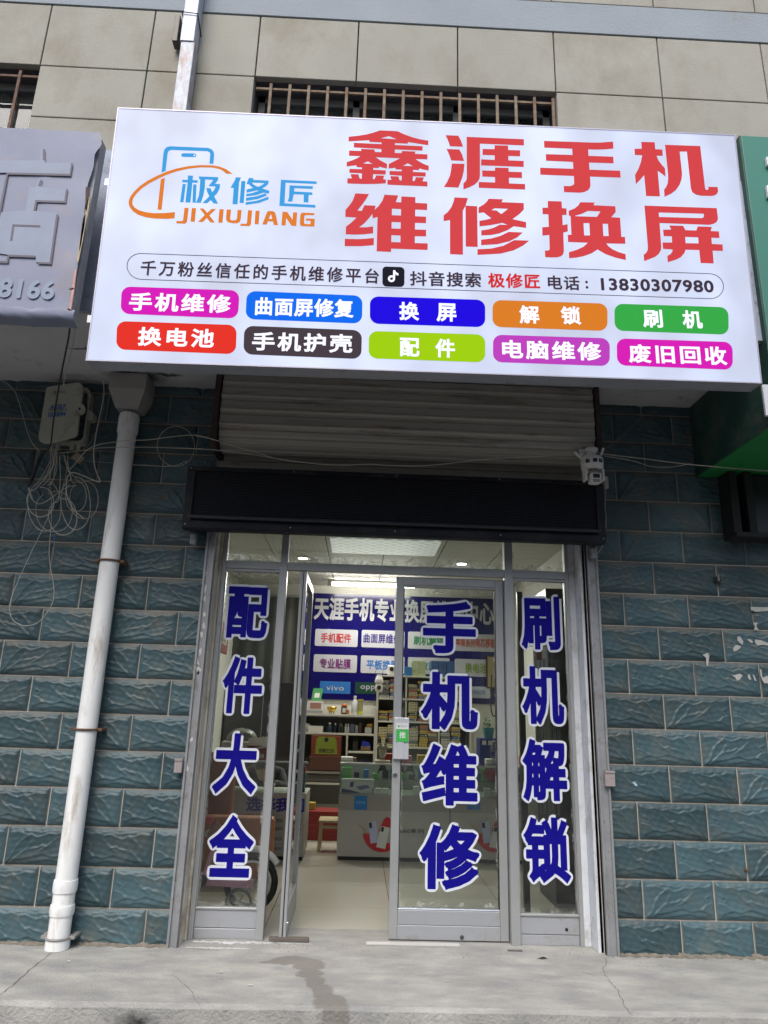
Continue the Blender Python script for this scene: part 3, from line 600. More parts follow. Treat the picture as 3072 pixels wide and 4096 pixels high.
for L, h in (([112,740,182,742,170,890,180,915,210,920,260,918,282,890,292,747,357,748,345,890,330,940,290,965,220,967,150,955,110,930,100,890],[]), ([465,752,533,755,515,970,505,1000,480,1015,338,1008,342,975,430,978,447,960],[]), ([590,760,658,762,640,983,575,980],[]),
    ([785,775,820,765,880,768,910,785,925,820,962,998,892,995,880,938,797,933,775,988,703,985],[[845,812,870,898,808,893]]), ([1037,778,1112,780,1205,910,1213,787,1280,790,1265,1012,1185,1007,1098,875,1088,1003,1020,1000],[]),
    ([1350,800,1380,793,1565,800,1563,833,1420,830,1400,845,1395,960,1405,980,1500,985,1503,925,1425,922,1427,890,1560,893,1573,905,1565,1022,1365,1015,1330,1000,1325,975,1333,830],[])): trace(mb, *LB, L, h)
mb.build('orange_lettering', ORG, sg)
# phone line inside its capsule
INK = lit('lit_ink', (66, 52, 66)); LRED = lit('lit_line_red', (214, 40, 44)); GR1 = lit('lit_white_ink', (236, 238, 250), .75)
def quad_ab(c): return [S(*p) for p in c]
def rounded(mb, corners, r, t, inner=None):
    q = quad_ab(corners); TLq, TRq, BRq, BLq = q
    W_, H_ = math.dist(TLq, TRq), math.dist(TLq, BLq)
    bil = lambda x, z: tuple(BLq[i]*(1-x/W_)*(1-z/H_)+BRq[i]*(x/W_)*(1-z/H_)+TLq[i]*(1-x/W_)*(z/H_)+TRq[i]*(x/W_)*(z/H_) for i in (0, 1))
    o = [bil(*p) for p in rrect(0, 0, W_, H_, min(r, H_/2-.0005), 8)]
    h = []
    if inner: h = [[bil(*p) for p in rrect(inner, inner, W_-inner, H_-inner, min(r, H_/2-.0005)-inner, 8)]]
    mb.prism(o, h, fn=fS, t0=.0002, t1=t); return q
mb = MB(); rounded(mb, [(507, 1011), (2895, 1096), (2895, 1198), (507, 1117)], .2, .001, .0032); mb.build('capsule_line', INK, sg)
def line(name, text, p0, p1, h, m, bold, spacing, t=.0012, parent=None):
    a0, b0 = S(*p0); a1, b1 = S(*p1); mb = MB()
    L = math.hypot(a1-a0, b1-b0); ca, sa = (a1-a0)/L, (b1-b0)/L
    fn = lambda a, b, tt: fS(a0+a*ca-b*sa, b0+a*sa+b*ca, tt)
    write(mb, text, fn, 0, -h/2, L, h/2, bold, spacing, t); return mb.build(name, m, parent or sg)
MPXW = math.dist(S(1500, 1300), S(1600, 1303))/100      # metres per photo pixel on the sign
c3 = lambda x, y: (300+.8439*x, 400+.8439*y); c4 = lambda x, y: (1300+1.0681*x, 400+1.0681*y)
line('lettering', '千万粉丝信任的手机维修平台', c3(312, 795), c3(1441, 836), .085, INK, .022, 1.30)
line('lettering', '抖音搜索', c4(318, 668), c4(584, 675), .083, INK, .022, 1.12)
line('lettering', '极修匠', c4(610, 675), c4(805, 680), .083, LRED, .026, 1.12)
line('lettering', '电话', c4(834, 683), c4(953, 687), .080, INK, .022, 1.12)
line('lettering', ':', c4(975, 692), c4(985, 692), .045, INK, .03, 1)
line('lettering', '13830307980', c4(1033, 690), c4(1455, 699), .070, INK, .030, 1.08)
mb = MB(); rounded(mb, [c3(1457, 789), c3(1562, 793), c3(1561, 887), c3(1457, 884)], .022, .0012); ic = mb.build('app_icon', lit('lit_black', (26, 26, 38)), sg)
mb = MB(); cc = c3(1509, 838)
def tp(L, t=.0024):
    mb.prism([S(cc[0]+L[i]*.8439, cc[1]+L[i+1]*.8439) for i in range(0, len(L), 2)], fn=fS, t0=.0013, t1=t)
ring = []
for k in range(13): a = -.2+k*.46; ring.append((-9+17*math.cos(a), 10+16*math.sin(a)))
ring_in = [(-9+7*math.cos(-.2+k*.46), 10+6.5*math.sin(-.2+k*.46)) for k in range(13)]
for i in range(12): tp([*ring[i], *ring[i+1], *ring_in[i+1], *ring_in[i]])
tp([-1, -30, 9, -30, 8, 10, -2, 10], .0026); tp([8, -29, 13, -20, 24, -15, 24, -5, 13, -8, 8, -13], .0028)
mb.build('note_mark', GR1, ic)
PILL = [('手机维修', [(222,884),(780,903),(772,1036),(216,1013)], 3, (214,25,185), (258,955,738,968), 1.22, 'mag'),
        ('曲面屏修复', [(815,905),(1363,928),(1360,1060),(808,1038)], 3, (8,108,240), (855,977,1320,990), 1.08, 'blu'),
        ('换 屏', [(799,640),(1048,648),(1048,707),(799,699)], 0, (28,0,225), (278,790,492,797), 1.25, 'ind'),
        ('解 锁', [(1064,648),(1312,656),(1312,715),(1064,706)], 0, (220,126,38), (728,803,957,808), 1.45, 'ora'),
        ('刷 机', [(1327,656),(1573,664),(1574,723),(1328,714)], 0, (56,170,72), (1190,818,1412,823), 1.40, 'gre'),
        ('换电池', [(200,1048),(767,1067),(762,1205),(195,1182)], 3, (230,50,38), (300,1120,660,1131), 1.25, 'red'),
        ('手机护壳', [(803,1070),(1360,1092),(1357,1228),(798,1205)], 3, (70,60,68), (840,1143,1315,1156), 1.22, 'dar'),
        ('配 件', [(797,715),(1048,723),(1048,783),(796,774)], 0, (160,208,10), (280,925,487,931), 1.35, 'lim'),
        ('电脑维修', [(1065,723),(1317,731),(1317,791),(1065,782)], 0, (190,66,190), (663,933,1033,943), 1.22, 'pur'),
        ('废旧回收', [(1332,731),(1582,739),(1583,799),(1333,789)], 0, (216,30,182), (1137,949,1503,959), 1.22, 'pin')]
for txt, q, fr_, rgb, tb, spc, nm in PILL:
    cs = [c3(*p) for p in q] if fr_ == 3 else [(p[0]*1.85173, p[1]*1.85173) for p in q]
    mb = MB(); rounded(mb, cs, .045, .001); pl = mb.build('coloured_pill', lit('lit_pill_'+nm, rgb), sg)
    f3 = c3 if cs and tb[0] in (258, 855, 300, 840) else c4
    p_, q_ = f3(tb[0], tb[1]), f3(tb[2], tb[3])
    if ' ' in txt:
        wch = .098/MPXW; L_ = math.dist(p_, q_); fr2 = wch/L_
        mid = lambda t: (p_[0]+(q_[0]-p_[0])*t, p_[1]+(q_[1]-p_[1])*t)
        line('lettering', txt[0], p_, mid(fr2), .100, GR1, .030, 1, .0014, pl); line('lettering', txt[2], mid(1-fr2), q_, .100, GR1, .030, 1, .0014, pl)
    else: line('lettering', txt, p_, q_, .100, GR1, .030, spc, .0014, pl)
# ------------------------------------------------------------------ shop front
F = .13
X = lambda u, v, y=F: onY(u, v, y).x
Zc = lambda u, v, y=F: onY(u, v, y).z
fr = thing('glazed_entrance', (1.95, .13, PZ), 'aluminium shop front with fixed side panes and top lights around the double door', 'shop front')
al = mat('aluminium', (.42, .43, .43), .42, metal=.45, var=.07, vscale=5, bump=.04, dirt=(.35, .31, .25), damt=.1, dscale=10)
alk = mat('aluminium_kick', (.42, .435, .46), .4, metal=.4, var=.06, vscale=3, dirt=(.33, .30, .26), damt=.25, dscale=6)
cream = mat('cream_paint_jamb', (.56, .52, .43), .8, var=.10, vscale=6, bump=.2, dirt=(.22, .15, .10), damt=.35, dscale=4)
white_pl = mat('white_plaster_reveal', (.60, .625, .66), .85, var=.10, vscale=6, bump=.35, bscale=30, dirt=(.33, .31, .28), damt=.4, dscale=7)
gm = glass('shop_glass', (.92, .95, .93), .012, 1.15); seal = mat('seal_black', (.02, .02, .02), .6)
ZT0, ZT1, ZTOP = 2.122, 2.172, 2.45
x_l0, x_l1 = .818, .846; xp0, xp1 = 1.19, 1.235; xq0, xq1 = 2.627, 2.679; x_r0, x_r1 = 3.019, 3.041
gz0 = .187
def fb(name, x0, x1, z0, z1, y0=.105, y1=.155, m=al, bev=.003, par=None): return MB().box(x0, x1, y0, y1, z0, z1, bev).build(name, m, par or fr)
fb('jamb', .803, x_l0-.001, PZ, ZTOP, .085, .16, cream); fb('jamb', 3.042, 3.083, PZ, ZTOP, .11, .17, white_pl)
MB().box(3.084, 3.118, .0, .175, PZ, 2.45, .004).build('reveal', white_pl, fr); MB().box(3.119, 3.1195, -.03, .0, PZ, 2.4).build('shadow_gap', gap, fr)
MB().box(.798, .803, -.003, .10, PZ, 2.45).build('reveal', cream, fr)
fb('frame_post', x_l0, x_l1, PZ, ZTOP); fb('frame_post', x_r0, x_r1, PZ, ZTOP)
fb('door_post', xp0, xp1, PZ, ZTOP, .10, .165); fb('door_post', xq0, xq1, PZ, ZTOP, .10, .165)
for a, c in ((x_l1, xp0), (xp1, xq0), (xq1, x_r0)): fb('transom', a+.0005, c-.0005, ZT0, ZT1)
for a, c in ((x_l1, xp0), (xq1, x_r0)):
    fb('kick_panel', a+.0005, c-.0005, .085, gz0-.012, .118, .14, alk); fb('kick_panel', a+.0005, c-.0005, PZ, .082, .122, .144, alk)
    fb('glazing_bead', a+.0005, c-.0005, gz0-.011, gz0+.003, .11, .15)
    fb('glazing_bead', a+.0005, c-.0005, ZT0-.018, ZT0-.001, .112, .15)
    fb('glazing_bead', a+.0005, a+.006, gz0+.004, ZT0-.019, .112, .15); fb('glazing_bead', c-.006, c-.0005, gz0+.004, ZT0-.019, .112, .15)
def pane(x0, x1, z0, z1, y=.128, par=None, nm='pane'):
    o = MB().box(x0, x1, y, y+.005, z0, z1).build(nm, gm, par or fr); return o
paneL = pane(x_l1+.003, xp0-.003, gz0+.004, ZT0-.02); paneR = pane(xq1+.003, x_r0-.003, gz0+.004, ZT0-.02)
for a, c in ((x_l1, xp0), (xp1, xq0), (xq1, x_r0)): pane(a+.003, c-.003, ZT1+.001, ZTOP)
# vinyl letters
VB, VW = mat('vinyl_blue', (.008, .006, .23), .5, var=.08, vscale=25, spec=.08), mat('vinyl_white', (.70, .73, .80), .5)
def vinyl(ch, u0, v0, u1, v1, y, par):
    um, vm = (u0+u1)/2, (v0+v1)/2
    xa, xb = onY(u0, vm, y).x, onY(u1, vm, y).x; za, zb = onY(um, v1, y).z, onY(um, v0, y).z
    fn = lambda a, b, t: (a, y-t, b)
    o = write(MB(), ch, fn, xa, za, xb, zb, .036, 1, .0016).build('letter', VB, par)
    # white border: same glyph grown evenly by the border width
    v, f, e = glyph(ch); bo = .036; w_ = xb-xa; X0 = min(p[0] for p in v)-bo; X1 = max(p[0] for p in v)+bo; Y0 = min(p[1] for p in v)-bo; Y1 = max(p[1] for p in v)+bo
    sx_, sz_ = (xb-xa)/(X1-X0), (zb-za)/(Y1-Y0); g = .0145; mb = MB()
    mp = lambda p: (xa+(p[0]-X0)*sx_, za+(p[1]-Y0)*sz_)
    mb.add([fn(*mp(p), .0004) for p in v], f)
    gx, gz = bo*sx_+g, bo*sz_+g
    for i, (p, q) in enumerate(e):
        P, Q = mp(v[p]), mp(v[q]); t = .0004+4e-6*(1+i % 250)
        for R_ in (P,): mb.add([fn(R_[0]+gx*math.cos(k*math.pi/6), R_[1]+gz*math.sin(k*math.pi/6), t) for k in range(12)], [tuple(range(12))])
        dx, dz = Q[0]-P[0], Q[1]-P[1]; L = math.hypot(dx/gx, dz/gz)
        if L < 1e-6: continue
        nx, nz = -dz/gz/L*gx, dx/gx/L*gz
        mb.add([fn(P[0]+nx, P[1]+nz, t+4e-6), fn(P[0]-nx, P[1]-nz, t+2e-6), fn(Q[0]-nx, Q[1]-nz, t+2e-6), fn(Q[0]+nx, Q[1]+nz, t+2e-6)], [(0, 1, 2, 3)])
    mb.build('letter_border', VW, par); return o
yv = .1275
for ch, *r in (('配', 908, 2347, 1072, 2553), ('件', 892, 2627, 1049, 2855), ('大', 858, 2933, 1027, 3174), ('全', 838, 3262, 1012, 3509)): vinyl(ch, *r, yv, paneL)
for ch, *r in (('刷', 2086, 2385, 2240, 2599), ('机', 2090, 2666, 2254, 2897), ('解', 2092, 2958, 2266, 3204), ('锁', 2097, 3269, 2278, 3530)): vinyl(ch, *r, yv, paneR)
# right door leaf (closed)
dr = thing('door_leaf', (2.28, .17, PZ), 'closed right glass door leaf with blue lettering and green push sticker', 'door', 'glass door leaves of the shop')
dx0, dx1, dy0, dy1 = 1.935, 2.622, .148, .186
def db(name, x0, x1, z0, z1, m=al, y0=dy0, y1=dy1): return MB().box(x0, x1, y0, y1, z0, z1, .003).build(name, m, dr)
db('stile', dx0, dx0+.049, .036, 2.112); db('stile', dx1-.049, dx1, .036, 2.112)
db('top_rail', dx0+.0495, dx1-.0495, 2.060, 2.112); db('bottom_rail', dx0+.0495, dx1-.0495, .036, .110, alk); db('bottom_rail', dx0+.0495, dx1-.0495, .1115, .187, alk)
db('glazing_bead', dx0+.0495, dx1-.0495, .188, .196, mat('bead_bright', (.6, .64, .7), .25, metal=.6), dy0-.002, dy1)
for z in (2.047,): db('glazing_bead', dx0+.0495, dx1-.0495, z, 2.0595, al, dy0+.003, dy1)
MB().box(dx0+.0495, dx0+.054, dy0+.004, dy1, .197, 2.046).build('seal', seal, dr); MB().box(dx1-.054, dx1-.0495, dy0+.004, dy1, .197, 2.046).build('seal', seal, dr)
MB().box(dx1+.001, xq0-.0005, .165, .18, .04, 2.12).build('edge_gap', gap, fr)
dg = pane(dx0+.05, dx1-.05, .19, 2.055, .166, dr, 'door_glass')
for ch, *r in (('手', 1692, 2406, 1903, 2614), ('机', 1686, 2689, 1910, 2918), ('维', 1687, 2978, 1909, 3222), ('修', 1680, 3299, 1916, 3558)): vinyl(ch, *r, .1655, dg)
chrome = mat('chrome', (.7, .7, .7), .2, metal=1)
a, c = onY(1572, 3036, .125), onY(1637, 2871, .125)
hp = MB().box(a.x, c.x, .122, .1475, a.z, c.z, .004).box(a.x+.022, c.x-.03, .116, .1225, a.z+.001, c.z-.001, .002).build('pull_handle', mat('handle_alu', (.62, .64, .68), .35, metal=.3), dr)
def pxrect(u0, v0, u1, v1, y): p, q = onY(u0, v1, y), onY(u1, v0, y); return p.x, q.x, p.z, q.z
x0, x1, z0, z1 = pxrect(1584, 2893, 1634, 2917, .115); MB().box(x0, x1, .1145, .1158, z0, z1).build('sticker', mat('sticker_white', (.75, .75, .76), .4), dr, 'white top half of the push sticker')
x0, x1, z0, z1 = pxrect(1584, 2917.5, 1634, 2967, .115); gs = MB().box(x0, x1, .1145, .1158, z0, z1).build('sticker', mat('sticker_green', (.06, .47, .09), .4), dr, 'green half of the push sticker')
fn = lambda a, b, t: (a, .1143-t, b)
x0, x1, z0, z1 = pxrect(1597, 2927, 1623, 2953, .114); write(MB(), '推', fn, x0, z0, x1, z1, .012, 1, .0003).build('lettering', mat('ink_white', (.8, .8, .8), .5), gs)
x0, x1, z0, z1 = pxrect(1602, 2900, 1630, 2909, .114); write(MB(), '微信支付', fn, x0, z0, x1, z1, .0, 1, .0003).build('lettering', mat('ink_grey', (.3, .32, .32), .5), dr)
c0 = onY(1595, 2905, .114); MB().lathe((c0.x, .1137, c0.z), [(.0062, 0), (.0062, .0008)], 12, 'y').build('green_mark', mat('sticker_green', (0, 0, 0)), dr)
c0 = onY(1580, 3101, .14); MB().lathe((c0.x, .138, c0.z), [(.011, 0), (.014, .002), (.015, .0095)], 20, 'y').build('lock_cylinder', chrome, dr)
MB().box(c0.x-.0015, c0.x+.0015, .1372, .1379, c0.z-.006, c0.z+.006).build('keyhole', gap, dr)
c0 = onY(1848, 3750, .145); MB().lathe((c0.x, .141, c0.z), [(.007, 0), (.010, .002), (.011, .0065)], 16, 'y').build('floor_bolt', mat('dark_steel', (.08, .075, .07), .5, metal=.5), dr)
c0 = onY(2267, 3719, .115); MB().lathe((c0.x, .1145, c0.z), [(.009, 0), (.009, .003)], 14, 'y').build('drilled_hole', gap, fr)
# left door leaf, swung open into the shop
dl = thing('door_leaf', (1.345, .1, PZ), 'left glass door leaf swung fully open into the shop, seen edge on', 'door', 'glass door leaves of the shop')
lx0, lx1 = 1.322, 1.362
def lb(name, y0, y1, z0, z1, m=al, x0=lx0, x1=lx1, bev=.003): return MB().box(x0, x1, y0, y1, z0, z1, bev).build(name, m, dl)
MB().box(lx0, lx0+.0175, .098, .150, .034, 2.115, .004).box(lx0+.0225, lx1, .098, .150, .034, 2.115, .004).box(lx0+.003, lx1-.003, .106, .15, .036, 2.113).build('stile', al, dl)
lb('stile', .71, .76, .034, 2.115); lb('top_rail', .1505, .7095, 2.063, 2.115); lb('bottom_rail', .1505, .7095, .034, .19, alk)
MB().box(lx0+.0178, lx0+.0222, .1005, .1055, .04, 2.11).build('seal', gap, dl)
MB().box(1.340, 1.345, .1505, .7095, .19, 2.063).build('door_glass', gm, dl)
MB().lathe((lx1, .12, .115), [(.008, 0), (.008, .006)], 12, 'x').build('bolt_head', chrome, dl)
p0, p1 = onZ(1085, 3762, PZ), onZ(1278, 3762, PZ)
MB().box(1.27, 1.49, .085, .118, PZ+.001, PZ+.022, .004).build('wooden_batten', mat('weathered_wood', (.13, .11, .095), .85, var=.3, vscale=25, bump=.4, stretch=(.3, 3, 3)))
tag(bpy.data.objects['wooden_batten'], 'short weathered wooden strip lying on the doorstep under the open door leaf', 'wood strip')
o = MB().box(1.81, 2.33, .065, .10, PZ+.001, PZ+.009, .001).build('threshold_strip', mat('white_marble', (.55, .54, .51), .5)); tag(o, 'white marble threshold strip in front of the closed door leaf', 'threshold')

# ------------------------------------------------------------------ interior
flm = mat('floor_tile', (.52, .51, .44), .12, var=.03, vscale=1.2)
mb = MB(); tx, ty = 1.215, .195
for i in range(-2, 5):
    for j in range(0, 8):
        x0, x1 = max(tx+i*.76+.0025, .131), min(tx+(i+1)*.76-.0025, 3.599); y0, y1 = max(ty+j*.62+.0025, .12), min(ty+(j+1)*.62-.0025, 4.62)
        if x1 > x0 and y1 > y0: mb.box(x0, x1, y0, y1, PZ-.01, PZ-.001)
struct('shop_floor', mb, flm)
struct('shop_floor_bed', MB().box(.0, 3.7, .1, 4.7, -.2, PZ-.0105), mat('floor_bed', (.12, .11, .09), .9))
WH = mat('white_laminate', (.42, .42, .38), .45, var=.03); PAPER = mat('white_card', (.68, .67, .63), .6)
BLK = mat('black_plastic', (.02, .02, .022), .4); GRY = mat('grey_plastic', (.3, .31, .31), .5)
# tube lamp
tb = thing('tube_lamp', (1.75, 4.2, 2.72), 'long glowing tube lamp under the ceiling near the back wall', 'lamp')
pa, pb = onY(1330, 2326, 4.2), onY(1640, 2345, 4.2); zz = 2.745
MB().box(pa.x-.06, pb.x+.10, 4.19, 4.23, zz+.028, zz+.052, .004).box(pa.x-.06, pa.x-.005, 4.18, 4.24, zz-.02, zz+.03, .004).build('batten', WH, tb)
tm = mat('tube_glow', (.9, .9, .9), .5, emit=(1, .97, .86), estr=26)
MB().tube([(pa.x, 4.21, zz), (pb.x+.05, 4.21, zz)], .017, 10).build('tube', tm, tb)
al_ = bpy.data.lights.new('tube_light', 'AREA'); al_.shape = 'RECTANGLE'; al_.size = 1.1; al_.size_y = .06; al_.energy = 26; al_.color = (1, .97, .88)
ao = bpy.data.objects.new('tube_light', al_); COL.objects.link(ao); ao.location = ((pa.x+pb.x)/2, 4.15, 2.70); ao.rotation_euler = (math.radians(-25), 0, 0)
for k, (u, v) in enumerate(((1212, 2229), (1847, 2252))):
    p = onZ(u, v, 2.8)
    d = thing('downlight', (p.x, p.y, 2.8), ('round recessed downlight glowing in the ceiling at left', 'round recessed downlight glowing in the ceiling at right')[k], 'lamp', 'recessed ceiling downlights')
    MB().lathe((p.x, p.y, 2.788), [(.062, 0), (.068, .004), (.068, .011)], 24).build('rim', WH, d); MB().lathe((p.x, p.y, 2.785), [(.05, 0), (.05, .002)], 24).build('lens', mat('downlight_glow', (.9, .9, .9), emit=(1, .95, .8), estr=7), d)
    l = bpy.data.lights.new('downlight_lamp', 'SPOT'); l.energy = 52; l.spot_size = 2.3; l.spot_blend = .8; l.shadow_soft_size = .05; l.color = (1, .95, .82)
    lo = bpy.data.objects.new('downlight_lamp', l); COL.objects.link(lo); lo.location = (p.x, p.y, 2.775)
pn = thing('lit_ceiling_patch', (1.9, 2.28, 2.79), 'lit patch of patterned ceiling between the two downlights, painted as a faintly glowing sheet', 'lamp')  # no fixture: added glowing sheet stands in for light falling on the ceiling
pnm = mat('ceiling_patch_glow', (.6, .6, .56), .5, emit=(.95, 1, .95), estr=.42)
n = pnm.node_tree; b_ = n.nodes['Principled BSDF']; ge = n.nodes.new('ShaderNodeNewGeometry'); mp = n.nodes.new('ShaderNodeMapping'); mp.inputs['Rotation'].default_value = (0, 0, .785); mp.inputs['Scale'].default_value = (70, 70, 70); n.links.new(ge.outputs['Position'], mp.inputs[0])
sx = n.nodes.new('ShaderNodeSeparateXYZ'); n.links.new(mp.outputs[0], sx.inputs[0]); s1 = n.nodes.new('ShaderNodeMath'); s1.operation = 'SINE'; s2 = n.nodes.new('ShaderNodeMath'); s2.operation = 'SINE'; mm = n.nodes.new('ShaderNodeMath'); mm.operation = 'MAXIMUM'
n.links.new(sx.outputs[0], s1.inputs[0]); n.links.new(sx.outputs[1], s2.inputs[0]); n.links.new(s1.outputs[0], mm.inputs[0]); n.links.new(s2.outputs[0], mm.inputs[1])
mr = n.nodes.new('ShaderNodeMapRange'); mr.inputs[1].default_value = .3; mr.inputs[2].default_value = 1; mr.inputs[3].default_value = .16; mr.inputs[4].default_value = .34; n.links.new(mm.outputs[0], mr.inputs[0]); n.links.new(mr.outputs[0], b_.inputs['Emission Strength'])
MB().box(1.40, 2.43, 1.97, 2.60, 2.786, 2.797, .002).build('glow_sheet', pnm, pn)
# banner on the back wall
bn = thing('wall_banner', (2.3, 4.61, 1.39), 'dark blue printed banner with white and coloured service panels on back wall', 'banner')
navy = mat('banner_navy', (.006, .004, .10), .2, var=.08, vscale=3, bump=.1, bscale=6)
bx0, bx1, bz0, bz1 = 1.05, 3.56, 1.385, 2.69; YB = 4.60
MB().box(bx0, bx1, YB, YB+.012, bz0, bz1).build('sheet', navy, bn)
fB = lambda a, b, t: (a, YB-t, b)
def btext(txt, u0, v0, u1, v1, m, bold=.03, sp=1.0, par=None, t=.004):
    um, vm = (u0+u1)/2, (v0+v1)/2; xa, xb = onY(u0, vm, YB).x, onY(u1, vm, YB).x; za, zb = onY(um, v1, YB).z, onY(um, v0, YB).z
    return write(MB(), txt, fB, xa, za, xb, zb, bold, sp, t, layer=2e-5).build('lettering', m, par or bn)
tw = mat('banner_white', (.44, .44, .48), .35)
btext('天涯手机专业换屏维修中心', 1257, 2398, 1975, 2490, tw, .032, 1.03)
def bpanel(u0, v0, u1, v1, txt, m, tu0, tv0, tu1, tv1, base=tw):
    um, vm = (u0+u1)/2, (v0+v1)/2; xa, xb = onY(u0, vm, YB).x, onY(u1, vm, YB).x; za, zb = onY(um, v1, YB).z, onY(um, v0, YB).z
    p = MB().prism(rrect(xa, za, xb, zb, .02), fn=fB, t0=.0, t1=.002).build('panel', base, bn)
    if txt: btext(txt, tu0, tv0, tu1, tv1, m, .024, 1.05, p, .0035)
q = lambda x, y: (1150+x*.5425, 2100+y*.5425)
def bp2(x0, y0, x1, y1, txt, rgb, a0, c0, a1, c1, nm): bpanel(*q(x0, y0), *q(x1, y1), txt, mat('print_'+nm, tuple(x*.8 for x in s2l(rgb)), .4), *q(a0, c0), *q(a1, c1))
bp2(203, 770, 518, 895, '手机配件', (190, 40, 45), 245, 798, 470, 868, 'red'); bp2(546, 778, 862, 905, '曲面屏维修', (60, 50, 130), 560, 803, 835, 873, 'violet')
bp2(888, 790, 1192, 915, '刷机解锁', (30, 130, 70), 930, 820, 1153, 888, 'green'); bp2(1228, 805, 1545, 932, '苹果系列电芯移植', (200, 90, 50), 1240, 833, 1530, 903, 'rust')
bp2(192, 957, 512, 1085, '专业贴膜', (120, 40, 120), 237, 985, 467, 1060, 'plum'); bp2(540, 966, 862, 1095, '平板换屏', (50, 120, 200), 583, 995, 815, 1068, 'blue')
bp2(887, 978, 1195, 1100, '回收旧机', (60, 150, 140), 925, 1005, 1150, 1072, 'teal'); bp2(1232, 990, 1545, 1118, '换电池', (140, 170, 50), 1310, 1018, 1465, 1092, 'olive')
c2 = lambda x, y: (1180+x*.3014, 2600+y*.3014)
def logo(x0, y0, x1, y1, base, txt, ink, a0, c0, a1, c1, f=c2):
    u0, v0 = f(x0, y0); u1, v1 = f(x1, y1); um, vm = (u0+u1)/2, (v0+v1)/2
    xa, xb = onY(u0, vm, YB).x, onY(u1, vm, YB).x; za, zb = onY(um, v1, YB).z, onY(um, v0, YB).z
    p = MB().box(xa, xb, YB-.002, YB-.0005, za, zb).build('panel', base, bn); btext(txt, *f(a0, c0), *f(a1, c1), ink, .012, 1.1, p, .0035)
logo(330, 418, 735, 578, mat('print_blue', (.02, .16, .52), .4), 'vivo', tw, 415, 470, 650, 537); logo(795, 430, 1200, 585, mat('print_dark_green', (.008, .05, .035), .4), 'oppo', tw, 870, 470, 1130, 545)
c33 = lambda x, y: (1560+x*.3014, 2650+y*.3014)
logo(930, 318, 1330, 472, mat('print_pale', (.45, .48, .55), .4), 'HONOR', mat('print_honor', (.05, .14, .32), .4), 1000, 368, 1272, 422, c33)
# display counters
glc = glass('counter_glass', (.93, .97, .95), .008)
def counter(nm, lab, x0, x1, y0, y1, zt):
    t = thing(nm, ((x0+x1)/2, (y0+y1)/2, PZ), lab, 'counter')
    MB().box(x0, x1, y0, y1, PZ+.03, .56, .004).build('cabinet', WH, t); MB().box(x0+.01, x1-.01, y0+.015, y1, PZ, PZ+.03).build('plinth', BLK, t)
    MB().box(x0, x1, y0, y0+.008, .561, zt-.012).build('glass_front', glc, t); MB().box(x0, x1, y0, y1, zt-.0115, zt).build('glass_top', glc, t)
    MB().box(x0, x0+.008, y0+.009, y1, .561, zt-.012).build('glass_side', glc, t)
    MB().box(x0, x1, y0-.004, y0+.012, zt-.012, zt+.003, .002).build('edge_trim', mat('trim_alu', (.5, .52, .5), .35, metal=.6), t)
    if x0 > 1: MB().box(x0, x1, y1-.02, y1, .561, zt-.012).build('back_panel', mat('counter_back', (.35, .36, .34), .5), t)
    return t
cr = counter('display_counter', 'long white glass-topped display counter with phone posters facing the door', 1.575, 3.58, 2.30, 2.78, .82)
clc = counter('display_counter', 'white glass-topped counter at left printed with blue lettering and a brand grid', .30, 1.295, 2.24, 2.72, .82)
# posters on the right counter front (2.30)
YC = 2.298
c5 = lambda x, y: (1180+x*.5304, 2950+y*.5304)
def P5(x, y, yy=YC): p = onY(*c5(x, y), yy); return (p.x, p.z)
fC = lambda a, b, t: (a, YC-t, b)
def poly5(mb, L, t): mb.prism([P5(L[i], L[i+1]) for i in range(0, len(L), 2)], fn=fC, t0=.0, t1=t); return mb
band = mat('counter_band', (.32, .32, .29), .5)
x0 = 1.577; MB().box(x0, 3.57, YC-.0012, YC, P5(500, 550)[1], .558).build('printed_band', band, cr)
MB().box(P5(1166, 600)[0], P5(1166, 600)[0]+.006, YC-.002, YC-.0013, PZ+.05, .556).build('panel_gap', BLK, cr)
brand_b = mat('poster_blue', (.015, .20, .52), .4); redm = mat('poster_red', (.50, .025, .035), .45); ph1 = mat('phone_blue', (.45, .52, .72), .3); ph2 = mat('phone_pale', (.62, .66, .62), .3); gold = mat('ribbon_gold', (.55, .38, .16), .4)
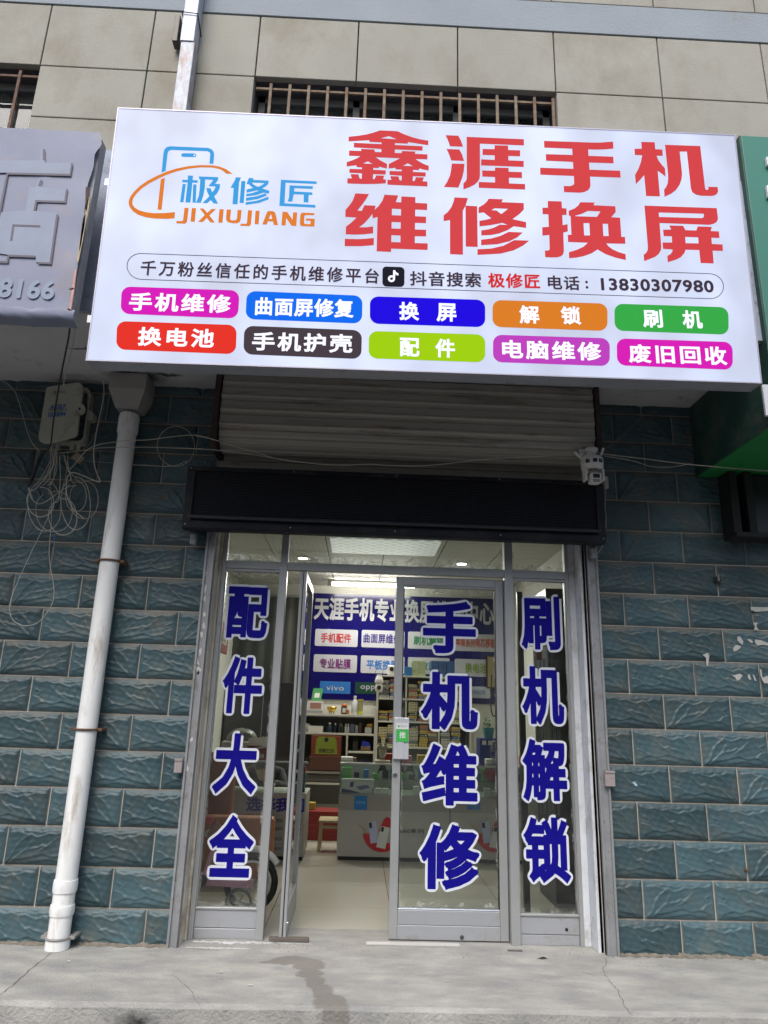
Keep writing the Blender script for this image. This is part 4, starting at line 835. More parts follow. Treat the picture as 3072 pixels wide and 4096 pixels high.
for sh_ in (0, 852):
    q1, q2 = P5(445+sh_, 543), P5(545+sh_, 440)
    pb_ = MB().box(q1[0], q2[0], YC-.004, YC-.0025, q1[1], q2[1]).build('poster', brand_b, cr, 'small square blue brand poster')
    a_, b2 = P5(460+sh_, 500), P5(530+sh_, 475); write(MB(), 'vivo', lambda a, b, t: (a, YC-.0042-t, b), a_[0], a_[1], b2[0], b2[1], .012, 1.1, .0004).build('lettering', mat('pale_blue_ink', (.2, .5, .75), .4), pb_)
    L = []
    for k in range(15): a = math.radians(185+k*11); L += [655+sh_+145*math.cos(a), 715-150*math.sin(a)*1.0]
    Li = []
    for k in range(14, -1, -1): a = math.radians(185+k*11); Li += [690+sh_+90*math.cos(a), 705-92*math.sin(a)]
    mb = MB(); poly5(mb, L+Li, .003); L = []
    for k in range(12): a = k*math.pi/6; L += [697+sh_+27*math.cos(a), 628-28*math.sin(a)]
    poly5(mb, L, .0032); poly5(mb, [630+sh_, 700, 672+sh_, 615, 722+sh_, 625, 722+sh_, 680, 650+sh_, 740], .0034)
    art = mb.build('poster', redm, cr, 'red ribbon artwork with two phones')
    mb = MB(); poly5(mb, [550+sh_, 640, 610+sh_, 628, 628+sh_, 790, 570+sh_, 800], .0045).build('phone_picture', ph1, art); mb = MB(); poly5(mb, [648+sh_, 668, 715+sh_, 680, 680+sh_, 840, 612+sh_, 825], .0055).build('phone_picture', ph2, art)
    mb = MB(); poly5(mb, [556+sh_, 643, 578+sh_, 640, 582+sh_, 680, 562+sh_, 683], .0062); poly5(mb, [652+sh_, 673, 672+sh_, 677, 666+sh_, 710, 646+sh_, 707], .007); mb.build('lens_block', BLK, art)
    pts = [P5(x, y) for x, y in ((478+sh_, 645), (485+sh_, 668), (510+sh_, 680), (525+sh_, 700), (520+sh_, 715), (555+sh_, 722), (568+sh_, 715))]
    MB().tube(smooth_path([(a, YC-.005, b) for a, b in pts]), .004, 6).build('gold_ribbon', gold, art)
    u0, u1 = P5(807+sh_, 722), P5(973+sh_, 690); write(MB(), 'S60系列', lambda a, b, t: (a, YC-t, b), u0[0]-.022, u0[1], u1[0], u1[1], .018, 1.05, .002).build('lettering', mat('ink_dark', (.05, .05, .055), .5), cr)
    u0, u1 = P5(845+sh_, 745), P5(972+sh_, 733); write(MB(), 'vivo Ultra 5G', lambda a, b, t: (a, YC-t, b), u0[0], u0[1], u1[0], u1[1], .0, 1.0, .002).build('lettering', mat('ink_mid', (.2, .2, .22), .5), cr)
# left counter print
YL = 2.238; fL = lambda a, b, t: (a, YL-t, b)
ink_b = mat('ink_blue', (.03, .02, .33), .4); ink_d = mat('ink_dark', (.05, .05, .055), .5)
def ltext(txt, u0, v0, u1, v1, m, bold=.02, par=clc, sp=1.0):
    um, vm = (u0+u1)/2, (v0+v1)/2; xa, xb = onY(u0, vm, YL).x, onY(u1, vm, YL).x; za, zb = onY(um, v1, YL).z, onY(um, v0, YL).z
    write(MB(), txt, fL, xa, za, xb, zb, bold, sp, .0022).build('lettering', m, par)
ltext('选择我们', 985, 3190, 1218, 3247, ink_b, .034)
ltext('专业手机维修上门', 935, 3255, 1048, 3264, mat('print_red', (0, 0, 0)), .02)
grid = MB(); cells = (('iPhone', 1092, 1129, 3268, 3290), ('vivo', 1170, 1205, 3268, 3288), ('oppo', 1090, 1130, 3308, 3325), ('HUAWEI', 1168, 1205, 3312, 3324), ('HONOR', 1085, 1128, 3348, 3362), ('小米', 1170, 1197, 3345, 3362), ('SAMSUNG', 1080, 1127, 3388, 3399), ('MEIZU', 1170, 1200, 3387, 3400))
for t_, u0, u1, v0, v1 in cells: ltext(t_, u0, v0, u1, v1, ink_d if t_ != '小米' else mat('ink_orange', (.6, .14, .02), .4), .014)
for u0, u1 in ((1084, 1134), (1160, 1212)):
    for k in range(4):
        x0, x1, z0, z1 = pxrect(u0, 3262+k*39, u1, 3297+k*39, YL)
        grid.prism([(x0, z0), (x1, z0), (x1, z1), (x0, z1)], [[(x0+.0015, z0+.0015), (x1-.0015, z0+.0015), (x1-.0015, z1-.0015), (x0+.0015, z1-.0015)]], fn=fL, t0=0, t1=.0014)
grid.build('grid_lines', mat('ink_mid', (.2, .2, .22), .5), clc)

# milky residue and dust along the glass edges
rm = bpy.data.materials.new('glass_residue'); rm.use_nodes = True; n = rm.node_tree; n.nodes.clear()
o_ = n.nodes.new('ShaderNodeOutputMaterial'); t_ = n.nodes.new('ShaderNodeBsdfTransparent'); d_ = n.nodes.new('ShaderNodeBsdfDiffuse'); d_.inputs[0].default_value = (.62, .62, .58, 1)
mx = n.nodes.new('ShaderNodeMixShader'); ge = n.nodes.new('ShaderNodeNewGeometry'); no = n.nodes.new('ShaderNodeTexNoise'); no.inputs['Scale'].default_value = 16; no.inputs['Detail'].default_value = 9; no.inputs['Roughness'].default_value = .75
n.links.new(ge.outputs['Position'], no.inputs[0]); mr = n.nodes.new('ShaderNodeMapRange'); mr.inputs[1].default_value = .47; mr.inputs[2].default_value = .68; mr.inputs[4].default_value = .55; n.links.new(no.outputs[0], mr.inputs[0])
n.links.new(mr.outputs[0], mx.inputs[0]); n.links.new(t_.outputs[0], mx.inputs[1]); n.links.new(d_.outputs[0], mx.inputs[2]); n.links.new(mx.outputs[0], o_.inputs[0])
def residue(x0, x1, z0, z1, y, par, top=.04, side=.012, bot=.035):
    rr2 = random.Random(int(x0*1000)); mb = MB(); n_ = 40
    for (za, zb, s_) in ((z1, z1-top, 1), (z0, z0+bot, 1)):
        xs = [x0+(x1-x0)*i/n_ for i in range(n_+1)]; mb.add([(x, y, za) for x in xs]+[(x, y, za+(zb-za)*rr2.uniform(.25, 1)) for x in xs], [(i, i+1, n_+2+i, n_+1+i) for i in range(n_)])
    for (xa, xb) in ((x0, x0+side), (x1, x1-side)):
        zs = [z0+bot+(z1-top-z0-bot)*i/n_ for i in range(n_+1)]; mb.add([(xa, y, z) for z in zs]+[(xa+(xb-xa)*rr2.uniform(.1, 1), y, z) for z in zs], [(i, i+1, n_+2+i, n_+1+i) for i in range(n_)])
    mb.build('residue', rm, par)
residue(dx0+.055, dx1-.055, .20, 2.045, .1655, dr, .05); residue(x_l1+.008, xp0-.008, gz0+.005, ZT0-.02, .1272, fr, .03); residue(xq1+.008, x_r0-.008, gz0+.005, ZT0-.02, .1272, fr, .03)
residue(xp1+.005, xq0-.005, ZT1+.003, ZTOP-.02, .1272, fr, .02, .03, .06); residue(x_l1+.005, xp0-.005, ZT1+.003, ZTOP-.02, .1272, fr, .02, .02, .05); residue(xq1+.005, x_r0-.005, ZT1+.003, ZTOP-.02, .1272, fr, .02, .02, .05)
# ------------------------------------------------------------------ goods in the shop
def solid(name, m, label, cat, x0, x1, y0, y1, z0, z1, group=None, bev=.003):
    o = MB().box(x0, x1, y0, y1, z0, z1, bev).build(name, m, None, None, ((x0+x1)/2, (y0+y1)/2, z0)); return tag(o, label, cat, group)
def px3(u0, v0, u1, v1, y): a, b = onY(u0, v1, y), onY(u1, v0, y); return a.x, b.x, a.z, b.z
def pcol(nm, rgb, r=.5): return mat('goods_'+nm, tuple(x*.75 for x in s2l(rgb)), r)
YS0, YS1 = 4.24, 4.55
st = thing('wall_shelf', (1.5, 4.4, .1), 'cream wall shelf unit under the blue banner holding bottles and boxes', 'shelf')
lam = mat('shelf_cream', (.50, .49, .42), .5)
for z, x0, x1 in ((1.195, 1.05, 1.912), (.985, 1.05, 1.912), (.79, 1.612, 1.912), (.56, 1.05, 1.912), (.44, 1.05, 1.912)): MB().box(x0, x1, YS0, YS1, z, z+.022, .002).build('board', lam, st)
for x in (1.59, 1.912): MB().box(x, x+.02, YS0, YS1, PZ+.01 if x > 1.8 else .583, 1.30 if x > 1.8 else .984, .002).build('upright', lam, st)
MB().box(1.05, 1.912, 4.56, 4.59, .2, 1.19).build('back_board', mat('shelf_dark_back', (.12, .12, .11), .7), st)
rk = thing('storage_rack', (2.5, 4.4, .1), 'tall cream storage rack packed with small spare part boxes behind the counter', 'shelf')
RB = (.855, 1.14, 1.398, 1.662)
for z in RB: MB().box(1.955, 3.03, YS0, YS1, z, z+.018, .002).build('board', lam, rk)
for x, z0 in ((1.934, PZ), (2.27, 1.159), (2.66, .874), (3.032, PZ)): MB().box(x, x+.018, YS0, YS1, z0+.002, 1.68, .002).build('upright', lam, rk)
MB().box(1.955, 3.03, 4.555, 4.575, .2, 1.66).build('back_board', mat('shelf_dark_back', (0, 0, 0)), rk)
boxm = {}
BC = {'yellow': (215, 185, 75), 'cream': (215, 208, 160), 'white': (205, 205, 200), 'blue': (50, 90, 150), 'orange': (190, 110, 60), 'black': (45, 45, 50), 'grey': (120, 125, 125), 'brown': (140, 115, 80)}
lbl_ink = mat('label_print', (.18, .17, .15), .6)
for k, c in BC.items():
    mb = MB(); mb.box(-.055, .055, -.05, .05, 0, .027, .0015); mb.cur = 1; mb.box(-.04, .01, -.0515, -.0502, .008, .014).box(.02, .045, -.0515, -.0502, .008, .02)
    o = mb.build('parts_box', [pcol(k, BC[k]), lbl_ink if k not in ('black', 'blue') else pcol('white', BC['white'])]); boxm[k] = o.data; bpy.data.objects.remove(o)
ORD = ['lowest', 'second', 'third', 'fourth', 'fifth', 'sixth', 'seventh', 'eighth', 'ninth', 'tenth', 'eleventh', 'twelfth']
def pbox(k, x, y, z, sc, row, ns=0, nb=0):
    o = bpy.data.objects.new('parts_box', boxm[k]); COL.objects.link(o); o.location = (x, y, z); o.scale = sc; o.rotation_euler = (0, 0, random.uniform(-.06, .06))
    tag(o, f'{k} box, {ORD[nb]} in the {"first" if ns == 0 else ORD[ns]} stack, {row} of the storage rack', 'box', f'small part boxes on the {row} of the rack')
for z, top, row in ((.874, 1.13, 'lowest shelf'), (1.159, 1.39, 'middle shelf'), (1.417, 1.65, 'top shelf')):
    x = 2.015; ns = -1
    while x < 2.98:
        if any(abs(x-u) < .065 for u in (2.279, 2.669)): x += .03; continue
        ns += 1; nb = 0; z_ = z; w_ = random.uniform(.85, 1.05); hmax = top-random.choice((.0, .02, .05, .09))
        main = random.choice(('yellow', 'yellow', 'cream', 'cream', 'yellow', 'white'))
        while z_+.034 < hmax:
            h = random.choice((1, 1, 1.3)); k = main if random.random() < .55 else random.choice(('yellow', 'cream', 'white', 'orange', 'black', 'grey', 'brown', 'blue'))
            pbox(k, x+random.uniform(-.006, .006), 4.31, z_, (w_, 1, h), row, ns, nb); nb += 1; z_ += .027*h+.001
        x += .112*w_+.012
# stacks on top of the rack
def stack(n, x, y, z, w, d, h, m, name, lab, cat, grp):
    src = None
    for i in range(n):
        if src is None: src = MB().box(-w/2, w/2, -d/2, d/2, 0, h, .002).build(name, m); o = src
        else: o = src.copy(); COL.objects.link(o)
        o.location = (x, y, z+i*(h+.001)); tag(o, lab+', '+(['lowest','second','third','fourth','fifth','sixth','seventh','eighth','top'][i])+' one', cat, grp)
blu = pcol('blue', BC['blue'])
for i, u in enumerate((1738, 1768, 1800)):
    p = onY(u, 2690, 4.3); stack(5, p.x, 4.33, 1.682, .085, .14, .036, blu, 'blue_box', f'blue carton, {("left","middle","right")[i]} stack of three on the rack top', 'box', f'blue cartons in the {("left","middle","right")[i]} stack')
for i, u in enumerate((1660, 1688)):
    p = onY(u, 2690, 4.3); stack(9, p.x, 4.33, 1.682, .082, .12, .019, pcol('pale', (185, 195, 150)), 'pale_box', f'thin pale green carton, {("left","right")[i]} of two stacks on the rack top', 'box', f'pale cartons in the {("left","right")[i]} stack')
x0, x1, z0, z1 = px3(1617, 2668, 1648, 2704, 4.27); solid('blue_pack', pcol('sky', (40, 120, 190)), 'small upright blue pack at the left end of the rack top', 'box', x0, x1, 4.26, 4.32, 1.682, z1)
def bottle(u, v0, v1, w_px, y, zb, m, capm, lab, name='bottle', grp=None, neck=.35):
    p = onY(u, v1, y); top = onY(u, v0, y).z; r = w_px/2*((y-CAM.y)*1.03)/FPX; h = top-zb
    t = thing(name, (p.x, y, zb), lab, 'bottle', grp)
    MB().lathe((p.x, y, zb), [(r*.9, 0), (r, .01), (r, h*.62), (r*neck, h*.82), (r*neck, h*.86)], 16).build('body', m, t)
    MB().lathe((p.x, y, zb+h*.861), [(r*(neck+.06), 0), (r*(neck+.06), h*.13)], 12).build('cap', capm, t); return t
clearp = mat('milky_plastic', (.55, .58, .60), .25); wcap = PAPER
Z1 = 1.2175; Z2 = 1.0075
bottle(1418, 2782, 2855, 26, 4.32, Z1, clearp, wcap, 'tall milky plastic bottle on the upper wall shelf')
t = thing('jar', (onY(1441, 2857, 4.3).x, 4.3, Z1), 'clear jar with yellow lid beside the tall milky bottle', 'jar'); p = onY(1441, 2857, 4.3); h = onY(1441, 2797, 4.3).z-Z1
MB().lathe((p.x, 4.3, Z1), [(.030, 0), (.030, h-.02)], 16).build('body', pcol('jar', (170, 170, 120)), t); MB().lathe((p.x, 4.3, Z1+h-.0195), [(.033, 0), (.033, .02)], 16).build('lid', pcol('lid_yellow', (200, 185, 40)), t)
MB().lathe((p.x, 4.3, Z1+.01), [(.0305, 0), (.0305, .03)], 16).build('wrap', pcol('wrap_yellow', (215, 215, 30)), t)
p = onY(1376, 2853, 4.3); t = thing('jar', (p.x, 4.3, Z1), 'glass jar topped with an orange bow between the brass bowl and the bottle', 'jar')
MB().lathe((p.x, 4.3, Z1), [(.036, 0), (.038, .03), (.036, .09)], 16).build('body', pcol('brown_glass', (110, 70, 55), .2), t); MB().box(p.x-.018, p.x+.018, 4.258, 4.262, Z1+.02, Z1+.07).build('paper_label', PAPER, t)
MB().lathe((p.x, 4.3, Z1+.0905), [(.03, 0), (.04, .012), (.015, .03)], 10).build('bow', pcol('bow_orange', (225, 120, 70)), t)
p = onY(1391, 2853, 4.27); t = thing('small_bottle', (p.x, 4.27, Z1), 'little orange pill bottle with white cap beside the bowed jar', 'bottle')
MB().lathe((p.x, 4.27, Z1), [(.020, 0), (.020, .05)], 14).build('body', pcol('amber', (200, 130, 70)), t); MB().lathe((p.x, 4.27, Z1+.0505), [(.021, 0), (.021, .022)], 14).build('cap', wcap, t)
p = onY(1326, 2853, 4.3); t = thing('brass_bowl', (p.x, 4.3, Z1), 'shiny brass treasure bowl on the upper wall shelf', 'bowl')
MB().lathe((p.x, 4.3, Z1+.02), [(.025, 0), (.045, .015), (.058, .045), (.061, .062), (.055, .06), (.05, .045), (.001, .02)], 24).build('cup', mat('brass', (.62, .42, .08), .25, metal=1), t)
for k in range(3): a = k*2.1+.5; MB().tube([(p.x+.03*math.cos(a), 4.3+.03*math.sin(a), Z1), (p.x+.028*math.cos(a), 4.3+.028*math.sin(a), Z1+.028)], .006, 6).build('foot', mat('brass', (0, 0, 0)), t)
x0, x1, z0, z1 = px3(1222, 2805, 1292, 2853, 4.28); t = thing('gift_box', ((x0+x1)/2, 4.3, Z1), 'pale box with a pink picture under the leaning green card', 'box')
MB().box(x0, x1, 4.27, 4.40, Z1, Z1+.035, .002).build('base', GRY, t); MB().box(x0, x1, 4.275, 4.40, Z1+.0355, z1, .002).build('carton', PAPER, t); MB().box(x0+.05, x1-.02, 4.272, 4.2748, Z1+.055, z1-.02).build('picture', pcol('pinkpic', (190, 140, 130)), t)
x0, x1, z0, z1 = px3(1244, 2753, 1286, 2804, 4.27); t = thing('payment_card', ((x0+x1)/2, 4.3, z1-.1), 'green card on a stand leaning against the banner', 'card')
f_ = lambda a, b, tt: (a+(b-z0)*.12, 4.285+(b-z0)*.3-tt, b)
MB().prism(rrect(x0, z0+.004, x1, z1, .01), fn=f_, t0=0, t1=.006).build('card', pcol('card_green', (60, 160, 85)), t); MB().prism(rrect(x0+.028, z0+.04, x1-.028, z1-.055, .003), fn=f_, t0=.0062, t1=.007).build('inset', PAPER, t)
# second shelf
x0, x1, z0, z1 = px3(1232, 2905, 1292, 2929, 4.27); solid('white_box', PAPER, 'low white carton at the left of the lower wall shelf', 'box', x0, x1, 4.27, 4.42, Z2, z1)
bl2 = [(1318, 2890, 2930, 20, 'dark_teal', (30, 60, 75), 'dark teal bottle with white cap left of the green labelled bottle'), (1340, 2893, 2930, 14, 'ink', (25, 30, 50), 'small ink bottle with a white nozzle on the lower wall shelf'), (1362, 2885, 2930, 22, 'black', (30, 34, 34), 'black bottle with a green label on the lower wall shelf'),
       (1382, 2895, 2930, 9, 'white', (200, 200, 195), 'left one of two thin white dropper bottles'), (1392, 2895, 2930, 9, 'white', (200, 200, 195), 'right one of two thin white dropper bottles')]
for u, v0, v1, wp, nm, rgb, lab in bl2:
    t = bottle(u, v0, v1, wp, 4.3, Z2, pcol('b_'+nm, rgb, .3), wcap if 'black' not in nm else BLK, lab)
    if 'black bottle' in lab: p = onY(u, v1, 4.3); MB().lathe((p.x, 4.3, Z2+.015), [(.0305, 0), (.0305, .045)], 16).build('green_label', pcol('label_green', (90, 150, 95)), t)
for u0, u1, v0, nm, rgb, lab in ((1400, 1418, 2897, 'slate', (90, 100, 125), 'blue grey tub on the lower wall shelf'), (1420, 1432, 2902, 'silver', (150, 155, 155), 'crumpled silver pouch on the lower wall shelf'), (1433, 1447, 2893, 'darkred', (80, 55, 50), 'dark red cone shaped tub on the lower wall shelf'), (1459, 1488, 2910, 'white', (205, 205, 200), 'white carton at the right end of the lower wall shelf'), (1466, 1490, 2896, 'gold', (170, 130, 40), 'golden box standing on the white carton')):
    x0, x1, z0, z1 = px3(u0, v0, u1, 2930, 4.3); zb = Z2 if nm != 'gold' else px3(1459, 2910, 1488, 2930, 4.3)[3]+.001
    solid('small_tub', pcol(nm, rgb), lab, 'tub', x0, x1, 4.29, 4.36, zb, z1, bev=.006)
x0, x1, z0, z1 = px3(1200, 2868, 1243, 2900, 4.25)
o = MB().lathe(((x0+x1)/2, 4.36, Z2+.0), [(.055, 0), (.068, .025), (.068, .06), (.05, .09), (.01, .1)], 20).build('white_jug', pcol('white', (0, 0, 0)), None, None, ((x0+x1)/2, 4.36, Z2)); tag(o, 'rounded white plastic jug under the upper wall shelf at left', 'jug')
# award plaque
x0, x1, z0, z1 = px3(1243, 2944, 1366, 3022, 4.22); t = thing('award_plaque', ((x0+x1)/2, 4.2, z0), 'gold and green award plaque in a reddish frame under the wall shelf', 'plaque')
MB().box(x0, x1, 4.20, 4.225, z0, z1, .004).build('frame', pcol('plaque_red', (130, 60, 40)), t); MB().prism([(x0+.05, z0+.02), (x1-.04, z0+.02), (x1-.055, z1-.05), (x1-.08, z1-.012), (x0+.08, z1-.012), (x0+.055, z1-.05)], fn=lambda a, b, tt: (a, 4.199-tt, b), t0=0, t1=.004).build('face', pcol('plaque_gold', (135, 150, 50), .4), t)
write(MB(), '优秀打工仔', lambda a, b, tt: (a, 4.194-tt, b), x0+.09, z0+.035, x1-.075, z0+.08, .03, 1, .0005).build('lettering', BLK, t)
MB().lathe(((x0+x1)/2, 4.193, z1-.045), [(.025, 0), (.025, .0015)], 16, 'y').build('seal', BLK, t)
solid('plaque_stand', pcol('stand_brown', (95, 60, 45)), 'low brown cabinet carrying the award plaque', 'cabinet', x0-.02, x1+.02, 4.19, 4.235, .60, z0-.001)
# blue bag, carton, tools in the small compartment
x0, x1, z0, z1 = px3(1445, 2962, 1486, 2988, 4.3); o = MB().add([(x0, 4.28, z0+.01), (x1, 4.28, z0), (x1, 4.36, z0), (x0, 4.36, z0+.01), (x0+.01, 4.29, z1), (x1-.03, 4.29, z1-.02), (x1-.03, 4.35, z1-.02), (x0+.01, 4.35, z1)], [(3,2,1,0),(4,5,6,7),(0,1,5,4),(1,2,6,5),(2,3,7,6),(3,0,4,7)]).build('blue_pouch', pcol('royal', (25, 45, 170))); tag(o, 'royal blue pouch lying on the brown carton in the small compartment', 'pouch')
x0, x1, z0, z1 = px3(1443, 2985, 1482, 3003, 4.3); solid('brown_carton', pcol('brown', (0, 0, 0)), 'brown carton below the royal blue pouch', 'box', x0, x1, 4.28, 4.36, .8125, z1)
x0, x1, z0, z1 = px3(1410, 2972, 1432, 2995, 4.3); solid('black_case', BLK, 'black instrument case in the small compartment', 'case', x0, x1, 4.28, 4.38, .8125, z1+.02)
# white pan-tilt camera beside rack + cube camera
p = onY(1517, 2698, 4.1); t = thing('pan_tilt_camera', (p.x, 4.1, p.z), 'white pan tilt camera mounted at the left edge of the storage rack', 'camera')
MB().lathe((p.x, 4.1, p.z-.10), [(.045, 0), (.052, .02), (.040, .06), (.028, .09), (.028, .10)], 20).build('dome', PAPER, t)
MB().lathe((p.x, 4.1, p.z-.20), [(.03, 0), (.045, .02), (.045, .07), (.036, .098)], 20).build('head', PAPER, t); MB().lathe((p.x, 4.048, p.z-.15), [(.024, 0), (.024, .012)], 18, 'y').build('lens', BLK, t)
for dx in (-.045, .04): MB().tube([(p.x+dx, 4.1, p.z-.03), (p.x+dx, 4.1, p.z+.04)], .003, 6).build('antenna', BLK, t)
MB().box(p.x-.01, p.x+.01, 4.1, 4.237, p.z-.01, p.z+.002).build('arm', PAPER, t)
x0, x1, z0, z1 = px3(1550, 2662, 1580, 2698, 4.28); t = thing('cube_camera', ((x0+x1)/2, 4.3, 1.682), 'white cube camera with a round black lens on the rack top', 'camera')
MB().box(x0, x1, 4.28, 4.34, 1.682, z1, .01).build('body', PAPER, t); MB().lathe(((x0+x1)/2+.005, 4.268, (1.682+z1)/2+.015), [(.022, 0), (.026, .0118)], 18, 'y').build('lens', BLK, t)
# certificate, headset, plant basket, blue rack
x0, x1, z0, z1 = px3(1950, 2622, 1995, 2752, 4.5); t = thing('framed_certificate', ((x0+x1)/2, 4.55, z0), 'framed cream certificate hanging over the right end of the banner', 'picture')
MB().box(x0, x1, 4.56, 4.585, z0, z1, .003).build('frame', pcol('dark_wood', (60, 50, 40)), t); MB().box(x0+.015, x1-.015, 4.555, 4.5595, z0+.015, z1-.015).build('sheet', pcol('parchment', (170, 155, 115)), t)
pts = [onY(u, v, 4.4) for u, v in ((1966, 2700), (1965, 2780), (1964, 2830), (1972, 2862), (1985, 2858), (1990, 2830))]
o = MB().tube(smooth_path(pts), .008, 8).build('headset_cable', BLK); tag(o, 'thick black cord hanging in a hook under the framed certificate', 'cord')
x0, x1, z0, z1 = px3(1932, 2912, 1984, 2955, 2.9); zt = z0
rb = thing('blue_cabinet', (3.12, 2.95, PZ), 'glossy blue storage cabinet standing behind the right end of the counter', 'cabinet')
xa, xb, za, zb_ = px3(1920, 2955, 1990, 3060, 2.9); MB().box(xa, xb, 2.88, 3.12, PZ, zb_, .01).build('body', pcol('cab_blue', (18, 45, 130), .3), rb)
for k in range(2): MB().box(xa+.02+k*.06, xa+.06+k*.06, 2.874, 2.879, zb_-.06, zb_-.02, .001).build('door_sticker', PAPER, rb)
t = thing('plant_basket', ((x0+x1)/2, 2.95, zb_), 'teal plastic basket with a leafy green plant on the blue cabinet', 'plant')
mb = MB(); cxm = (x0+x1)/2; mb.add([(cxm-.035, 2.92, zb_+.001), (cxm+.035, 2.92, zb_+.001), (cxm+.035, 3.0, zb_+.001), (cxm-.035, 3.0, zb_+.001), (cxm-.05, 2.9, z1), (cxm+.05, 2.9, z1), (cxm+.05, 3.02, z1), (cxm-.05, 3.02, z1)], [(3,2,1,0),(0,1,5,4),(1,2,6,5),(2,3,7,6),(3,0,4,7)]); mb.build('basket', pcol('teal', (60, 150, 165)), t)
mb = MB()
for _ in range(60):
    a, b2, h = random.uniform(-.05, .02), random.uniform(-.04, .04), random.uniform(.01, .085); q_ = Vector((cxm+a, 2.95+b2, z1+h)); d = Vector((random.uniform(-1, 1), random.uniform(-1, 1), random.uniform(-.2, 1))).normalized()*.018; s_ = d.orthogonal().normalized()*.006
    mb.add([q_-d, q_+s_, q_+d, q_-s_], [(0, 1, 2, 3)])
mb.build('leaves', pcol('leaf', (50, 110, 50)), t)
p = onY(1976, 3062, 2.6); t = thing('water_bottle', (p.x, 2.6, .821), 'clear ribbed water bottle standing on the right of the counter', 'bottle')
MB().lathe((p.x, 2.6, .8215), [(.03, 0), (.032, .02), (.029, .05), (.032, .08), (.029, .11), (.032, .14), (.013, .185), (.013, .195)], 18).build('body', glass('bottle_clear', (.8, .88, .92), .12), t); MB().lathe((p.x, 2.6, 1.017), [(.015, 0), (.015, .014)], 14).build('cap', pcol('cap_white', (210, 210, 210)), t)
MB().lathe((p.x, 2.6, .90), [(.0325, 0), (.0325, .035)], 18).build('wrap', pcol('cab_blue', (0, 0, 0)), t)
# microscope on the counter
p = onY(1530, 3050, 2.5); t = thing('stereo_microscope', (p.x, 2.52, .8205), 'cream stereo microscope with two black eyepieces on the counter', 'microscope')
cm = pcol('micro_cream', (190, 185, 160), .4)
MB().box(p.x-.07, p.x+.07, 2.45, 2.62, .821, .835, .006).build('base', cm, t); MB().box(p.x-.022, p.x+.022, 2.58, 2.61, .8355, .98, .004).build('column', cm, t)
MB().lathe((p.x, 2.53, .86), [(.02, 0), (.034, .02), (.036, .06), (.03, .075)], 18).build('body', cm, t); MB().box(p.x-.05, p.x+.05, 2.50, 2.575, .936, .965, .01).build('head', cm, t)
for s in (-1, 1):
    e = MB().tube([(p.x+s*.022, 2.53, .966), (p.x+s*.033, 2.47, 1.0)], .017, 12).build('eye_tube', cm, t); MB().tube([(p.x+s*.0335, 2.467, 1.002), (p.x+s*.040, 2.43, 1.035)], .017, 12).build('eyepiece', BLK, e)
x0, x1, z0, z1 = px3(1364, 3026, 1412, 3047, 2.6); solid('white_case', PAPER, 'flat white case lying on the left end of the counter', 'case', x0, x1, 2.56, 2.68, .8215, .85)
x0, x1, z0, z1 = px3(1412, 3030, 1425, 3047, 2.6); solid('tan_block', pcol('brown', (0, 0, 0)), 'small tan block beside the flat white case', 'block', x0, x1, 2.57, 2.66, .8215, .845)
# goods in the counter
IN = .562
x0, x1, z0, z1 = px3(1364, 3118, 1496, 3172, 2.36); t = thing('keyboard_box', ((x0+x1)/2, 2.38, IN), 'white keyboard carton with tablet picture standing in the glass counter', 'box')
MB().box(x0, x1, 2.35, 2.41, IN, z1, .002).build('carton', PAPER, t); f_ = lambda a, b, tt: (a, 2.3495-tt, b); W_, H_ = x1-x0, z1-IN
MB().prism([(x0+W_*.45, IN+H_*.48), (x0+W_*.78, IN+H_*.62), (x0+W_*.90, IN+H_*.44), (x0+W_*.58, IN+H_*.24)], fn=f_, t0=0, t1=.001).build('picture', pcol('lilac', (130, 125, 175)), t); MB().prism([(x0+W_*.26, IN+H_*.42), (x0+W_*.37, IN+H_*.46), (x0+W_*.38, IN+H_*.82), (x0+W_*.27, IN+H_*.78)], fn=f_, t0=0, t1=.001).build('picture', pcol('slateblue', (80, 85, 140)), t)
MB().prism([(x0+.004, IN+.004), (x0+W_*.6, IN+.004), (x0+W_*.25, IN+H_*.24), (x0+.004, IN+H_*.32)], fn=f_, t0=0, t1=.001).build('print', pcol('navyprint', (70, 90, 140)), t); MB().box(x1-.012, x1-.001, 2.3485, 2.3495, IN+.004, IN+H_*.4).build('print', pcol('orangeprint', (210, 110, 60)), t)
write(MB(), 'Wireless Keyboard', f_, x0+W_*.5, IN+H_*.85, x0+W_*.93, IN+H_*.92, 0, 1, .0006).build('lettering', lbl_ink, t)
for v0, v1, nm, rgb, lab in ((3098, 3120, 'lime', (110, 190, 90), 'green and white carton behind the keyboard box, lower of two'), (3070, 3098, 'lime2', (150, 200, 130), 'green and white carton behind the keyboard box, upper of two')):
    x0, x1, z0, z1 = px3(1366, v0, 1408, v1, 2.5); zl = .70 if v1 > 3110 else z0
    solid('green_carton', pcol(nm, rgb), lab, 'box', x0, x1, 2.48, 2.56, z0+.001, z1)
B('glass_shelf', glc, cr, 1.60, 3.55, 2.40, 2.755, .676, .684, 0)
src = None; k = 0
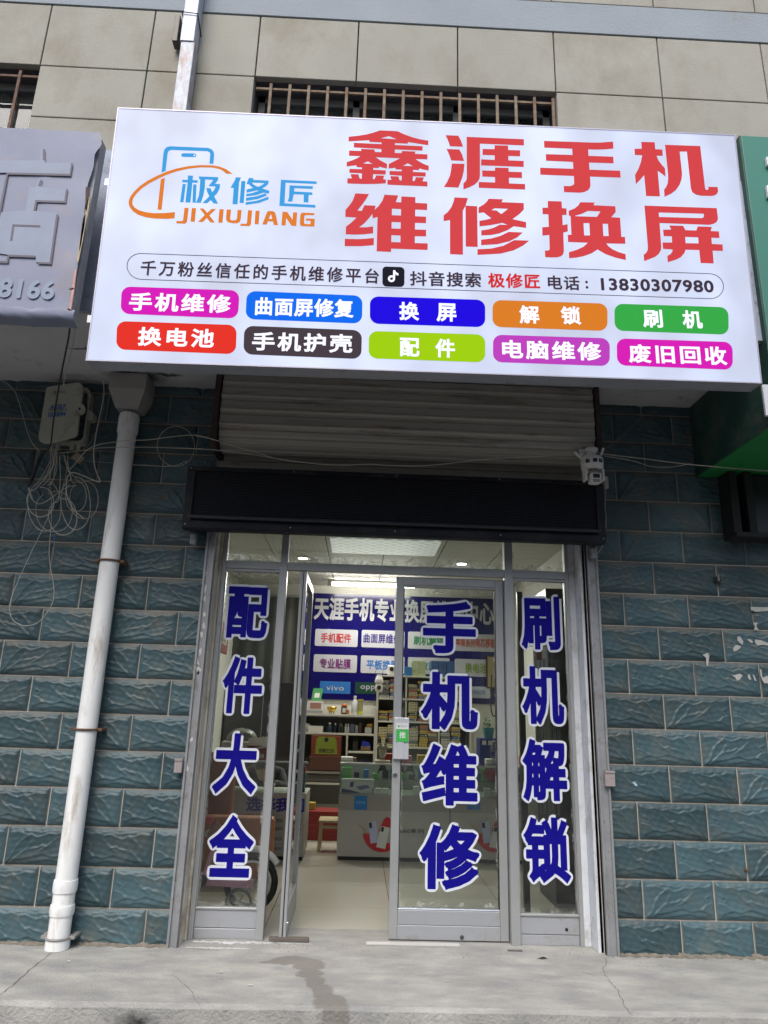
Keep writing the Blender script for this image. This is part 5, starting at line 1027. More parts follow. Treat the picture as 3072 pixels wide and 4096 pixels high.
for u0, vv_ in ((1500, 3160), (1529, 3160), (1500, 3147), (1529, 3147), (1652, 3160), (1652, 3147), (1652, 3135), (1690, 3160), (1690, 3147), (1935, 3160), (1935, 3147), (1935, 3134), (1965, 3160), (1965, 3147)):
    x0, x1, z0, z1 = px3(u0, vv_, u0+27, vv_+12, 2.36); k += 1; row = {3160: 0, 3147: 1, 3135: 2, 3134: 2}[vv_]
    if src is None: src = MB().box(-.026, .026, -.03, .03, 0, .0225, .001).build('white_phone_box', PAPER); o = src
    else: o = src.copy(); COL.objects.link(o)
    o.location = ((x0+x1)/2, 2.37, IN+row*.0235); g_ = 'left' if u0 < 1600 else ('middle' if u0 < 1900 else 'right')
    tag(o, f'white phone box, {"left" if u0 in (1500, 1652, 1935) else "right"} column, {["bottom","middle","top"][row]} row, {g_} pile in the glass counter', 'box', f'white phone boxes in the {g_} pile of the counter')
for i, (u, v) in enumerate(((1530, 3098), (1640, 3110), (1700, 3118), (1600, 3112))):
    p = onY(u, v, 2.5); mb = MB(); pts = []
    for k2 in range(40): a = k2*.55; pts.append((p.x+(.05-.0006*k2)*math.cos(a), 2.52+.02*math.sin(a*.7), .70+.045*abs(math.sin(a))+.0015*k2))
    o = mb.tube(pts, .005 if i != 2 else .003, 6).build('cable_coil', BLK if i != 2 else pcol('goldwire', (180, 160, 70))); tag(o, ('black coiled holder hanging over the glass counter shelf', 'tangled black earphones in the middle of the counter', 'coil of golden wire in the glass counter', 'small black coil beside the door stile in the counter')[i], 'coil')
x0, x1, z0, z1 = px3(1935, 3075, 1990, 3125, 2.42); t = thing('round_pink_pack', ((x0+x1)/2, 2.42, z0), 'round pink sign with red characters at the right of the counter', 'sign')
rp = (x1-x0)/2; MB().lathe(((x0+x1)/2, 2.42, .684+rp), [(rp, 0), (rp, .008)], 28, 'y').build('disc', pcol('pinkdisc', (190, 110, 120)), t); write(MB(), '维修', lambda a, b, tt: (a, 2.4195-tt, b), (x0+x1)/2-.06, .684+rp-.02, (x0+x1)/2+.05, .684+rp+.025, .02, 1, .0005).build('lettering', redm, t)
# small goods spread on the glass shelf and counter top
gcols = [('lime', (110, 190, 90)), ('redpk', (165, 60, 50)), ('sky', (40, 120, 190)), ('white', (205, 205, 200)), ('pinkg', (215, 150, 165)), ('black', (45, 45, 50)), ('silver', (150, 155, 155)), ('yel', (190, 170, 60))]
cn = {'lime': 'lime green', 'redpk': 'red', 'sky': 'sky blue', 'white': 'white', 'pinkg': 'pink', 'black': 'black', 'silver': 'silver', 'yel': 'yellow'}
for i in range(22):
    x = 1.64+i*.085+random.uniform(-.01, .01); nm, rgb = gcols[(i*5+i//3) % 8]; w_ = random.uniform(.022, .034); h_ = random.uniform(.03, .10)
    solid('accessory_pack', pcol(nm, rgb), f'{cn[nm]} accessory pack, {(ORD[i] if i < 12 else ORD[i-12])+(" from the left" if i < 12 else " right of the middle")} on the glass shelf of the counter'.replace('lowest', 'first'), 'packet', x-w_, x+w_, 2.50, 2.56, .6845, .6845+h_)
for i in range(9):
    x = 2.02+i*.16; nm, rgb = gcols[(i*3+1) % 8]; w_ = random.uniform(.03, .055); h_ = random.uniform(.03, .09)
    solid('counter_item', pcol(nm, rgb), f'{cn[nm]} item, {ORD[i]} along the top of the right counter'.replace('lowest', 'first'), 'packet', x-w_, x+w_, 2.58, 2.68, .8212, .8212+h_, bev=.006)
# gap between the counters: stool, red packs, dark shelf
st2 = thing('wooden_stool', (1.46, 2.75, PZ), 'pale wooden stool between the two counters', 'stool')
wd = mat('pale_wood', (.42, .34, .19), .55, var=.15, vscale=12)
ys = 2.62; xs0, xs1, zs0, zs1 = px3(1268, 3283, 1352, 3400, ys); top = px3(1268, 3283, 1352, 3400, ys)[3]
MB().box(xs0, xs1+.05, ys, ys+.26, top-.022, top, .006).build('seat', wd, st2)
for x in (xs0+.01, xs1+.02):
    for y in (ys+.01, ys+.22): MB().add([(x-.012, y, PZ), (x+.018, y, PZ), (x+.018, y+.028, PZ), (x-.012, y+.028, PZ), (x, y, top-.023), (x+.024, y, top-.023), (x+.024, y+.026, top-.023), (x, y+.026, top-.023)], [(3,2,1,0),(4,5,6,7),(0,1,5,4),(1,2,6,5),(2,3,7,6),(3,0,4,7)]).build('leg', wd, st2)
MB().box(xs0+.03, xs1+.02, ys+.014, ys+.034, top-.07, top-.045).build('stretcher', wd, st2)
stack(7, 1.42, 3.35, PZ, .42, .3, .037, pcol('redpack', (150, 45, 40)), 'red_pack', 'flat red packet in the floor pile behind the wooden stool', 'packet', 'red packets piled behind the stool')
solid('yellow_pack', pcol('yel', (190, 170, 60)), 'small yellow packet on top of the red pile', 'packet', 1.24, 1.32, 3.3, 3.4, PZ+.268, PZ+.33)
for i, (z, nm, rgb) in enumerate(((.62, 'darkbox', (50, 48, 45)), (.50, 'bag', (100, 98, 92)))):
    solid('storage_bag' if i else 'black_printer', pcol(nm, rgb), ('black printer on the low shelf behind the counters', 'grey plastic storage bag on the lowest wall shelf')[i], ('printer', 'bag')[i], 1.12, 1.55, 4.25, 4.5, (.583, .463)[i], (.72, .555)[i], bev=.02)
# dark doorway with curtain, back left
cu_ = pcol('curtain_grey', (78, 80, 76)); t = thing('door_curtain', (.6, 4.55, 0), 'dark grey curtain over the doorway at the back left of the shop', 'curtain')
mb = MB(); xs_ = [.16+i*.02 for i in range(44)]; f1 = [(x, 4.56+.012*math.sin(x*38), z) for z in (1.56, 2.62) for x in xs_]
mb.smooth = True; mb.add(f1, [(i, i+1, 44+i+1, 44+i) for i in range(43)]); mb.build('cloth', cu_, t)
MB().box(.15, 1.035, 4.55, 4.6, 2.621, 2.65).build('rail', GRY, t)
t = thing('black_cabinet', (.6, 4.4, PZ), 'tall black cabinet under the grey curtain at the back left', 'cabinet')
MB().box(.16, 1.03, 4.28, 4.54, PZ, 1.56, .005).build('body', BLK, t); MB().box(.592, .598, 4.277, 4.28, .1, 1.5).build('door_seam', GRY, t); MB().box(.62, .63, 4.265, 4.2795, .8, .95, .003).build('handle', GRY, t)
# left display rack seen through left pane
lr = thing('accessory_rack', (.35, 1.6, PZ), 'tall dark accessory rack with red header boards along the left wall', 'display rack')
MB().box(.14, .17, 1.0, 2.2, PZ, 2.0).build('back_panel', pcol('pegboard', (90, 92, 88)), lr)
for y in (1.0, 1.6, 2.18): MB().box(.171, .20, y, y+.025, PZ, 2.0).build('upright', BLK, lr)
rh = pcol('header_red', (165, 50, 42)); 
for y0, y1, z0, z1 in ((1.02, 1.56, 1.72, 1.98), (1.64, 2.15, 1.72, 1.98)):
    h_ = MB().box(.50, .52, y0, y1, z0, z1, .003).build('header_board', rh, lr)
    MB().box(.2005, .4995, y0+.02, y0+.04, z1-.03, z1-.01).build('arm', BLK, h_)
    write(MB(), '专业贴膜', lambda a, b, tt: (.521+tt, a, b), y0+.06, z0+.07, y1-.06, z1-.07, .02, 1, .0005).build('lettering', PAPER, h_)
ORD2 = ['first', 'second', 'third', 'fourth', 'fifth', 'sixth', 'seventh', 'eighth', 'last']
for i in range(26):
    y = 1.05+(i % 9)*.125; z = 1.42-(i//9)*.30; nm, rgb = random.choice((('y', (210, 190, 50)), ('o', (200, 100, 40)), ('w', (200, 200, 195)), ('v', (130, 90, 150)), ('g', (60, 110, 70)), ('d', (50, 50, 50))))
    o = solid('hanging_pack', pcol('hp_'+nm, rgb), {'y': 'yellow', 'o': 'orange', 'w': 'white', 'v': 'violet', 'g': 'green', 'd': 'dark grey'}[nm]+' accessory pack, '+ORD2[i % 9]+' along the '+('upper', 'middle', 'lower')[i//9]+' row of the left wall rack', 'packet', .205, .45, y, y+.09, z, z+.24, {'y': 'yellow', 'o': 'orange', 'w': 'white', 'v': 'violet', 'g': 'green', 'd': 'dark grey'}[nm]+' packs on the left rack', .002)
# printer with plastic bag, leaflet box on the left counter
solid('white_printer', PAPER, 'white printer on the left counter under the grey plastic bag', 'printer', .50, .80, 2.36, 2.66, .8225, .97, bev=.01)
mb = MB(); cx_, cy_, cz_ = .66, 2.5, .972
bm = bmesh.new(); bmesh.ops.create_icosphere(bm, subdivisions=3, radius=1)
for v in bm.verts: k = 1+.12*math.sin(v.co.x*7+v.co.z*9)*math.cos(v.co.y*8); v.co = Vector((cx_+v.co.x*.14*k, cy_+v.co.y*.11*k, cz_+max(0, v.co.z)*.11*k))
bm.verts.index_update(); mb.smooth = True; mb.add([v.co[:] for v in bm.verts], [[v.index for v in f.verts] for f in bm.faces]); bm.free()
tag(mb.build('plastic_bag', pcol('bag_grey', (125, 130, 120), .35)), 'crumpled grey plastic bag lying on the white printer', 'bag')
t = thing('leaflet_box', (.95, 2.45, .8205), 'red box with tilted white leaflet on the left counter', 'box'); x0, x1, z0, z1 = px3(985, 2945, 1075, 3020, 2.3)
MB().box(x0, x1, 2.32, 2.5, .8215, .8215+.12, .004).build('carton', pcol('boxred', (150, 60, 50)), t)
MB().add([(x0+.02, 2.318, .90), (x1, 2.316, .93), (x1, 2.36, 1.02), (x0, 2.36, 1.0), (x0+.02, 2.314, .90), (x1, 2.312, .93), (x1, 2.356, 1.02), (x0, 2.356, 1.0)], [(0,1,2,3),(7,6,5,4),(0,4,5,1),(1,5,6,2),(2,6,7,3),(3,7,4,0)]).build('leaflet', PAPER, t)
write(MB(), '电脑维修', lambda a, b, tt: (a, 2.3195-tt, b), x0+.05, .835, x1-.03, .875, .02, 1, .0005).build('lettering', PAPER, t)
for x0, x1, z1, nm, rgb, lab in ((1.16, 1.27, .72, 'tealbox', (30, 85, 95), 'dark teal packet in the right end of the left counter'), (1.16, 1.27, .775, 'redpk', (165, 60, 50), 'red packet on the dark teal one in the left counter')):
    solid('counter_pack', pcol(nm, rgb), lab, 'packet', x0, x1, 2.32, 2.42, IN if 'teal on' not in lab and nm == 'tealbox' else .7215, z1)
# ---- seated person behind the left counter
def skin_fig(name, chain, mats_, parent=None, sub=2):
    me = bpy.data.meshes.new(name); vs = [c[0] for c in chain]; es = [(c[2], i) for i, c in enumerate(chain) if c[2] is not None]
    off = wloc(parent) if parent else Vector((0, 0, 0))
    me.from_pydata([tuple(Vector(v)-off) for v in vs], es, []); o = bpy.data.objects.new(name, me); COL.objects.link(o); o.parent = parent
    sk = o.modifiers.new('skin', 'SKIN'); sk.use_smooth_shade = True
    for i, c in enumerate(chain):
        r = c[1]; me.skin_vertices[0].data[i].radius = (r, r) if not isinstance(r, tuple) else r; me.skin_vertices[0].data[i].use_root = (i == 0)
    sb = o.modifiers.new('sub', 'SUBSURF'); sb.levels = sub; sb.render_levels = sub
    me.materials.append(mats_); return o
skin = mat('skin', (.42, .26, .19), .55); hair = mat('black_hair', (.012, .010, .010), .45); cloth = mat('dark_jacket', (.03, .03, .035), .8); trou = mat('dark_trousers', (.03, .035, .05), .8)
pe = thing('person', (.82, 3.0, PZ), 'person in a dark jacket bent over behind the left counter, head down', 'person')
hx, hy, hz = .83, 2.86, .71
CH = [((0.820, 3.22, .46), .13, None), ((0.820, 3.16, 0.510), .125, 0), ((0.820, 3.05, 0.630), .13, 1), ((0.825, 2.98, 0.700), .06, 2), ((0.830, 2.93, 0.740), .055, 3),
      ((0.660, 3.06, 0.650), .06, 2), ((0.600, 2.96, 0.530), .045, 5), ((0.680, 2.82, .585), .034, 6), ((0.720, 2.77, .58), .028, 7),
      ((0.980, 3.06, 0.650), .06, 2), ((1.040, 2.96, 0.530), .045, 9), ((0.970, 2.82, .585), .034, 10), ((0.930, 2.78, .58), .028, 11),
      ((0.730, 3.18, .44), .085, 0), ((0.720, 2.86, .43), .065, 13), ((0.720, 2.88, .10), .045, 14), ((0.720, 2.80, .06), .035, 15),
      ((0.910, 3.18, .44), .085, 0), ((0.920, 2.86, .43), .065, 17), ((0.920, 2.88, .10), .045, 18), ((0.920, 2.80, .06), .035, 19)]
skin_fig('body', CH, cloth, pe)
bm = bmesh.new(); bmesh.ops.create_icosphere(bm, subdivisions=3, radius=1)
mb = MB(); mb.smooth = True
for v in bm.verts:
    x, y, z = v.co; jaw = 1-.22*max(0, -z); nose = .13*math.exp(-((x/.16)**2+((z+.08)/.22)**2)) if y < 0 else 0
    v.co = Vector((hx+x*.075*jaw, hy+(y-nose)*.092, hz+z*.108-.03*max(0, -y)))
bm.verts.index_update(); mb.add([v.co[:] for v in bm.verts], [[v.index for v in f.verts] for f in bm.faces]); mb.build('head', skin, pe)
mb = MB(); mb.smooth = True
sel = [f for f in bm.faces]; 
vs = [((v.co-Vector((hx, hy, hz)))*1.10+Vector((hx, hy+.012, hz+.012)))[:] for v in bm.verts]
fs = [[v.index for v in f.verts] for f in bm.faces if (f.calc_center_median().z > hz-.012 or f.calc_center_median().y > hy-.03)]
mb.add(vs, fs).build('hair', hair, pe); bm.free()
for s in (-1, 1): MB().lathe((hx+s*.028, hy-.092, hz+.0), [(.001, -.006), (.008, -.004), (.010, 0)], 10, 'y').build('eye', BLK, pe)
for s, hx2 in ((-1, .725), (1, .925)):
    for k in range(5):
        a = -.5+k*.25; L_ = (.035, .055, .06, .056, .045)[k]; p0 = Vector((hx2+.010*(k-2), 2.765, .578)); MB().tube([p0, p0+Vector((.006*(k-2), -L_*.5, .004)), p0+Vector((.008*(k-2), -L_, -.008))], [.008, .0075, .005], 6).build('finger', skin, pe)
MB().box(.64, 1.0, 3.08, 3.4, .30, .34, .01).build('stool_seat', wd, thing('low_stool', (.82, 3.24, PZ), 'low wooden stool the bent person sits on behind the left counter', 'stool'))
sts = bpy.data.objects['low_stool']
for x in (.66, .95):
    for y in (3.1, 3.35): MB().box(x, x+.03, y, y+.03, PZ, .2995).build('leg', wd, sts)
# ---- brown armchair behind the left pane
br = mat('brown_leather', (.27, .10, .055), .5, var=.15, vscale=8, bump=.1); br2 = mat('orange_brown_leather', (.40, .15, .065), .5, var=.12, vscale=8)
ac = thing('armchair', (.75, 1.6, PZ), 'brown leather armchair with a tall back behind the left glass pane', 'armchair')
x0, x1, z0, z1 = px3(825, 3012, 945, 3300, 1.75); MB().box(x0-.1, x1, 1.72, 1.86, PZ+.3, z1, .035).build('backrest', br, ac)
x0, x1, z0, z1 = px3(860, 3268, 1102, 3450, 1.45); MB().box(x0-.15, x1-.005, 1.42, 1.54, PZ+.02, z1, .03).build('arm_panel', br2, ac); MB().box(x0-.1, x1-.03, 1.545, 1.715, PZ+.05, z1-.12, .03).build('seat', br, ac)
# ---- pink child's bicycle
pc = onZ(1000, 3652, PZ); yb = max(.62, min(1.15, pc.y))
cw_ = onY(1002, 3546, yb); rw = onY(1112, 3550, yb).x-cw_.x; cz = PZ+rw
pink = mat('pink_paint', (.80, .42, .58), .35); tyre = mat('tyre', (.02, .02, .02), .7); wp = mat('white_plastic', (.62, .62, .62), .4)
bk = thing('child_bicycle', (cw_.x-.3, yb, PZ), "child's pink bicycle with white mudguard parked behind the left glass pane", 'bicycle')
def wheel(x, r, nm='wheel'):
    w_ = MB().tube([(x+(r-.022)*math.cos(k*math.pi/16), yb, PZ+r+(r-.022)*math.sin(k*math.pi/16)) for k in range(33)], .021, 8, False).build(nm, tyre, bk)
    MB().tube([(x+(r-.052)*math.cos(k*math.pi/16), yb, PZ+r+(r-.052)*math.sin(k*math.pi/16)) for k in range(33)], .009, 6, False).build('rim', wp, w_)
    m2 = MB()
    for k in range(14): a = k*2*math.pi/14; m2.tube([(x, yb+.01*(-1)**k, PZ+r), (x+(r-.055)*math.cos(a), yb, PZ+r+(r-.055)*math.sin(a))], .0015, 4)
    m2.build('spokes', chrome, w_); MB().lathe((x, yb-.03, PZ+r), [(.018, 0), (.018, .06)], 12, 'y').build('hub', chrome, w_); return w_
xr = cw_.x; xf = xr-.80; wheel(xr, rw); wheel(xf, rw)
MB().tube([(xr+(rw+.02)*math.cos(a), yb, cz+(rw+.02)*math.sin(a)) for a in [math.radians(35+k*6) for k in range(22)]], .022, 8).build('mudguard', wp, bk)
bb = (xr-.30, yb, PZ+.19)
MB().tube([(xr, yb-.035, cz), bb, (xr-.62, yb, PZ+.40)], [.012, .018, .020], 8).build('frame_tube', pink, bk); MB().tube([bb, (xr-.24, yb, PZ+.42)], .016, 8).build('seat_tube', pink, bk); MB().tube([(xr, yb+.035, cz), (xr-.25, yb, PZ+.38)], .010, 8).build('seat_stay', pink, bk)
MB().tube([(xf, yb, PZ+rw), (xr-.66, yb, PZ+.46), (xr-.64, yb, PZ+.60)], .014, 8).build('fork', pink, bk)
MB().add([(xr-.36, yb-.05, PZ+.165), (xr+.02, yb-.05, cz-.025), (xr+.02, yb-.05, cz+.025), (xr-.34, yb-.05, PZ+.235), (xr-.36, yb-.035, PZ+.165), (xr+.02, yb-.035, cz-.025), (xr+.02, yb-.035, cz+.025), (xr-.34, yb-.035, PZ+.235)], [(0,1,2,3),(7,6,5,4),(0,4,5,1),(1,5,6,2),(2,6,7,3),(3,7,4,0)]).build('chain_guard', pink, bk)
MB().lathe((bb[0], yb-.068, bb[2]), [(.035, 0), (.035, .014)], 18, 'y').build('crank', BLK, bk); MB().tube([(bb[0], yb-.075, bb[2]), (bb[0]-.06, yb-.08, bb[2]-.08)], .008, 6).build('pedal_arm', chrome, bk); MB().box(bb[0]-.1, bb[0]-.03, yb-.13, yb-.085, bb[2]-.095, bb[2]-.075, .004).build('pedal', BLK, bk)
MB().lathe((xr-.23, yb, PZ+.42), [(.03, 0), (.085, .02), (.09, .045), (.06, .06)], 18).build('saddle', wp, bk)
MB().tube(smooth_path([(xr-.60, yb-.18, PZ+.63), (xr-.64, yb-.06, PZ+.61), (xr-.64, yb+.06, PZ+.61), (xr-.60, yb+.18, PZ+.63)]), .011, 8).build('handlebar', chrome, bk)
tw_ = MB().tube([(xr-.05+.075*math.cos(k*math.pi/10), yb-.12, PZ+.085+.075*math.sin(k*math.pi/10)) for k in range(21)], .010, 6, False).build('training_wheel', pcol('grey', (0, 0, 0)), bk)
MB().tube([(xr, yb-.04, cz), (xr-.05, yb-.11, PZ+.085)], .006, 6).build('bracket', chrome, tw_)
pf = onY(838, 3283, yb-.15); t = thing('pink_rosette', (pf.x, pf.y, pf.z), 'bright pink cloth rosette on the bicycle handlebar', 'rosette')
mb = MB()
for k in range(10):
    a = k*.628; mb.lathe((pf.x+.02*math.cos(a), pf.y, pf.z+.016*math.sin(a)), [(.002, -.012), (.014, 0), (.002, .012)], 8)
mb.build('petals', pcol('hotpink', (230, 90, 100)), t)
pg = onY(862, 3320, yb-.15); mb = MB(); bm = bmesh.new(); bmesh.ops.create_icosphere(bm, subdivisions=3, radius=1)
for v in bm.verts: k = 1+.15*math.sin(v.co.x*8+v.co.z*6); s_ = .35+.65*max(0, min(1, (.9-v.co.z)/1.6)); v.co = Vector((pg.x+v.co.x*.06*k*s_, pg.y+v.co.y*.04*s_, pg.z+v.co.z*.065))
bm.verts.index_update(); mb.smooth = True; mb.add([v.co[:] for v in bm.verts], [[v.index for v in f.verts] for f in bm.faces]); bm.free()
tag(mb.build('carrier_bag', pcol('bag_pinkish', (150, 105, 95), .3)), 'small translucent carrier bag hanging from the bicycle handlebar', 'bag')
# ---- dark stand behind the right pane
ds = thing('tube_stand', (3.2, 1.1, PZ), 'tall black display stand with clear tubes behind the right glass pane', 'display stand')
MB().box(2.86, 2.90, .80, .84, PZ, 2.15, .003).build('post', BLK, ds); MB().box(3.38, 3.42, .80, .84, PZ, 2.15, .003).build('post', BLK, ds)
MB().box(3.10, 3.55, .9, 1.35, PZ, 2.2, .004).build('cabinet', mat('dark_cabinet', (.018, .019, .022), .35), ds)
tubem = glass('clear_tube', (.75, .8, .8), .10)
for k in range(6): MB().tube([(3.0+k*.03, .86, 1.05+.03*(k % 2)), (3.0+k*.03, .86, 1.75-.04*(k % 3))], .010, 8).build('tube', tubem, ds)
for k in range(5): MB().tube([(3.0+k*.032, .86, .62), (3.0+k*.032, .86, 1.0)], .009, 8).build('tube', tubem, ds)
MB().box(2.96, 3.09, .84, .90, 1.76, 1.80, .002).build('top_clip', GRY, ds); MB().box(3.0, 3.04, .835, .845, 1.66, 1.76, .002).build('red_tag', pcol('tagred', (150, 50, 60)), ds)
# ------------------------------------------------------------------ old sign at left
cA = lambda x, y: (x*.54249, 500+y*.54249)
YO = -1.2
os_ = thing('faded_banner_sign', (-.6, YO, 3.09), 'faded torn grey shop banner stretched on a frame left of the light box', 'shop sign')
vin = mat('faded_vinyl', (.215, .235, .325), .6, var=.08, vscale=2.5, bump=.3, bscale=7, dirt=(.28, .245, .27), damt=.3, dscale=2.2)
bx = onY(*cA(560, 1380), YO).x; tx_ = onY(*cA(745, 60), YO).x; zt_ = onY(*cA(745, 55), YO).z; zb2 = onY(*cA(540, 1385), YO).z
edge_px = [(745,55),(742,110),(755,150),(700,210),(690,300),(650,420),(640,475),(625,640),(610,790),(595,930),(575,1040),(560,1150),(548,1260),(535,1330),(520,1385)]
mb = MB(); mb.smooth = True
NX, NZ = 40, 44; vs = []
prof_ = [(onY(*cA(*p), YO).z, onY(*cA(*p), YO).x) for p in edge_px]
def edge_x(z):
    for (za, xa), (zb3, xb) in zip(prof_[:-1], prof_[1:]):
        if zb3 <= z <= za: t = (z-zb3)/(za-zb3+1e-9); return xb+(xa-xb)*t
    return prof_[0][1] if z > prof_[0][0] else prof_[-1][1]
for j in range(NZ+1):
    z = zb2+(zt_-zb2)*j/NZ; xr_ = edge_x(z)
    for i in range(NX+1):
        s_ = i/NX; x = -1.9+(xr_+1.9)*(1-(1-s_)**1.5)
        y = YO-.0006*math.sin(x*9+z*5)-.004*math.sin(z*17+x*3)*math.exp(-9*(xr_-x))-.002*math.exp(-((x-z*.5+1.5)/.03)**2)-.002*math.exp(-((x+z*.35-1.35)/.025)**2)
        if j == 0: z2 = z+.006*math.sin(x*23)
        else: z2 = z
        vs.append((x, y, z2))
fs = [(j*(NX+1)+i, j*(NX+1)+i+1, (j+1)*(NX+1)+i+1, (j+1)*(NX+1)+i) for j in range(NZ) for i in range(NX)]
mb.add(vs, fs).build('banner_face', vin, os_)
mb = MB(); mb.smooth = True; vs = []          # torn flap folded under the frame
for i in range(61):
    x = -1.9+(bx+1.9)*i/60; w_ = .008*math.sin(i*.9)+.006*math.sin(i*2.3)
    vs += [(x, YO-.012+w_*.5, zb2+.012+w_), (x, YO-.018+w_, zb2-.02+w_*.5), (x, YO-.002, zb2-.045+w_), (x, YO+.05, zb2-.055+w_*.4)]
mb.add(vs, [(i*4+k, i*4+k+1, (i+1)*4+k+1, (i+1)*4+k) for i in range(60) for k in range(3)]).build('folded_hem', vin, os_)
MB().box(-1.9, bx-.03, YO+.03, YO+.10, zb2-.03, zt_-.01, .003).build('frame_box', mat('sign_box_grey', (.40, .41, .44), .7, var=.15), os_)
shd = mat('faded_brown', (.095, .085, .12), .6, var=.1); lt = mat('faded_pale', (.235, .27, .36), .6, var=.08)
fO = lambda a, b, t: (a, YO-.0048-t, b)
def polyO(L, m, t, nm='faded_character'):
    mb = MB(); mb.prism([(onY(*cA(L[i], L[i+1]), YO-.0048).x, onY(*cA(L[i], L[i+1]), YO-.0048).z) for i in range(0, len(L), 2)], fn=fO, t0=t-.0008, t1=t); return mb
for L in ([-60,355,50,352,515,362,525,283,330,278,330,180,300,180,300,262,-60,262], [215,460,262,462,285,405,312,408,305,455,490,477,475,562,262,555,247,632,420,650,366,1015,265,1012,265,965,58,957,-60,940,-60,650,190,630]): polyO(L, lt, .001).build('pale_character', lt, os_)
for L in ([317,180,332,180,333,258,315,258], [50,352,515,362,525,283,538,283,523,378,62,367,10,640,-60,900,-60,600,0,600], [297,405,313,408,300,452,282,450], [487,477,502,477,488,578,275,570,263,633,247,632,262,555,475,562], [415,663,432,664,380,1030,280,1025,283,1012,366,1015], [93,733,298,741,297,755,107,748,92,853,75,852], [58,957,265,965,264,980,68,973,62,1020,-20,1018,-20,1003,48,1005]): polyO(L, shd, .0022).build('shadow_stroke', shd, os_)
a_, b_2 = onY(*cA(-20, 1275), YO), onY(*cA(420, 1150), YO); write(MB(), '8166', fO, a_.x, a_.z, b_2.x, b_2.z, .03, 1.05, .001).build('lettering', mat('faded_pale2', (.22, .275, .38), .55), os_)
torn = mat('torn_tape', (.40, .34, .22), .7, var=.3, vscale=20); tpk = mat('torn_pink', (.50, .28, .24), .7, var=.2, vscale=20); tdk = mat('torn_dark', (.06, .04, .04), .8)
def strip(L, m, nm):
    MB().prism([(onY(*cA(L[i], L[i+1]), YO).x, onY(*cA(L[i], L[i+1]), YO).z) for i in range(0, len(L), 2)], fn=lambda a, b, t: (a, YO-.012-t, b), t0=0, t1=.004).build(nm, m, os_)
strip([640,475,665,470,668,530,650,640,645,660,638,600], tdk, 'torn_edge'); strip([655,560,672,540,660,660,640,740,620,860,600,960,585,1030,572,1020,590,900,615,760,640,640], torn, 'torn_edge')
strip([620,700,640,670,632,760,606,900,590,960,600,860], tdk, 'torn_edge'); strip([560,1080,575,1075,560,1200,545,1300,530,1390,518,1385,535,1250], tpk, 'torn_edge'); strip([515,1222,545,1212,558,1222,535,1232], tdk, 'torn_edge'); strip([510,1362,548,1385,540,1392,505,1372], tdk, 'torn_edge')
# ------------------------------------------------------------------ green sign at right
gr = thing('green_sign_box', (4.9, -.5, 2.81), 'deep green painted sign box mounted right of the light box', 'shop sign')
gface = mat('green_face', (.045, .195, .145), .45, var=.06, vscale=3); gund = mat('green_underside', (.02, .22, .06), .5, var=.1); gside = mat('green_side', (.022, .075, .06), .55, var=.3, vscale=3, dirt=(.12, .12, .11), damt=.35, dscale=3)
GX, GY, GZ0, GZ1 = 3.878, -.935, 2.81, 4.66
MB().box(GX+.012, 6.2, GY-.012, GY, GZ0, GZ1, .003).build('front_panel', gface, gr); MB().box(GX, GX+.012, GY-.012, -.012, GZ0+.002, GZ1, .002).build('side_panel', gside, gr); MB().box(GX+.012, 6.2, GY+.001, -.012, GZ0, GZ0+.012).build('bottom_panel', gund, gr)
MB().box(GX+.012, 6.2, GY+.001, FY-.013, GZ1-.012, GZ1-.001).build('top_panel', gface, gr)
for u, v, L in ((3062, 650, .03), (3064, 770, .04)):
    p = onY(u, v, GY-.02); MB().box(p.x, p.x+.35, GY-.035, GY-.013, p.z-L, p.z+L, .003).build('raised_stroke', mat('acrylic_white', (.6, .62, .66), .3), gr)
p = onY(3066, 1590, GY-.02); MB().box(p.x-.02, p.x+.3, GY-.03, GY-.0125, GZ0+.02, GZ0+.20, .003).build('pale_strip', mat('acrylic_white', (0, 0, 0)), gr)
bk2 = thing('steel_hanger', (4.25, -.1, 2.3), 'black steel channel bracket on the wall below the green sign box', 'bracket')
x0, x1, z0, z1 = px3(2935, 1925, 3090, 2150, -.14)
for a in (x0, x0+.10): MB().box(a, a+.05, -.16, -.02, z0+.03, GZ0-.002, .003).build('channel', gap, bk2)
MB().box(x0-.0, x1+.5, -.18, -.02, z0, z0+.029, .003).build('foot_bar', gap, bk2); MB().box(x0+.155, x1+.5, -.12, -.02, z0+.035, GZ0-.01).build('back_plate', mat('dark_cabinet', (0, 0, 0)), bk2)
# ------------------------------------------------------------------ pipes
pvc = mat('pvc_pipe', (.82, .83, .82), .45, var=.06, vscale=5, dirt=(.5, .45, .38), damt=.35, dscale=9, stretch=(2, 2, .4), bump=.05)
rain = thing('rain_pipe', (.186, -.09, PZ), 'white plastic rain pipe with square hopper running down the tiled wall', 'drainpipe')
px_, py_ = .186, -.095; PR = .056
MB().lathe((px_, py_, .04), [(PR, 0), (PR, 3.02)], 24).build('pipe', pvc, rain)
for z, h in ((.215, .05), (.33, .06)): MB().lathe((px_, py_, z-h/2), [(PR+.005, 0), (PR+.007, h*.3), (PR+.007, h*.7), (PR+.005, h)], 24).build('socket', pvc, rain)
MB().lathe((px_, py_, PZ+.002), [(PR+.006, 0), (PR+.006, .055)], 24).build('foot', pvc, rain)
MB().lathe((px_, py_, 2.93), [(PR+.006, 0), (PR+.008, .02), (PR+.008, .10), (PR+.005, .12)], 24).build('collar', pvc, rain)
mb = MB(); H = .115; q_ = [(-H, -H), (H, -H), (H, H*.8), (-H, H*.8)]; s_ = .62
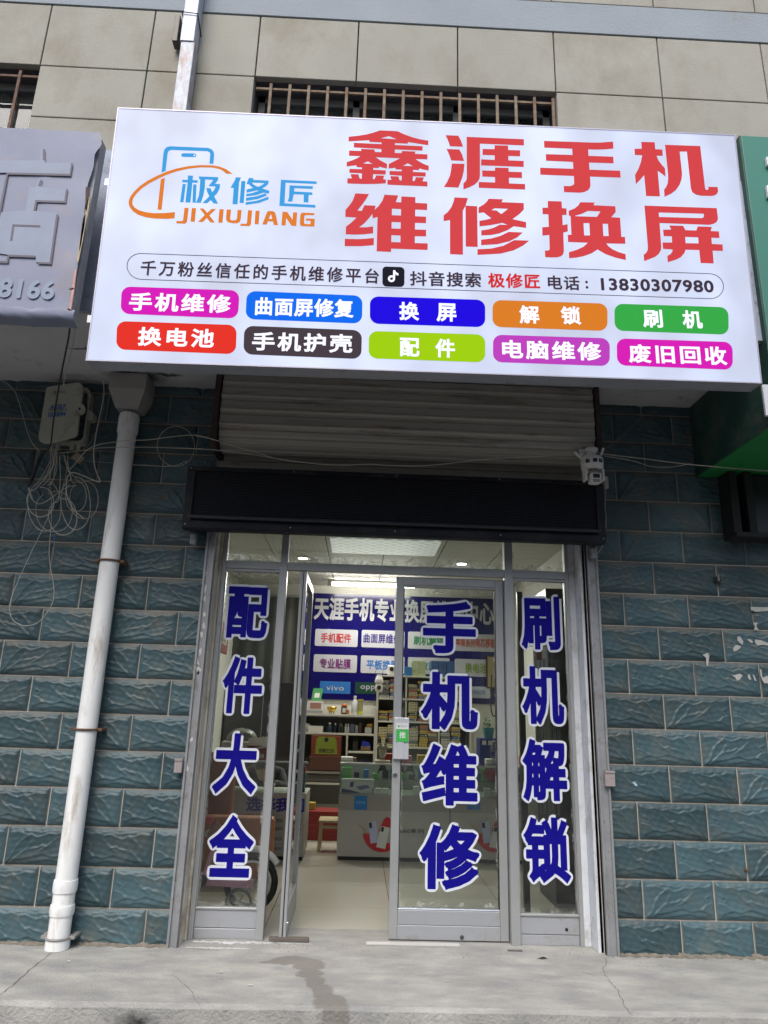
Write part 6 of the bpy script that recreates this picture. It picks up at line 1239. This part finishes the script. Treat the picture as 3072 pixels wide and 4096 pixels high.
mb.add([(px_+a, py_+b, 3.295) for a, b in q_]+[(px_+a, py_+b, 3.19) for a, b in q_]+[(px_+a*s_, py_+b*s_, 3.075) for a, b in q_], [(0,1,5,4),(1,2,6,5),(2,3,7,6),(3,0,4,7),(4,5,9,8),(5,6,10,9),(6,7,11,10),(7,4,8,11),(3,2,1,0),(8,9,10,11)])
mb.build('hopper', mat('hopper_grey', (.36, .35, .33), .6, var=.08, vscale=8), rain)
rst = mat('rusted_clamp', (.14, .075, .045), .8, var=.3, vscale=20); gcl = mat('grey_clamp', (.27, .26, .25), .6)
for v, u, m_ in ((2245, 430, rst), (2917, 345, rst), (3748, 238, gcl)):
    z = onY(u, v, py_).z; mb = MB(); mb.tube([(px_+(PR+.006)*math.cos(k*math.pi/12), py_+(PR+.006)*math.sin(k*math.pi/12), z) for k in range(25)], .0065, 6, False)
    mb.box(px_-PR-.032, px_-PR-.001, py_-.012, py_+.08, z-.008, z+.008, .002).box(px_+PR+.001, px_+PR+.032, py_-.012, py_+.08, z-.008, z+.008, .002); mb.build('clamp', m_, rain)
up_ = thing('square_downpipe', (.555, -1.0, 4.0), 'square galvanised downpipe streaked with rust on the beige upper wall', 'drainpipe')
gv = mat('galv_pipe', (.40, .43, .50), .5, metal=.25, var=.10, vscale=4, dirt=(.55, .57, .6), damt=.3, dscale=9)
gv2 = mat('galv_pipe_rusty', (.40, .44, .50), .55, metal=.2, var=.15, vscale=12, dirt=(.26, .13, .06), damt=.55, dscale=7, stretch=(2.2, 1, .9))
zj = onY(745, 168, -1.0).z
MB().box(.512, .595, -1.01, -.915, zj, 8, .004).build('upper_length', gv, up_); MB().box(.518, .600, -1.004, -.918, 4.2, zj-.001, .004).build('lower_length', gv2, up_)
zc_ = onY(728, 60, -1.0).z
MB().tube([(.50, -.91, zc_), (.505, -1.018, zc_+.004), (.60, -1.018, zc_-.004), (.603, -.91, zc_-.06)], .004, 6).build('strap', gap, up_); MB().box(.452, .482, -.975, -.912, zc_-.17, zc_+.03, .002).build('wall_bracket', mat('dark_steel', (.08, .08, .085), .5, metal=.5), up_)
# ------------------------------------------------------------------ telecom box and cables
cC = lambda x, y: (100+x*.22610, 1480+y*.22610)
tb2 = thing('cable_box', (-.22, -.1, 2.83), 'open grey telecom distribution box with blue stencilled letters under the soffit', 'junction box')
boxg = mat('box_plastic', (.42, .42, .36), .5, var=.06, vscale=5, dirt=(.22, .20, .16), damt=.3, dscale=10); ins = mat('box_inside', (.07, .065, .06), .8)
def P6(x, y, yy): p = onY(*cC(x, y), yy); return (p.x, p.z)
def loopP(L, y, t0, t1, holes=()): return MB().prism([P6(L[i], L[i+1], y) for i in range(0, len(L), 2)], [[P6(h[i], h[i+1], y) for i in range(0, len(h), 2)] for h in holes], fn=lambda a, b, t: (a, y-t, b), t0=t0, t1=t1)
tray = [430,1320, 440,365, 1100,365, 1160,380, 1195,430, 1210,500, 1185,770, 1225,775, 1260,830, 1245,900, 1200,925, 1150,925, 1110,1260, 1080,1320, 1010,1345]
loopP(tray, -.03, -.02, .05, [[470,1290, 480,400, 1080,400, 1135,415, 1160,470, 1150,760, 1125,900, 1080,1230, 1050,1280, 1000,1300]]).build('tray_rim', boxg, tb2); loopP([440,1310,450,380,1150,380,1150,780,1100,1290], -.03, -.021, -.019).build('tray_back', ins, tb2)
lidp = [385,350, 400,320, 450,300, 920,232, 980,240, 1020,275, 1032,340, 1000,600, 1040,620, 1068,680, 1050,750, 1010,785, 965,790, 930,1120, 905,1165, 850,1195, 420,1300, 340,1300, 280,1275, 255,1225, 250,1150]
lid = loopP(lidp, -.15, -.012, .008).build('lid', boxg, tb2)
hole = []
for k in range(10): hole += [975+20*math.cos(k*.628), 695+24*math.sin(k*.628)]
loopP(hole, -.15, .0085, .0095).build('lock_hole', BLK, lid)
stn = mat('stencil_blue', (.02, .14, .42), .6); fT = lambda y: (lambda a, b, t: (a, y-t, b))
def btxt(txt, x0, y0, x1, y1, sl, m, bold=.02):
    a, c = P6(x0, y0, -.16), P6(x1, y1, -.16); write(MB(), txt, lambda p, q, t: (p, -.1585-t, q+(p-a[0])*sl), a[0], a[1], c[0], c[1], bold, 1, .001).build('lettering', m, lid)
btxt('AGSSLP', 440, 695, 720, 625, .10, stn, .03); btxt('GU0094', 398, 838, 722, 765, .12, stn, .035); btxt('中国电信', 590, 405, 715, 372, .02, mat('ink_dark', (0, 0, 0)), 0)
loopP([525,395,560,385,556,400,565,400,560,412,548,410,545,430,538,430,540,405], -.15, .0086, .0092).build('emblem', mat('ink_dark', (0, 0, 0)), lid)
btxt('EPON Splitter tel', 412, 740, 745, 700, .08, mat('ink_dark', (0, 0, 0)), 0)
for x in (465, 575, 835, 940): 
    a = P6(x, 1360, -.06); MB().lathe((a[0], -.055, a[1]-.018), [(.012, 0), (.014, .01), (.014, .04)], 12).build('gland', boxg, tb2)
wht = mat('cable_white', (.45, .43, .37), .6, var=.1); blkc = mat('cable_black', (.015, .015, .017), .5); gyc = mat('cable_grey', (.28, .27, .24), .6, var=.1)
cB = lambda x, y: (x*.54249, 1400+y*.54249); cF = lambda x, y: (700+x*.6028, 1400+y*.6028); cG = lambda x, y: (1600+x*.8873, 1400+y*.8873)
def cable(label, f, L, y, r=.0022, m=None, extra=()):
    pts = []
    n_ = len(L)//2
    for i in range(n_):
        yy = y[0]+(y[1]-y[0])*i/(n_-1) if isinstance(y, tuple) else y
        pts.append(onY(*f(L[2*i], L[2*i+1]), yy))
    for g_, L2, y2 in extra:
        for i in range(0, len(L2), 2): pts.append(onY(*g_(L2[i], L2[i+1]), y2))
    o = MB().tube(smooth_path(pts, 8), r, 6).build('cable', m or wht, None, None, pts[0]); return tag(o, label, 'cable')
cable('thick black cable dropping from the faded sign across the telecom box lid', cB, [520,-215, 505,-90, 487,0, 455,160, 438,250, 400,480, 385,600, 375,690, 352,735], (-1.10, -.19), .0048, blkc)
cable('black taped cable bundle hanging below the telecom box at left', cB, [345,740, 310,770, 280,830, 245,920, 220,980, 205,1010], -.12, [.006]*8+[.012]*25+[.008]*8, blkc)
cable('white cable beside the black one from the faded sign to the telecom box', cB, [560,-220, 545,-90, 528,0, 490,150, 465,270], (-1.1, -.2), .0030)
cable('thin pale cable sagging from the left edge to the telecom box', cB, [-60,200, 40,240, 85,280, 120,330, 165,470, 200,600, 240,690, 290,748], -.12, .0024)
cable('dark thin cable crossing the tiles left of the telecom box', cB, [60,255, 150,350, 220,470, 280,600], -.10, .0016, gyc)
cable('pale cable from the soffit hook looping down right of the telecom box', cB, [712,130, 740,180, 762,240, 765,330, 752,410, 728,520, 705,640, 692,740, 695,840, 715,910, 738,970, 690,960, 620,930, 540,903, 505,925, 492,960, 490,1040, 505,1110, 540,1170, 590,1220, 625,1245], (-.30, -.14), .0032)
cable('second pale cable hanging from the soffit to the box bottom', cB, [765,420, 740,520, 700,620, 655,700, 610,730], -.08, .0018, gyc)
cable('long pale cable running from the telecom box over the display to the white camera', cB, [500,900, 560,830, 640,740, 720,700, 830,680, 960,667, 1100,662, 1220,645, 1340,632, 1440,628, 1540,645], (-.13, -.24), .0026, None,
      [(cF, [130,567, 250,592, 380,635, 500,668, 600,700, 700,725, 850,745, 1000,760, 1150,763, 1300,757], -.30), (cG, [-60,520, 100,522, 250,508, 350,496, 480,487, 600,480, 700,472, 800,466], -.30)])
cable('lower pale cable stretched from the telecom box towards the display', cB, [430,760, 560,748, 700,725, 830,718, 960,716, 1150,718, 1350,725, 1500,732], (-.12, -.22), .0020, None, [(cF, [0,650, 150,655, 300,667, 450,685, 600,708, 700,724], -.30)])
e_ = []
for k in range(23): a = 1.0-k*.29; e_ += [1297+138*math.cos(a), 710+148*math.sin(a)]
cable('large pale cable loop on the dark tiles beside the shutter', cB, [950,846, 1080,850, 1200,858, 1300,850, 1370,820]+e_, -.10, .0022)
cable('thin pale cable below the box passing behind the rain pipe', cB, [440,770, 560,810, 650,820, 760,828, 860,832, 950,840], -.06, .0018, gyc)
LOOPS = [((410, 740), (330, 1150), 125, 185), ((420, 740), (400, 1190), 140, 150), ((470, 760), (560, 1130), 110, 195), ((480, 800), (620, 1105), 108, 140), ((440, 780), (465, 1230), 105, 135), ((500, 820), (560, 1080), 80, 110), ((400, 760), (300, 1120), 100, 110)]
wds = ['leftmost', 'broad low', 'tallest', 'rightmost', 'lowest', 'small inner', 'narrow left']
for i, ((sx0, sy0), (ex, ey), rx_, ry_) in enumerate(LOOPS):
    L = [sx0, sy0, sx0+(ex-sx0)*.2, sy0+(ey-ry_-sy0)*.5]
    for k in range(15): a = -1.9+k*.43*(1 if i % 2 else -1); L += [ex+rx_*math.cos(a)*(1+.05*math.sin(k)), ey+ry_*math.sin(a)]
    cable(f'{wds[i]} coil of the pale cable tangle hanging below the telecom box', cB, L, -.09-.012*i, .0021 if i % 2 else .0026)
for i, (x0_, x1_) in enumerate(((365, 330), (380, 350), (395, 370), (410, 395))):
    cable(f'{["first","second","third","fourth"][i]} short pale lead from the left in the bunch beneath the box', cB, [x0_, 725, x0_+8, 800, x1_+10, 880, x1_-40+i*12, 960, x1_-80+i*12, 1000], -.10-.01*i, .0028)
cable('long thin pale cable hanging in a deep loop down the left wall', cB, [500,740, 498,820, 480,950, 440,1060, 380,1170, 330,1290, 255,1440, 180,1600, 110,1760, 78,1850, 70,1920, 95,1990, 150,2025, 200,2033, 270,2015, 330,1960, 380,1880, 398,1800, 390,1700, 372,1600, 362,1500, 372,1350, 380,1230, 378,1100, 370,960, 375,800, 385,720], -.08, .0019)
cable('silvery connector lead drooping left of the tangle', cB, [212,1015, 225,1065, 245,1110, 290,1135, 350,1110, 420,1060, 500,1010, 560,1000], -.11, [.006]*14+[.0024]*60)
o = MB().prism([tuple(onY(*cB(x, y), -.10)[k] for k in (0, 2)) for x, y in ((525, 795), (568, 752), (628, 800), (585, 842))], fn=lambda a, b, t: (a, -.10-t, b), t0=0, t1=.006).build('cardboard_tag', mat('tag_tan', (.27, .23, .15), .8)); tag(o, 'square tan cardboard tag hanging among the cables under the telecom box', 'tag')
p = onY(*cB(403, 1385), -.11); o = MB().lathe((p.x, -.11, p.z-.02), [(.004, 0), (.004, .04)], 8).build('fibre_plug', pcol('plugblue', (40, 110, 180))); tag(o, 'little blue fibre plug dangling under the cable tangle', 'plug')
# right-hand cables and camera
cable('pale cable pair from the white camera to the right edge, upper run', cG, [880,462, 915,468, 1010,480, 1100,490, 1230,507, 1350,520, 1500,533, 1659,545, 1800,556], (-.30, -.30), .0028)
cable('sagging pale cable under the upper run right of the camera', cG, [905,475, 980,487, 1050,500, 1130,524, 1200,528, 1260,522, 1310,512], -.28, .0020)
cable('hair thin wire rising from the camera to the soffit', cG, [920,450, 960,420, 1000,392, 1040,350, 1090,305, 1130,285, 1178,264], (-.28, -.04), .0012, gyc)
cable('short white cable curling under the right end of the display', cG, [925,610, 926,650, 924,700, 928,760, 925,830, 918,870, 900,905, 868,945], -.06, .0030)
o = MB().box(*([onY(*cG(915, 600), -.1).x, onY(*cG(936, 600), -.1).x]), -.12, -.09, onY(*cG(925, 628), -.1).z, onY(*cG(925, 572), -.1).z, .006).build('cable_joiner', boxg); tag(o, 'small cream cable joiner hanging beside the white camera', 'connector')
cH = lambda x, y: (2250+x*.20342, 1750+y*.20342)
yc = -.36; cwm = mat('camera_white', (.72, .72, .69), .4, var=.03)
pt = onY(*cH(610, 470), yc); sc_ = (onY(*cH(820, 470), yc).x-onY(*cH(390, 470), yc).x)/430
sc2 = thing('security_camera', (pt.x, yc, pt.z), 'white outdoor dome security camera with two antennas at the right end of the display', 'security camera')
def PC(x, y, yy=yc): p = onY(*cH(x, y), yy); return p
r1 = 215*sc_; zt2 = PC(610, 360).z; zm = PC(610, 610).z; zb4 = PC(610, 870).z
MB().lathe((pt.x, yc+r1*.45, zm), [(r1*.80, -.004), (r1*.97, .004), (r1*1.0, (zt2-zm)*.45), (r1*1.0, (zt2-zm)*.85), (r1*.8, (zt2-zm)*1.02), (r1*.35, (zt2-zm)*1.06)], 32).build('dome', cwm, sc2)
MB().lathe((pt.x, yc+r1*.45, zt2+.004), [(r1*.45, 0), (r1*.42, .03), (r1*.6, .034), (r1*.6, .05)], 20).build('mount', cwm, sc2)
a = PC(400, 240); c = PC(650, 165); MB().box(a.x, c.x, -.30, -.285, a.z, c.z, .003).box((a.x+c.x)/2-.025, (a.x+c.x)/2+.025, -.2845, -.06, a.z+.01, c.z-.01, .003).build('wall_plate', cwm, sc2)
for x in (425, 620): q_ = PC(x, 200, -.302); MB().box(q_.x-.006, q_.x+.006, -.302, -.3005, q_.z-.003, q_.z+.003).build('slot', BLK, sc2)
for s in (-1, 1):
    x = pt.x+s*r1*.78; MB().box(x-r1*.12, x+r1*.12, yc-r1*.25, yc+r1*.7, zb4+.006, zm-.001, .008).build('yoke_arm', cwm, sc2)
hb = MB().box(pt.x-r1*.50, pt.x+r1*.50, yc-r1*.55, yc+r1*.5, PC(0, 925).z+.012, PC(0, 690).z, .012).build('camera_head', cwm, sc2)
MB().box(pt.x-r1*.30, pt.x+r1*.30, yc-r1*.565, yc-r1*.5505, PC(0, 805).z, PC(0, 728).z, .001).build('lens_window', BLK, hb); MB().box(pt.x-r1*.34, pt.x+r1*.34, yc-r1*.565, yc-r1*.5505, PC(0, 905).z+.006, PC(0, 832).z, .001).build('lamp_array', gcl, hb)
MB().lathe((pt.x, yc+r1*.0, PC(0, 690).z+.001), [(r1*.5, 0), (r1*.45, .012), (r1*.2, .02)], 20).build('head_cap', gcl, sc2)
for x in (510, 638, 750):
    q_ = PC(x, 445, yc-r1*.5); dxn = (q_.x-pt.x)/r1; yl = yc+r1*.45-r1*math.sqrt(max(0, 1-min(.95, abs(dxn))**2))
    l_ = MB().box(q_.x-r1*.19*(1-.3*abs(dxn)), q_.x+r1*.19*(1-.3*abs(dxn)), yl-.006, yl+.012, q_.z-.011, q_.z+.011, .002).build('sensor_window', BLK, sc2)
    if x != 638: MB().lathe((q_.x, yl-.0085, q_.z), [(.004, 0), (.005, .0023)], 12, 'y').build('lens', chrome, l_)
for L in (((380, 420), (240, 290)), ((755, 360), (800, 215))): MB().tube([PC(*L[0]), PC(*L[1])], [.006, .0085], 8).build('antenna', cwm, sc2)
# ------------------------------------------------------------------ scraps on the wall and the platform
scr = mat('torn_paper', (.46, .46, .44), .8, var=.1, vscale=20)
cJ = lambda x, y: (2200+x*.54263, 2300+y*.54263)
scraps = [([1478,235,1607,238,1660,240,1660,262,1510,272,1500,262,1482,262], 'strip of torn white poster paper on the right wall, highest scrap'), ([1498,350,1530,352,1520,375,1538,405,1505,408,1512,380], 'torn white paper scrap below the highest strip on the right wall'),
 ([1382,455,1400,452,1425,490,1418,515,1398,500,1380,480], 'pointed white scrap on the right wall'), ([1350,540,1368,516,1395,520,1408,530,1395,545,1370,562,1352,560], 'rounded white scrap just below the pointed one'), ([1452,470,1480,475,1498,495,1488,502,1465,490], 'slim white scrap between the torn pieces on the right wall'),
 ([1510,475,1555,480,1600,500,1660,505,1660,530,1570,515,1530,520,1512,500], 'wide ragged white scrap at the right edge of the wall'), ([1335,735,1360,738,1400,728,1420,740,1395,775,1375,778,1365,755], 'low white scrap on the right wall, leftmost of its row'), ([1462,730,1472,735,1482,770,1468,772,1458,750], 'narrow white scrap in the lower row on the right wall'),
 ([1492,730,1505,740,1522,780,1508,778], 'thin slanted white scrap in the lower row on the right wall'), ([1548,692,1560,700,1565,755,1600,745,1660,760,1660,800,1580,798,1562,770,1550,740], 'large ragged white scrap at the lower right edge'), ([1140,575,1180,580,1172,605,1165,670,1152,665,1150,610,1125,590], 'smear of white glue on the tiles above the middle of the right wall'),
 ([608,1528,620,1523,645,1548,638,1560,618,1548], 'small pale blue chalk stub stuck on the right wall')]
for L, lab in scraps:
    pts = [onY(*cJ(L[i], L[i+1]), -.022) for i in range(0, len(L), 2)]; cx2 = sum(p.x for p in pts)/len(pts); cz2 = sum(p.z for p in pts)/len(pts)
    o = MB().prism([(p.x, p.z) for p in pts], fn=lambda a, b, t: (a, -.0215-t, b), t0=0, t1=.0012).build('paper_scrap', scr if 'chalk' not in lab else pcol('chalk', (190, 225, 235)), None, None, (cx2, -.0215, cz2)); tag(o, lab, 'scrap')
p = onY(2868, 2320, -.02); o = MB().lathe((p.x, -.03, p.z), [(.022, 0), (.022, .012)], 14, 'y').build('rusty_anchor', gap); MB().box(p.x-.004, p.x+.004, -.045, -.031, p.z-.01, p.z+.03).build('hook', galv, o); tag(o, 'dark drilled hole with a bent hook high on the right wall', 'hook')
p = onY(2987, 3480, -.02); o = MB().lathe((p.x, -.026, p.z), [(.006, 0), (.010, .005), (.010, .012)], 12, 'y').build('wall_plug', mat('rusted_clamp', (0, 0, 0))); tag(o, 'rusty screw plug in the mortar joint low on the right wall', 'screw')
p = onY(640, 2003, -.02); o = MB().lathe((p.x, -.02, p.z), [(.028, 0), (.03, .006)], 14, 'y').build('foam_plug', mat('foam_orange', (.16, .075, .04), .9, var=.3, vscale=30)); tag(o, 'brown foam plug filling a hole in the dark tiles left of the display', 'plug')
for u, v, w_, d_, m_, lab, nm in ((2170, 3836, .03, .012, BLK, 'small curled dark leaf on the platform in front of the right pane', 'dead_leaf'), (1000, 3945, .022, .006, scr, 'white fleck on the concrete below the open door', 'litter'), (880, 3893, .018, .005, scr, 'tiny white fleck on the concrete left of the open door', 'litter'), (272, 3849, .012, .008, scr, 'white crumb on the concrete near the rain pipe foot', 'litter')):
    p = onZ(u, v, PZ); o = MB().add([(p.x-w_, p.y, PZ+.002), (p.x, p.y-d_, PZ+.006), (p.x+w_, p.y+d_*.3, PZ+.003), (p.x+w_*.2, p.y+d_, PZ+.008)], [(0, 1, 2, 3)]).build(nm, m_, None, None, (p.x, p.y, PZ)); tag(o, lab, nm.replace('_', ' '))
a, b2 = onZ(2030, 3804, PZ), onZ(2092, 3808, PZ); o = MB().box(a.x, b2.x, a.y-.008, a.y+.008, PZ+.001, PZ+.006, .002).build('wood_sliver', mat('weathered_wood', (0, 0, 0))); tag(o, 'thin wooden sliver on the platform below the right door post', 'stick')
# ------------------------------------------------------------------ street trees behind the viewer, mirrored in the glass
lf = mat('leaf_green', (.055, .085, .03), .6, var=.35, vscale=3); bark = mat('bark', (.10, .08, .06), .9, var=.2, bump=.4)
def tree(x, y, h, r, lab, seed):
    rr = random.Random(seed); t = thing('street_tree', (x, y, -.15), lab, 'tree', 'street trees across from the shop')
    mb = MB(); mb.tube([(x, y, -.15), (x+.08, y, h*.3), (x-.05, y+.1, h*.6)], [.19, .15, .09], 10); cl = []
    for k in range(9):
        a = k*2.4; tip = (x+r*.7*math.cos(a)*rr.uniform(.5, 1), y+r*.7*math.sin(a)*rr.uniform(.5, 1), h*rr.uniform(.55, .95)); mb.tube([(x, y, h*.35+k*.06*h/3), tip], [.06, .02], 6); cl.append(tip)
    mb.build('trunk', bark, t)
    P = []; 
    for k in range(46):
        a, e = rr.uniform(0, 6.28), rr.uniform(-.5, 1.2); q = rr.uniform(.45, 1); cl.append((x+r*q*math.cos(a)*math.cos(e), y+r*q*math.sin(a)*math.cos(e), h*.62+h*.36*q*math.sin(e)))
    C_ = np.array(cl); g2 = np.random.default_rng(seed); idx = g2.integers(0, len(C_), 15000); pos = C_[idx]+g2.normal(0, .33, (15000, 3)); d = g2.normal(0, 1, (15000, 3)); d /= np.linalg.norm(d, axis=1)[:, None]; e2 = np.cross(d, g2.normal(0, 1, (15000, 3))); e2 /= np.linalg.norm(e2, axis=1)[:, None]
    V = np.stack([pos-d*.07, pos+e2*.035, pos+d*.07, pos-e2*.035], 1).reshape(-1, 3)-np.array([x, y, -.15])
    me = bpy.data.meshes.new('crown'); me.vertices.add(len(V)); me.vertices.foreach_set('co', V.astype(np.float32).ravel()); me.loops.add(len(V)); me.loops.foreach_set('vertex_index', np.arange(len(V), dtype=np.int32)); me.polygons.add(len(V)//4); me.polygons.foreach_set('loop_start', np.arange(0, len(V), 4, dtype=np.int32)); me.materials.append(lf); me.update(); me.validate()
    o = bpy.data.objects.new('crown', me); COL.objects.link(o); o.parent = t
tree(-4.5, -13, 8.5, 3.0, 'street tree reflected in the left panes, behind the viewer', 1); tree(1.2, -14.5, 9.5, 3.4, 'street tree reflected in the door glass, behind the viewer', 2); tree(6.8, -13.2, 9, 3.2, 'street tree reflected in the right panes, behind the viewer', 3)
ob = thing('opposite_building', (2, -24, -.15), 'long low building across the street, seen only as a dark reflection', 'building')
MB().box(-22, 26, -28, -23, -.15, 6.5, .02).build('wall', mat('opposite_render', (.16, .15, .14), .9, var=.15), ob)
for k in range(10): MB().box(-19+k*4.4, -17+k*4.4, -22.98, -22.9, 1, 2.6).build('window', mat('dark_cabinet', (0, 0, 0)), ob)
